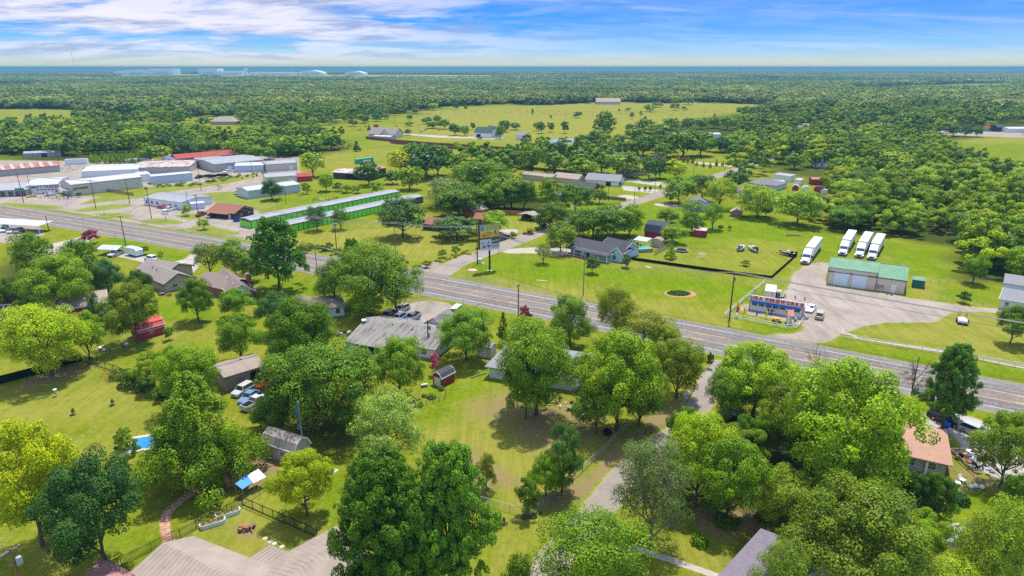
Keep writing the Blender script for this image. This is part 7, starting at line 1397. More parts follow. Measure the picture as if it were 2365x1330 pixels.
MB().box(.55, -.305, z3+1.55, 2.98, -.292, z2-.1).build('name_panel', M_BLACKM, e); lettering('NORTEX', e, .68, z3+1.95, 2.2, .72, -.31, PWH, .01, .012, 'lettering')
lettering('MODULAR', e, .68, z3+1.6, 1.7, .26, -.31, PBL, .01, .01, 'lettering')
for i in range(2): dab('text_bar', .6, z3+.45+i*.42, 2.95, z3+.72+i*.42, M_BLACKM, -.294)
mb = MB()
for i in range(2):
    x = .7
    while x < 2.75: w = rr.uniform(.1, .3); mb.box(x, -.312, z3+.52+i*.42, min(x+w, 2.85), -.307, z3+.65+i*.42); x += w+.07
tag(mb.build('small_print', PWH, e), kind='stuff'); dab('building_print', -2.3, z3+.4, -1.3, z3+1.2, PGY); dab('caption_print', -2.7, z3+1.7, -1.6, z3+2.0, PGY)
MB().box(-W2, -.45, z3-.35, W2, -.3, z3-.05).build('catwalk', M_WHITE, e)
def ordinal(i): return ['first', 'second', 'third', 'fourth', 'fifth', 'sixth', 'seventh', 'eighth', 'ninth', 'tenth', 'eleventh', 'twelfth'][i] if i < 12 else f'{i+1}th'
# ------------------------------------------------------------------ small things
def at(name, label, cat, px, py, group=None, rz=0.0): return empty(name, G(px, py), rz, label, cat, group)
# people at the serving windows
def person(px, py, face, label, arm):
    P = G(px, py); e = tag(bpy.data.objects.new('person', None), label, 'person'); COL.objects.link(e); e.location = P; e.rotation_euler = (0, 0, face)
    J = [(0, 0, .95), (0, 0, 1.15), (0, 0, 1.4), (0, .0, 1.5), (0, -.02, 1.58), (0, -.02, 1.72)]; R = [.16, .15, .18, .075, .06, .1]; Ed = [(i, i+1) for i in range(5)]; V = list(J)
    def chain(start, pts, rs):
        pv = start
        for p_, r_ in zip(pts, rs): V.append(p_); R.append(r_); Ed.append((pv, len(V)-1)); pv = len(V)-1
    for s_ in (-1, 1):
        chain(0, [(s_*.1, 0, .88), (s_*.12, -.02, .5), (s_*.13, .02, .1), (s_*.13, -.14, .04)], [.11, .075, .05, .045])
        if arm and s_ > 0: chain(2, [(s_*.2, 0, 1.42), (s_*.32, -.12, 1.2), (s_*.2, -.34, 1.15), (s_*.18, -.42, 1.16)], [.07, .05, .04, .035])
        else: chain(2, [(s_*.2, 0, 1.42), (s_*.28, .02, 1.15), (s_*.27, -.05, .9), (s_*.27, -.07, .8)], [.07, .05, .04, .035])
    me = bpy.data.meshes.new('body'); me.from_pydata(V, Ed, []); o = link('body', me, e); md = o.modifiers.new('skin', 'SKIN'); md.use_smooth_shade = True
    for i, r in enumerate(R): me.skin_vertices[0].data[i].radius = (r, r*.8)
    me.skin_vertices[0].data[0].use_root = True; ss = o.modifiers.new('sub', 'SUBSURF'); ss.levels = 1; ss.render_levels = 1
    t = NT('skin_and_clothes'+str(px)); z = t.n('ShaderNodeSeparateXYZ', {0: t.vec()}).outputs[2]; col = t.mix(t.map(z, .95, .96), (.015, .015, .02), (.02, .02, .025)); col = t.mix(t.map(z, 1.47, 1.48), col, (.42, .26, .19)); me.materials.append(t.out(col, .8))
    hs = .105; MB().lathe([(.01, 1.58), (.075, 1.62), (hs*.85, 1.7), (hs*.8, 1.77), (.02, 1.83)], 10, 0, (0, -.02)).build('head', mat('skin', (.42, .26, .19), .6), e)
    MB().lathe([(.088, 1.72), (.1, 1.76), (.085, 1.81), (.02, 1.85)], 10, 0, (0, .0)).build('hair', M_DARK, e); MB().add([(-.015, -.12, 1.68), (.015, -.12, 1.68), (0, -.145, 1.675), (0, -.11, 1.72)], [(0, 1, 2), (0, 2, 3), (2, 1, 3)]).build('nose', mat('skin', (.42, .26, .19)), e)
    for s_ in (-1, 1): MB().lathe([(.002, -.01), (.012, 0), (.002, .01)], 6).build('eye', M_DARK, e, (s_*.032, -.105, 1.715))
person(1773, 726, math.radians(-32+180), 'person in dark clothes at the fireworks stand window, left of the two customers', 0); person(1781, 727.5, math.radians(-22+180), 'person in dark clothes leaning on the counter, the right one of the two customers', 1)
# feather flags and light tower
def feather(px, py, h, c1, c2, label):
    e = at('feather_flag', label, 'flag', px, py, rz=random.uniform(-.6, .6)); MB().tube([(0, 0, 0), (0, 0, h*.9), (.2, 0, h)], .03, 5).build('pole', M_GREYM, e); n = 6
    for i in range(n):
        z0, z1 = h*(.25+.75*i/n), h*(.25+.75*(i+1)/n); w0, w1 = .1+.65*math.sin(math.pi*(.15+.8*i/n)), .1+.65*math.sin(math.pi*(.15+.8*(i+1)/n)); MB().slab([(0.03, .04*math.sin(i), z0), (w0, .12*math.sin(i*1.3), z0), (w1, .12*math.sin(i*1.3+1.3), z1), (0.03, .04*math.sin(i+1), z1)], .012).build('cloth', c1 if i < n/2 else c2, e)
FY, FR, FB = mat('flag_yellow', (.80, .62, .02), .7), mat('flag_red', (.65, .04, .02), .7), mat('flag_blue', (.02, .16, .50), .7)
feather(1699, 730, 4.0, FR, FY, 'red and yellow feather flag inside the left corner of the white fence'); feather(1716, 731, 2.4, FY, FY, 'short yellow feather flag left of the fireworks stand front'); feather(1745, 736, 2.4, FB, FB, 'short blue feather flag before the fireworks stand'); feather(1767, 737, 2.4, FY, FY, 'short yellow feather flag before the serving windows'); feather(1833, 748, 1.8, FB, M_WHITE, 'blue and white feather flag beside the salmon-roofed kiosk'); feather(1697, 734, 1.4, M_WHITE, M_WHITE, 'low white feather flag beside the red and yellow one'); feather(130, 449, 3.2, mat('flag_pink', (.75, .12, .25), .7), mat('flag_pink', (.75, .12, .25), .7), 'pink feather flag on the store forecourt')
e = at('light_tower', 'yellow mobile light tower with black lamps in front of the fireworks stand', 'light tower', 1793, 745); hh = 6.2; MB().box(-.55, -.4, .45, .55, .4, 1.15).build('body', mat('machine_yellow', (.75, .40, .01), .5), e); MB().tube([(.1, 0, 1.3), (.1, 0, hh)], .06, 8).build('mast', M_GREYM, e); MB().box(-.8, -.04, hh, 1.0, .04, hh+.08).build('lamp_bar', M_BLACKM, e)
for x in (-.7, -.2, .4, .9): MB().box(x-.16, -.16, hh+.02, x+.16, .12, hh+.34).build('lamp', M_BLACKM, e)
for x, y in ((-.6, -.6), (-.6, .6), (.6, -.6), (.6, .6)): MB().tube([(x, y-.08, .3), (x, y+.08, .3)], .3, 10).build('wheel', M_TYRE, e)
e = at('price_board', 'tall white sign post beside the salmon-roofed kiosk', 'sign', 1819, 752); MB().box(-.2, -.05, 0, .2, .05, 3.2).build('board', M_WHITE, e)
# yard things
def ring(mb, r, z, w, n=24): mb.lathe([(r, z), (r+w, z), (r+w, z+.06), (r, z+.06)], n)
e = at('trampoline', 'low round dark trampoline on the lawn beyond the slat fence', 'trampoline', 1574, 580); MB().lathe([(.01, .52), (1.9, .52), (1.9, .56), (.01, .57)], 24).build('mat', M_SCR, e); m_ = MB(); ring(m_, 1.9, .5, .3); m_.build('frame', M_GREYM, e)
for i in range(6): a = i*math.pi/3; MB().tube([(2.05*math.cos(a), 2.05*math.sin(a), 0), (2.05*math.cos(a), 2.05*math.sin(a), .5)], .03, 5).build('leg', M_GREYM, e)
e = at('trampoline', 'trampoline with safety net behind the round tree by the weathered house', 'trampoline', 851, 858); MB().lathe([(.01, .78), (1.9, .78), (1.9, .8), (.01, .8)], 24).build('mat', M_SCR, e); m_ = MB(); ring(m_, 1.9, .76, .2); m_.build('frame', M_GREYM, e); nt = MB()
for i in range(8):
    a = i*math.pi/4; c, s_ = math.cos(a)*2.05, math.sin(a)*2.05; MB().tube([(c, s_, 0), (c, s_, 2.5)], .03, 5).build('leg', M_GREYM, e); b = a+math.pi/4
    for k in range(6): z = .9+k*.3; nt.tube([(c, s_, z), (math.cos(b)*2.05, math.sin(b)*2.05, z)], .014, 3, cap=False)
tag(nt.build('net', M_BLACKM, e), kind='stuff')
e = at('soccer_goal', 'small white soccer goal on the fenced lawn', 'goal', 1621, 596); mb = MB()
for x in (-1.2, 1.2): mb.tube([(x, 0, 0), (x, 0, 1.6), (x, .5, 1.6), (x, 1.2, 0), (x, 0, 0)], .045, 6)
mb.tube([(-1.2, 0, 1.6), (1.2, 0, 1.6)], .045, 6).tube([(-1.2, 1.2, 0), (1.2, 1.2, 0)], .045, 6).build('frame', M_WHITE, e); nt = MB()
for k in range(9): x = -1.2+k*.3; nt.tube([(x, .5, 1.6), (x, 1.2, 0)], .012, 3, cap=False)
for k in range(5): nt.tube([(-1.2, .5+.14*k, 1.6-.32*k), (1.2, .5+.14*k, 1.6-.32*k)], .012, 3, cap=False)
tag(nt.build('net', M_WHITE, e), kind='stuff')
t = NT('pool_water'); v = t.vec(); c_ = t.mix(t.map(t.noise(1.2, 3, .6, v), .3, .7), (.0, .14, .45), (.01, .24, .6)); M_POOL = t.out(c_, .08, t.noise(5, 2, .5, v), .15, .02, .5)
t = NT('pond_water'); v = t.vec(); M_POND = t.out((.30, .36, .42), .12, t.noise(1, 2, .5, v), .1, .02, .5)
e = empty('swimming_pool', G(352, 1020), math.radians(20), 'bright blue in-ground pool with pale stone surround under the feathery conifer', 'pool'); MB().box(-3.6, -2.6, 0, 3.6, -1.9, .1).box(-3.6, 1.9, 0, 3.6, 2.6, .1).box(-3.6, -1.9, 0, -2.9, 1.9, .1).box(2.9, -1.9, 0, 3.6, 1.9, .1).build('coping', M_CONC, e); MB().box(-2.9, -1.9, .0, 2.9, 1.9, .06).build('water', M_POOL, e)
e = at('raised_pool', 'small turquoise above-ground pool in a brown wooden deck beside the blue house', 'pool', 1487, 580, rz=math.radians(15)); MB().box(-2.4, -1.8, 0, 2.4, -1.5, 1.25).box(-2.4, 1.5, 0, 2.4, 1.8, 1.25).box(-2.4, -1.5, 0, -2.0, 1.5, 1.25).box(2.0, -1.5, 0, 2.4, 1.5, 1.25).build('deck', M_SLAT, e); MB().box(-2, -1.5, .2, 2, 1.5, 1.15).build('water', mat('turquoise_water', (.02, .50, .48), .1, .1, 1, .6), e)
tag(sheet('pond', [(1268, 322), (1300, 320), (1330, 321), (1352, 325), (1340, 330), (1300, 331), (1262, 328)], M_POND, .02, .5, .3), kind='structure')
e = at('mulched_flowerbed', 'oval bed of low green ground cover ringed with bare soil on the big lawn', 'flowerbed', 1571, 678); MB().lathe([(4.3, 0.002), (3.6, .04), (2.6, .08)], 26).build('soil', mat('bare_soil', (.36, .20, .11), .95, .25, 1.5, .1), e)
e.scale = (1, .7, 1); rg = np.random.default_rng(5); n = 2600; a_ = rg.uniform(0, 6.28, n); r_ = np.sqrt(rg.uniform(0, 1, n))*3.1; pos = np.stack([r_*np.cos(a_)-.4, r_*np.sin(a_), .1+rg.uniform(0, .45, n)*(1-(r_/3.8)**2)], 1); nor = rg.normal(size=(n, 3))*.5+np.array([0, 0, 1]); nor /= np.linalg.norm(nor, axis=1, keepdims=True)
c = link('foliage', leaves_mesh('foliage', pos, nor, rg.uniform(.2, .42, n), rg.uniform(0, 1, n), rg), e); c.color = (.07, .17, .01, 1); tag(c, kind='stuff')
e = at('round_pad', 'round brown concrete pad in the grass beside the billboard', 'pad', 1091, 624.5); MB().lathe([(1.5, .0), (1.5, .18), (.01, .2)], 18).build('pad', mat('brown_concrete', (.42, .30, .22), .9, .2, 1), e)
e = at('utility_box', 'white utility cabinet at the foot of the billboard pole', 'cabinet', 1109, 608); MB().box(-.45, -.35, 0, .45, .35, 1.5).build('cabinet', M_WHITE, e); MB().box(.5, -.5, 0, 1.4, .3, .12).build('slab', M_CONC, e)
def mailbox(px, py, label): e = at('mailbox', label, 'mailbox', px, py); MB().tube([(0, 0, 0), (0, 0, 1.0)], .05, 5).build('post', M_OLDW, e); MB().extr([(-.16, 1.0), (-.16, 1.2), (-.1, 1.28), (.1, 1.28), (.16, 1.2), (.16, 1.0)], 'y', -.3, .3).build('box', M_GREYM, e)
mailbox(1152, 585, 'mailbox at the mouth of the drive right of the billboard'); mailbox(155, 478, 'mailbox at the roadside before the beige store'); mailbox(242, 497, 'mailbox on the first grass island'); mailbox(267, 545, 'mailbox beside the highway opposite the first grass island'); mailbox(1497, 445, 'mailbox by the pink drive')
def rsign(px, py, label, h=2.2, w=.75, m=M_WHITE, oct_=False): e = at('road_sign', label, 'sign', px, py); MB().tube([(0, 0, 0), (0, 0, h)], .04, 5).build('post', M_GREYM, e); MB().box(-w/2, -.07, h-w, w/2, -.045, h+.05).build('plate', m, e)
rsign(933, 607, 'pale road sign seen from behind at the mouth of the side street', 2.6, .8, M_GREYM); rsign(1070, 705, 'small pale sign on the near verge of the highway', 1.6, .3); rsign(1679, 741, 'thin brown marker post left of the white fence corner', 1.4, .2, M_OLDW)
e = at('office_sign', 'white signboard on a post before the white office', 'sign', 383, 509); MB().tube([(0, 0, 0), (0, 0, 2.6)], .09, 6).build('post', M_BLACKM, e); MB().box(-1.5, -.12, 2.2, 1.5, .12, 3.4).build('board', M_WHITE, e)
e = at('dumpster', 'blue dumpster at the end of the longer storage row', 'dumpster', 548, 511); MB().extr([(-1, 0), (-1.1, 1.4), (1.1, 1.6), (1, 0)], 'x', -1.2, 1.2).build('bin', mat('dumpster_blue', (.02, .08, .35), .5), e); MB().box(-1.2, -1.1, 1.6, 1.2, 1.1, 1.68).build('lid', M_DARK, e)
for i, (x, y) in enumerate([(831, 301), (844, 293), (916, 292), (928, 308), (935, 308), (974, 305), (981, 301), (986, 299), (1014, 301), (866, 292)]):
    e = at('hay_bale', f'{ordinal(sorted([831, 844, 916, 928, 935, 974, 981, 986, 1014, 866]).index(x))} of ten round hay bales on the far lawns, from the left', 'hay bale', x, y, 'round hay bales on the far lawns', rz=random.uniform(0, 3)); MB().tube([(-.8, 0, .95), (.8, 0, .95)], .95, 14).build('bale', mat('hay', (.42, .28, .13), .95, .2, 3), e)
# debris and clutter
def clutter(name, label, cat, px, py, n, rx, ry, h, cols, seed):
    e = at(name, label, cat, px, py); r = random.Random(seed); K = {}
    for i in range(n):
        a, b = r.uniform(-rx, rx), r.uniform(-ry, ry); L = r.uniform(.3, 1.6); m = r.choice(cols); z = r.uniform(.02, h)
        k = r.randrange(3); nm = ('plank', 'crate', 'scrap')[k]
        mb = MB().box(-L/2, -.08, 0, L/2, .08, .05) if k == 0 else MB().box(-.3, -.25, 0, .3, .25, r.uniform(.2, .5)) if k == 1 else MB().extr([(-.3, -.2), (.35, -.1), (.2, .3), (-.1, .25)], 'z', 0, .12)
        mb.build(nm, m, e, (a, b, z), (r.uniform(-.35, .35), r.uniform(-.35, .35), r.uniform(0, 3.14)))
CL = [M_DEADWOOD, M_OLDW, M_WHITE, M_GREYM, mat('clutter_rust', (.32, .12, .07), .9), M_DARK, mat('clutter_blue', (.04, .12, .4), .6)]
clutter('debris_pile', 'pile of broken boards and rubble behind the longer storage row', 'debris', 752, 462, 40, 6, 2.5, .9, CL[:5], 3); clutter('junk_pen', 'timber pen filled with boards and junk beside the salmon-roofed house', 'junk', 2248, 1072, 46, 1.7, 2.8, .9, CL, 5)
e = bpy.data.objects[[o.name for o in bpy.data.objects if o.name.startswith('junk_pen')][0]]
for a, b in (((-1.9, -3), (-1.9, 3)), ((1.9, -3), (1.9, 3)), ((-1.9, 3), (1.9, 3))): MB().beam((*a, .9), (*b, .9), .1, .1).beam((*a, .45), (*b, .45), .06, .3).build('rail', M_DEADWOOD, e)
clutter('forecourt_goods', 'outdoor goods crowded on the forecourt of the beige store', 'goods', 120, 458, 26, 6, 1.5, .6, CL, 7); clutter('porch_goods', 'goods stacked beneath the beige store porch', 'goods', 152, 459, 24, 4, 2, 1.2, CL, 8); clutter('scrap_yard', 'heap of scrap behind the long striped roof barn', 'scrap', 168, 391, 50, 9, 5, 1.4, CL, 9)
clutter('yard_clutter', 'machinery and boxes in the yard beside the tan house with brown roof', 'clutter', 1512, 402, 40, 6, 6, 1.2, CL, 10); clutter('patio_clutter', 'patio furniture and boxes behind the charcoal-roofed blue house', 'clutter', 1415, 562, 26, 6, 2.5, .8, CL, 11); clutter('yard_clutter', 'lawn junk and a blue mower beside the weathered house', 'clutter', 795, 770, 14, 2.2, 1.5, .6, CL, 12)
clutter('house_clutter', 'garden chairs and bicycles against the tan gable house', 'clutter', 380, 682, 16, 3, 1, .6, CL, 13); clutter('porch_clutter', 'dark clutter beside the blue and white porch house', 'clutter', 20, 752, 22, 4, 3, 1, CL, 14); clutter('playground', 'timber play equipment and garden toys beside the red shed', 'playground', 262, 805, 16, 3, 1.5, .8, CL[:4], 15); clutter('shade_clutter', 'scattered toys and boxes in the shade under the big bright trees', 'clutter', 1320, 930, 20, 4, 3, .5, CL+[mat('clutter_pink', (.6, .2, .2), .7)], 16)
clutter('stump_roots', 'uprooted stump with twigs in the fenced back lawn', 'stump', 570, 1222, 14, .7, .5, .4, [M_OLDW, mat('clutter_rust', (.32, .12, .07), .9)], 17)
for x, y, lb in ((492, 1212, 'pale galvanised planting trough, the nearer of two by the picket fence'), (527, 1189, 'pale galvanised planting trough, the farther of two by the picket fence')):
    e = at('planter_trough', lb, 'planter', x, y, rz=math.radians(30)); k = [(math.cos(a)*.55+(1.1 if math.cos(a) > 0 else -1.1), math.sin(a)*.6) for a in [i*math.pi/8+.01 for i in range(16)]]; MB().extr(k, 'z', 0, .6).build('tub', mat('trough', (.50, .62, .64), .5, .08, 1), e); MB().extr([(a*.93, b*.9) for a, b in k], 'z', .6, .63).build('soil', mat('bare_soil', (.2, .2, .2)), e)
    rg = np.random.default_rng(int(x)); n = 220; pos = np.stack([rg.uniform(-1.4, 1.4, n), rg.uniform(-.4, .4, n), rg.uniform(.62, .95, n)], 1); nor = rg.normal(size=(n, 3))+np.array([0, 0, 1]); nor /= np.linalg.norm(nor, axis=1, keepdims=True); c = link('plants', leaves_mesh('plants', pos, nor, rg.uniform(.1, .25, n), rg.uniform(0, 1, n), rg), e); c.color = (.08, .2, .02, 1)
# brick path with laid bricks (joined: each brick is under ten pixels)
PL = [G(*p) for p in [(392, 1252), (386, 1240), (381, 1220), (383, 1194), (394, 1176), (419, 1156), (445, 1138), (468, 1120), (493, 1100)]]; Q = []
for i in range(len(PL)-1):
    p0, p1, p2, p3 = PL[max(i-1, 0)], PL[i], PL[i+1], PL[min(i+2, len(PL)-1)]; k = max(2, int((p2-p1).length/.23))
    for j in range(k): t_ = j/k; Q.append(.5*((2*p1)+(p2-p0)*t_+(2*p0-5*p1+4*p2-p3)*t_*t_+(3*p1-p0-3*p2+p3)*t_**3))
bm_ = [mat('path_brick_a', (.50, .25, .17), .9, .2, 3), mat('path_brick_b', (.40, .19, .13), .9, .2, 3), mat('path_brick_c', (.55, .34, .25), .9, .2, 3)]; mb = MB()
for i in range(len(Q)-1):
    d = (Q[i+1]-Q[i]).normalized(); n_ = Vector((-d.y, d.x, 0))
    for k in range(3):
        c = Q[i]+n_*((k-1)*.42+(.1 if i % 2 else -.1)); z = .045+random.uniform(-.008, .008); v = [c-d*.1-n_*.195, c+d*.1-n_*.195, c+d*.1+n_*.195, c-d*.1+n_*.195]; mb.slab([(p.x, p.y, z) for p in v], .045, random.randrange(3))
path = tag(mb.build('brick_path', bm_), kind='structure')
# tarpaulin canopies, flag pole, antenna, gate and little things of the near yards
o_ = G(560, 1142)
def tarp(name, label, pts, m, cat='canopy'):
    P0 = [G(x, y, z) for x, y, z in pts]; o = Vector((P0[0].x, P0[0].y, 0)); e = empty(name, o, 0, label, cat); Qs = [p-o for p in P0]; n = len(Qs)//2
    MB().slab([tuple(p) for p in (Qs[0], Qs[1], Qs[2], Qs[3])], .03).build('cloth', m, e)
    if len(Qs) > 4: MB().slab([tuple(p) for p in (Qs[4], Qs[5], Qs[6], Qs[7])], .03).build('cloth', m, e)
    for p in Qs[:4]: MB().tube([(p.x, p.y, 0), (p.x, p.y, p.z-.02)], .035, 6).build('leg', M_GREYM, e)
tarp('blue_canopy', 'bright blue tarpaulin canopy over the chicken run', [(543, 1117, 2.2), (570, 1097, 2.2), (584, 1113, 1.6), (560, 1130, 1.6)], mat('tarp_blue', (.01, .22, .72), .5, .1, 1.5)); tarp('white_canopy', 'white tarpaulin canopy beside the blue one', [(570, 1097, 2.2), (597, 1083, 2.2), (615, 1101, 1.6), (585, 1116, 1.6)], mat('tarp_white', (.72, .72, .70), .6, .05, 1.5))
e = empty('play_house', G(537, 1118), .4, 'small orange brown play house beside the blue tarpaulin', 'play house'); MB().box(-.8, -.6, 0, .8, .6, 1.0).build('wall', M_CEDAR, e); MB().slab([(-1, -.8, .9), (1, -.8, .9), (1, 0, 1.5), (-1, 0, 1.5)], .06).slab([(-1, 0, 1.5), (1, 0, 1.5), (1, .8, .9), (-1, .8, .9)], .06).build('roof', mat('clutter_salmon', (.5, .22, .13), .8), e)
P = G(706, 1082); hh = zat(P, 928); e = empty('flag_pole', P, 0, 'white flag pole with a limp blue flag beside the gambrel shed', 'flag pole'); MB().tube([(0, 0, 0), (0, 0, hh)], [.09, .05], 8).build('pole', M_GREYM, e); MB().lathe([(.01, hh), (.12, hh+.1), (.01, hh+.22)], 8).build('finial', M_GREYM, e)
mb = MB(); n = 8
for i in range(n):
    z0, z1 = hh-.5-i*.52, hh-.5-(i+1)*.52; w = .35+.2*math.sin(i*1.1); w2 = .35+.2*math.sin((i+1)*1.1)
    mb.add([(-.05, 0, z0), (-w*.6, .15, z0), (-w, -.1, z0), (-w2, -.1, z1), (-w2*.6, .15, z1), (-.05, 0, z1)], [(0, 1, 4, 5), (1, 2, 3, 4)])
mb.build('flag', mat('flag_slate', (.10, .20, .30), .7, .4, 1.5), e)
P = G(844, 732); hh = zat(P, 684); e = empty('antenna_mast', P, 0, 'thin white lattice antenna behind the weathered house roof', 'antenna'); mb = MB()
for a in (0, 2.1, 4.2): mb.tube([(.15*math.cos(a), .15*math.sin(a), 0), (.15*math.cos(a), .15*math.sin(a), hh)], .03, 4)
for k in range(12): z = k*hh/12; mb.tube([(.15, 0, z), (-.07, .13, z+hh/24), (-.07, -.13, z+hh/12), (.15, 0, z+hh/12)], .018, 3)
mb.build('lattice', M_WHITE, e)
e = at('wagon_wheel', 'old dark wagon wheel standing on the near left lawn', 'wheel', 132, 1050); mb = MB(); N_ = 18
rim_ = [(math.cos(i*2*math.pi/N_)*.55, 0, .55+math.sin(i*2*math.pi/N_)*.55) for i in range(N_+1)]; mb.tube(rim_, .045, 5)
for i in range(8): a = i*math.pi/4; mb.tube([(0, 0, .55), (math.cos(a)*.53, 0, .55+math.sin(a)*.53)], .02, 4)
mb.build('wheel', M_BLACKM, e); e.scale = (1.3, 1.3, 1.3)
for i, (x, y) in enumerate([(259, 936), (168, 958), (90, 1000), (1125, 1196), (1164, 1210)]):
    T(x, y-16, y, 9, 'oak', ['mid', 'olive', 'mid', 'redbush', 'deep'][i], zone='sap'); r_ = at('mulch_ring', ('mulch ring farthest from the camera on the left lawn', 'middle mulch ring of three on the left lawn', 'mulch ring nearest the bright tree on the left lawn', 'left mulch ring below the chain link corner', 'right mulch ring below the chain link corner')[i], 'mulch ring', x, y, 'mulch rings around saplings'); MB().lathe([(.55, 0), (.5, .05), (.01, .07)], 12).build('mulch', mat('mulch', (.06, .04, .03), .95, .3, 3), r_)
e = at('mesh_basket', 'pale disc golf basket on the left lawn', 'basket', 130, 915); MB().tube([(0, 0, 0), (0, 0, 1.5)], .03, 5).build('post', M_GREYM, e); MB().lathe([(.3, .6), (.34, .75), (.34, .8), (.3, .8)], 10).build('basket', M_GREYM, e); MB().lathe([(.2, 1.5), (.34, 1.4), (.34, 1.36), (.2, 1.36)], 10).build('band', M_WHITE, e)
for i, (x, y) in enumerate([(612, 1243), (624, 1251), (634, 1255), (651, 1262)]): r_ = at('stepping_stone', f'pale round stepping stone on the fenced back lawn, {ordinal(i)} of four from the left', 'stepping stone', x, y, 'stepping stones on the fenced back lawn'); MB().lathe([(.32, 0), (.32, .04), (.01, .045)], 12).build('stone', M_CONC, r_)
def chair(px, py, lb, rz): e = at('lawn_chair', lb, 'chair', px, py, rz=rz); MB().box(-.35, -.35, .4, .35, .35, .46).build('seat', M_WHITE, e); MB().slab([(-.35, .3, .46), (.35, .3, .46), (.35, .6, 1.1), (-.35, .6, 1.1)], .05).build('backrest', M_WHITE, e); [MB().box(x-.04, y-.04, 0, x+.04, y+.04, .4).build('leg', M_WHITE, e) for x in (-.3, .3) for y in (-.3, .3)]
chair(2222, 1113, 'white plastic lawn chair below the junk pen, the right one of two', .4); chair(2211, 1120, 'white plastic lawn chair below the junk pen, the left one of two', 1.2)
e = at('tarp_mound', 'pale mound covered by a grey-white tarpaulin in the overgrown right hand yard', 'mound', 2205, 1240); rg = random.Random(4); mb = MB(); n = 14; rings = [(2.2, 0), (2.0, .7), (1.5, 1.2), (.8, 1.6), (.02, 1.75)]
for r, z in rings:
    for k in range(n): a = 2*math.pi*k/n; q = r*(1+rg.uniform(-.12, .12)); mb.v.append((q*math.cos(a)*1.15, q*math.sin(a), z+rg.uniform(-.1, .1)*(z > 0)))
for i in range(len(rings)-1):
    for k in range(n): k2 = (k+1) % n; o = i*n; mb.f.append((o+k, o+k2, o+n+k2, o+n+k)); mb.m.append(0)
mb.build('tarpaulin', mat('tarp_old', (.42, .43, .40), .8, .3, 1.5, stain=.6, sc=(.12, .14, .08)), e)
e = at('white_bags', 'three white sacks beside the mown strip at the right edge', 'sacks', 2256, 1127); [MB().lathe([(.25, 0), (.38, .2), (.3, .5), (.05, .62)], 9, 0, (x, y)).build('sack', M_WHITE, e) for x, y in ((-.9, 0), (-.1, .2), (.6, -.1))]
e = at('blue_bin', 'open bright blue bin lying beside the branch-covered pickup', 'bin', 2185, 985, rz=.6); MB().box(-.8, -.5, 0, .8, .5, .7).build('bin', mat('bin_blue', (.02, .10, .55), .5), e)
e = at('trash_bag', 'black bag at the foot of the tree by the chain link fence', 'bag', 1402, 1003); MB().lathe([(.5, 0), (.8, .4), (.6, .9), (.1, 1.2)], 10).build('bag', M_SCR, e)
e = at('grey_barrel', 'grey barrel lying left of the small red cross-door shed', 'barrel', 980, 893, rz=.3); MB().tube([(-.6, 0, .35), (.6, 0, .35)], .35, 12).build('drum', M_GREYM, e)
e = at('storage_tub', 'pale plastic tub at the corner of the vegetable garden', 'tub', 949, 941, rz=.3); MB().box(-.6, -.3, 0, .6, .3, .5).build('tub', M_GREYM, e)
e = at('slab_step', 'short concrete slab on the big lawn below the screened fence', 'slab', 1497, 617, rz=-.9); MB().box(-1.0, -.35, 0, 1.0, .35, .06).build('slab', M_CONC, e)
e = at('slab_step', 'long narrow concrete slab on the big lawn beside the highway', 'slab', 1252, 648, rz=-.3); MB().box(-1.6, -.2, 0, 1.6, .2, .06).build('slab', M_CONC, e)
e = at('log', 'grey log lying beside the white house under the bright trees', 'log', 1106, 868, rz=.6); MB().tube([(-1.8, 0, .15), (1.8, .2, .15)], .14, 7).build('log', M_DEADWOOD, e)
e = at('timber_logs', 'brown timber logs lying in the lawn behind the lone semi truck', 'timber', 1833, 545, rz=-.1); [MB().tube([(-2.6, y, .15+z), (2.4, y+.1, .15+z)], .13, 7).build('log', M_OLDW, e) for y, z in ((0, 0), (.3, 0), (.15, .2))]
e = at('patio_slab', 'pale patio slab in front of the gambrel shed doors', 'slab', 755, 1083, rz=-.5); MB().box(-1.8, -.7, 0, 1.8, .7, .05).build('slab', M_CONC, e)
for (x, y, w, d_, lb) in [(640, 1003, 5, 3, 'x')][:0]: pass
# weeds and rough growth along ditches, hedgerows and lot edges
def weeds(name, pts, n, spread, hmax, leaf, colr, label, seed):
    rg = np.random.default_rng(seed); W = [G(*p) for p in pts]; seg = [(W[i+1]-W[i]).length for i in range(len(W)-1)]; tot = sum(seg); P, N_, S, Tn = [], [], [], []
    k = max(4, int(tot/1.1)); 
    for i in range(k):
        u = (i+rg.uniform(0, 1))/k*tot; j = 0
        while j < len(seg)-1 and u > seg[j]: u -= seg[j]; j += 1
        c = W[j].lerp(W[j+1], min(1, u/seg[j])); c = np.array([c.x, c.y, 0])+np.append(rg.normal(size=2)*spread, 0); h = hmax*rg.uniform(.3, 1); w = h*rg.uniform(.6, 1.3); m = int(n/k)
        d = rg.normal(size=(m, 3)); d /= np.linalg.norm(d, axis=1, keepdims=True); d[:, 2] = abs(d[:, 2]); P.append(c+d*np.array([w, w, h])*rg.uniform(.5, 1, (m, 1))); q = d+rg.normal(size=d.shape)*.5+np.array([0, 0, .4]); N_.append(q/np.linalg.norm(q, axis=1, keepdims=True)); S.append(np.full(m, leaf)*rg.uniform(.6, 1.4, m)); Tn.append(np.clip(rg.uniform(0, .5)+rg.uniform(0, .5, m), 0, 1))
    o = link(name, leaves_mesh(name, np.concatenate(P), np.concatenate(N_), np.concatenate(S), np.concatenate(Tn), rg)); o.color = (*colr, 1); return tag(o, label, 'weeds', kind='stuff')
G1, G2, G3 = (.14, .24, .008), (.24, .29, .012), (.24, .25, .06)
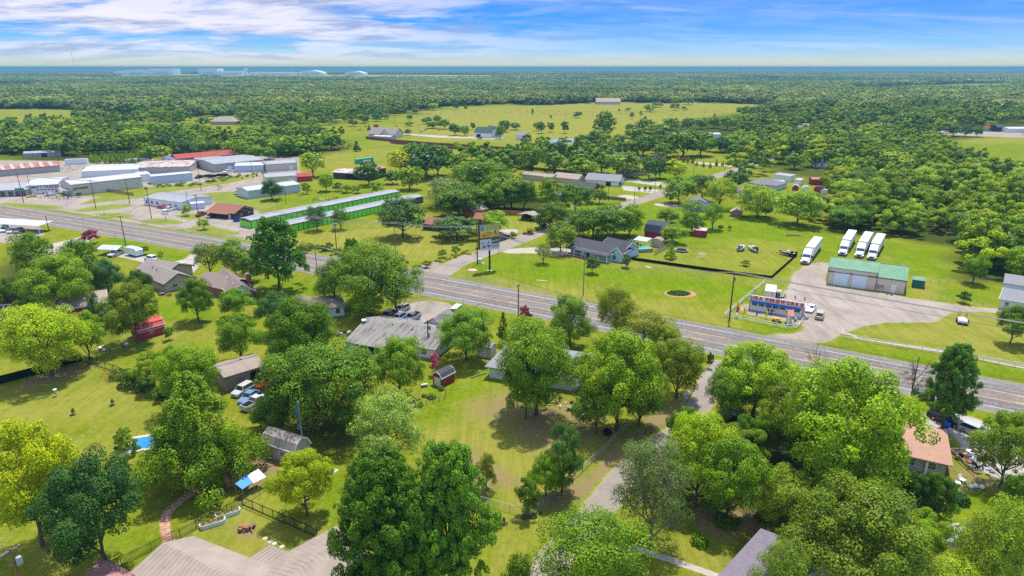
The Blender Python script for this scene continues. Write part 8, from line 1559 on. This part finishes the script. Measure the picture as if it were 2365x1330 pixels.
weeds('hedgerow', [(690, 568), (745, 577), (800, 590), (900, 600), (940, 607)], 9000, 1.2, 1.6, .3, G1, 'rough hedgerow along the vacant lot edge', 1); weeds('ditch_weeds', [(940, 622), (990, 607), (1060, 590), (1100, 578)], 7000, 1.2, 1.0, .25, G2, 'tall ditch weeds along the side street', 2); weeds('verge_weeds', [(1170, 545), (1215, 540), (1260, 522), (1290, 512)], 5000, 1.0, 1.1, .28, G2, 'rough weeds beside the upper side street', 3)
weeds('lot_weeds', [(352, 432), (400, 430), (440, 426), (500, 418), (560, 408), (600, 402)], 9000, 3, 1.7, .4, G2, 'tall weeds in front of the pale blue box warehouse', 4); weeds('meadow_weeds', [(600, 355), (680, 350), (760, 340), (820, 335)], 9000, 8, 1.6, .6, G2, 'tall meadow grass behind the storage sheds', 5); weeds('store_weeds', [(640, 420), (700, 450), (760, 440), (830, 432)], 3000, 5, .9, .35, G1, 'clumps of weeds behind the longer storage row', 6)
weeds('garden_plants', [(960, 935), (1000, 920), (1020, 905)], 4000, 1.2, 1.1, .2, G1, 'vegetable garden plants inside the low wire fence', 7); weeds('yard_undergrowth', [(2010, 1180), (2080, 1200), (2140, 1230), (2200, 1260), (2260, 1300)], 14000, 3.0, 2.2, .26, G2, 'tangled undergrowth in the right hand yard', 8); weeds('yard_undergrowth', [(2030, 1110), (2090, 1130), (2160, 1150), (2200, 1170)], 12000, 2.0, 2.0, .24, (.06, .16, .015), 'creeper-covered thicket below the salmon-roofed house', 9)
weeds('hedge', [(272, 1000), (280, 1030), (300, 1042), (318, 1046)], 3500, .5, .9, .18, (.09, .20, .02), 'clipped green hedge around the in-ground pool', 10); weeds('lamp_hedge', [(258, 862), (300, 880), (345, 905), (385, 925), (415, 945)], 12000, .8, 1.9, .24, (.11, .17, .02), 'flowering hedge along the black chain link fence', 11); weeds('fence_ivy', [(1210, 1195), (1230, 1196), (1245, 1180)], 1500, .4, .8, .15, (.06, .14, .02), 'ivy on the corner of the chain link fence', 12)
weeds('lot_hedge', [(1110, 560), (1120, 556), (1150, 545)], 1500, .8, .9, .25, G1, 'scrub beside the white drive', 13); weeds('red_blossoms', [(262, 860), (300, 878), (345, 903), (385, 923)], 700, .8, 2.2, .22, (.50, .12, .03), 'orange blossoms over the flowering hedge', 14); weeds('street_scrub', [(1440, 545), (1460, 560), (1480, 565)], 1200, 1, 1, .3, G1, 'scrub beside the charcoal-roofed house', 15)
weeds('workshop_grass', [(1905, 658), (1950, 664), (2010, 673), (2085, 684)], 3000, .35, .35, .15, G1, 'unmown grass along the workshop wall', 16); weeds('pasture_scrub', [(1000, 262), (1150, 258), (1330, 262), (1500, 262), (1700, 252)], 2500, 30, 1.6, .9, G3, 'scattered low scrub in the far pasture', 17); weeds('lane_undergrowth', [(1500, 1150), (1560, 1160), (1650, 1180), (1740, 1200)], 7000, 2.5, 1.6, .25, G1, 'undergrowth beneath the trees beside the lane', 18)
weeds('left_undergrowth', [(20, 725), (90, 740), (160, 735), (230, 740)], 7000, 2.5, 1.5, .3, G1, 'shrubby growth among the left hand houses', 19)
# ------------------------------------------------------------------ woods as masses between the single trees
fillers = []
for poly, st_p, kp in [([(1905,520),(2090,545),(2205,562),(2235,640),(2420,645),(2420,480),(2400,412),(2260,402),(2170,355),(1960,372),(1930,440)], 8.5, .82), ([(1740,345),(1830,330),(1985,318),(2160,325),(2160,350),(1960,372),(1925,400),(1900,380),(1870,352),(1800,400),(1745,395)], 10, .8),
                       ([(0,322),(130,296),(330,304),(480,316),(545,348),(400,366),(170,362),(0,362)], 10.5, .75), ([(560,322),(700,308),(785,328),(798,345),(680,362),(600,362),(550,354)], 10, .75), ([(-200,300),(0,300),(0,360),(-200,380)], 11, .8)]:
    fillers += fill(poly, st_p, kp)
rs = random.Random(5); mid1 = [proto_obj('wood_trees', patch_mesh('wood_trees', 140+i, .1, 1, (9.5, 12.5), 5200, .036), (G(1950+i*70, 500-i*20).x, G(1950, 500-i*20).y, 0), TONE[('lime', 'mid', 'olive', 'mid')[i]], 'crowded tree in the dense wood behind the trucks') for i in range(4)]
far_wood('dense_wood', fillers[::2], mid1, 'dense bright green wood seen as one mass behind the single trees', (.26, .37, .008)); far_wood('dense_wood', fillers[1::2], mid1, 'mid green trees filling the dense wood between the brightest crowns', (.15, .26, .012)); print('fill', len(fillers))
# ------------------------------------------------------------------ labels for trees and bushes
LM = [('the billboard', 1131, 600), ('the fireworks stand', 1790, 715), ('the green-roofed workshop', 2010, 660), ('the lone semi truck', 1860, 600), ('the charcoal-roofed blue house', 1390, 585), ('the black-roofed red barn', 1530, 545), ('the oval flowerbed', 1571, 678), ('the weathered grey roof', 905, 790), ('the white cottage', 760, 725), ('the tan gable house', 400, 665),
      ('the brick house', 560, 685), ('the bright red shed', 350, 775), ('the tan metal garage', 545, 880), ('the gambrel shed', 670, 1055), ('the in-ground pool', 338, 1024), ('the blue tarpaulin', 560, 1120), ('the metal roofed house', 560, 1290), ('the chain link corner', 1226, 1190), ('the lane', 1400, 1130), ('the purple-grey roof', 1800, 1290), ('the salmon-roofed house', 2160, 1060), ('the white side house', 2335, 690),
      ('the small red cross-door shed', 1010, 885), ('the light grey hip roof', 1240, 870), ('the porch house', 10, 720), ('the left lawn', 150, 950), ('the highway canopy', 45, 530), ('the white office', 410, 475), ('the brown log office', 535, 495), ('the beige store', 245, 440), ('the storage rows', 780, 510), ('the old barn', 820, 405), ('the debris pile', 752, 460), ('the orange house', 1108, 492), ('the open carport', 1218, 505),
      ('the small brown roof', 998, 520), ('the striped booth', 1283, 458), ('the white-columned house', 1390, 420), ('the long tan mobile home', 1240, 410), ('the street bend', 1540, 445), ('the blue-grey street house', 1615, 485), ('the hip roofed blue house', 1755, 435), ('the red long shed', 1898, 420), ('the boats', 1735, 575), ('the soccer goal', 1621, 592), ('the gravel lot', 2050, 720), ('the flatbed trailer', 2222, 744),
      ('the white farmhouse', 1130, 315), ('the large gabled house', 882, 312), ('the red fence', 1050, 342), ('the pond', 1305, 325), ('the far pasture', 1350, 280), ('the far ranch house', 1400, 240), ('the brick farmhouse', 515, 285), ('the mobile home', 98, 358), ('the striped barn', 60, 395), ('the red roofed shelter', 478, 372), ('the grey warehouse', 520, 385), ('the pale storage block', 650, 385), ('the brick cottage', 1857, 300),
      ('the distant road', 2005, 295), ('the long white barn', 2345, 302), ('the tan brown-roofed house', 1475, 400), ('the far white shed', 1651, 318), ('the street trees', 1630, 378), ('the white upper house', 1900, 378), ('the salmon kiosk', 1825, 750), ('the right hand fence', 2150, 815), ('the nursery rows', 270, 366), ('the highway junction', 980, 650), ('the enclosed trailer', 311, 588), ('the red-tipped hedge', 340, 900)]
groups = {}
for rec in TREES:
    e, px, py, kind, tone, h, w, zone, lb = rec
    nm = KNAME[kind]
    if kind == 'dead': e.name = 'dead_tree'
    if zone == 'sap': base = 'tiny sapling with few leaves'; nm = 'sapling'; e.name = 'sapling'
    elif kind == 'bush': base = ('large ' if h > 3.2 else 'small ' if h < 1.6 else '')+TWORD[tone]+' bush'
    elif kind == 'dead': base = 'leafless dead tree'
    else: base = ('tall ' if h > 14 else 'small ' if h < 6.5 else '')+TWORD[tone]+' '+KWORD[kind]
    if tone in ('mauve', 'crape', 'pink', 'magenta') and kind == 'bush': e.name = 'flowering_bush'
    if zone and zone.startswith('wood'): rel = 'in '+zone.replace(' the ', ' ')
    else:
        L_, lx, ly = min(LM, key=lambda q: math.hypot((q[1]-px), (q[2]-py)*1.6)); dx, dy = px-lx, py-ly
        rel = ('right of ' if dx > 0 else 'left of ') if abs(dx) > abs(dy)*1.3 else ('behind ' if dy < 0 else 'in front of ')
        rel += L_
    groups.setdefault((base, rel), []).append(rec)
    e['category'] = 'bush' if kind == 'bush' else 'sapling' if zone == 'sap' else 'tree'
for (base, rel), rs_ in groups.items():
    rs_.sort(key=lambda r: r[1]); n = len(rs_)
    for i, r in enumerate(rs_):
        if n == 1: s_ = f'{base} {rel}'
        elif n == 2: s_ = f'{"left" if i == 0 else "right"} one of two, {base} {rel}'
        else: s_ = f'{ordinal(i)} of {n} from left, {base} {rel}'
        r[0]['label'] = s_
        if n > 2: r[0]['group'] = f'{base}s {rel}'
# keep labels within bounds and warn about any that repeat
seen = {}
for o in bpy.data.objects:
    if o.parent is None and 'label' in o:
        if len(o['label'].split()) > 16: print('LONG', o['label'])
        seen.setdefault(o['label'], []).append(o.name)
for k, v in seen.items():
    if len(v) > 1: print('DUP', k, v[:4])
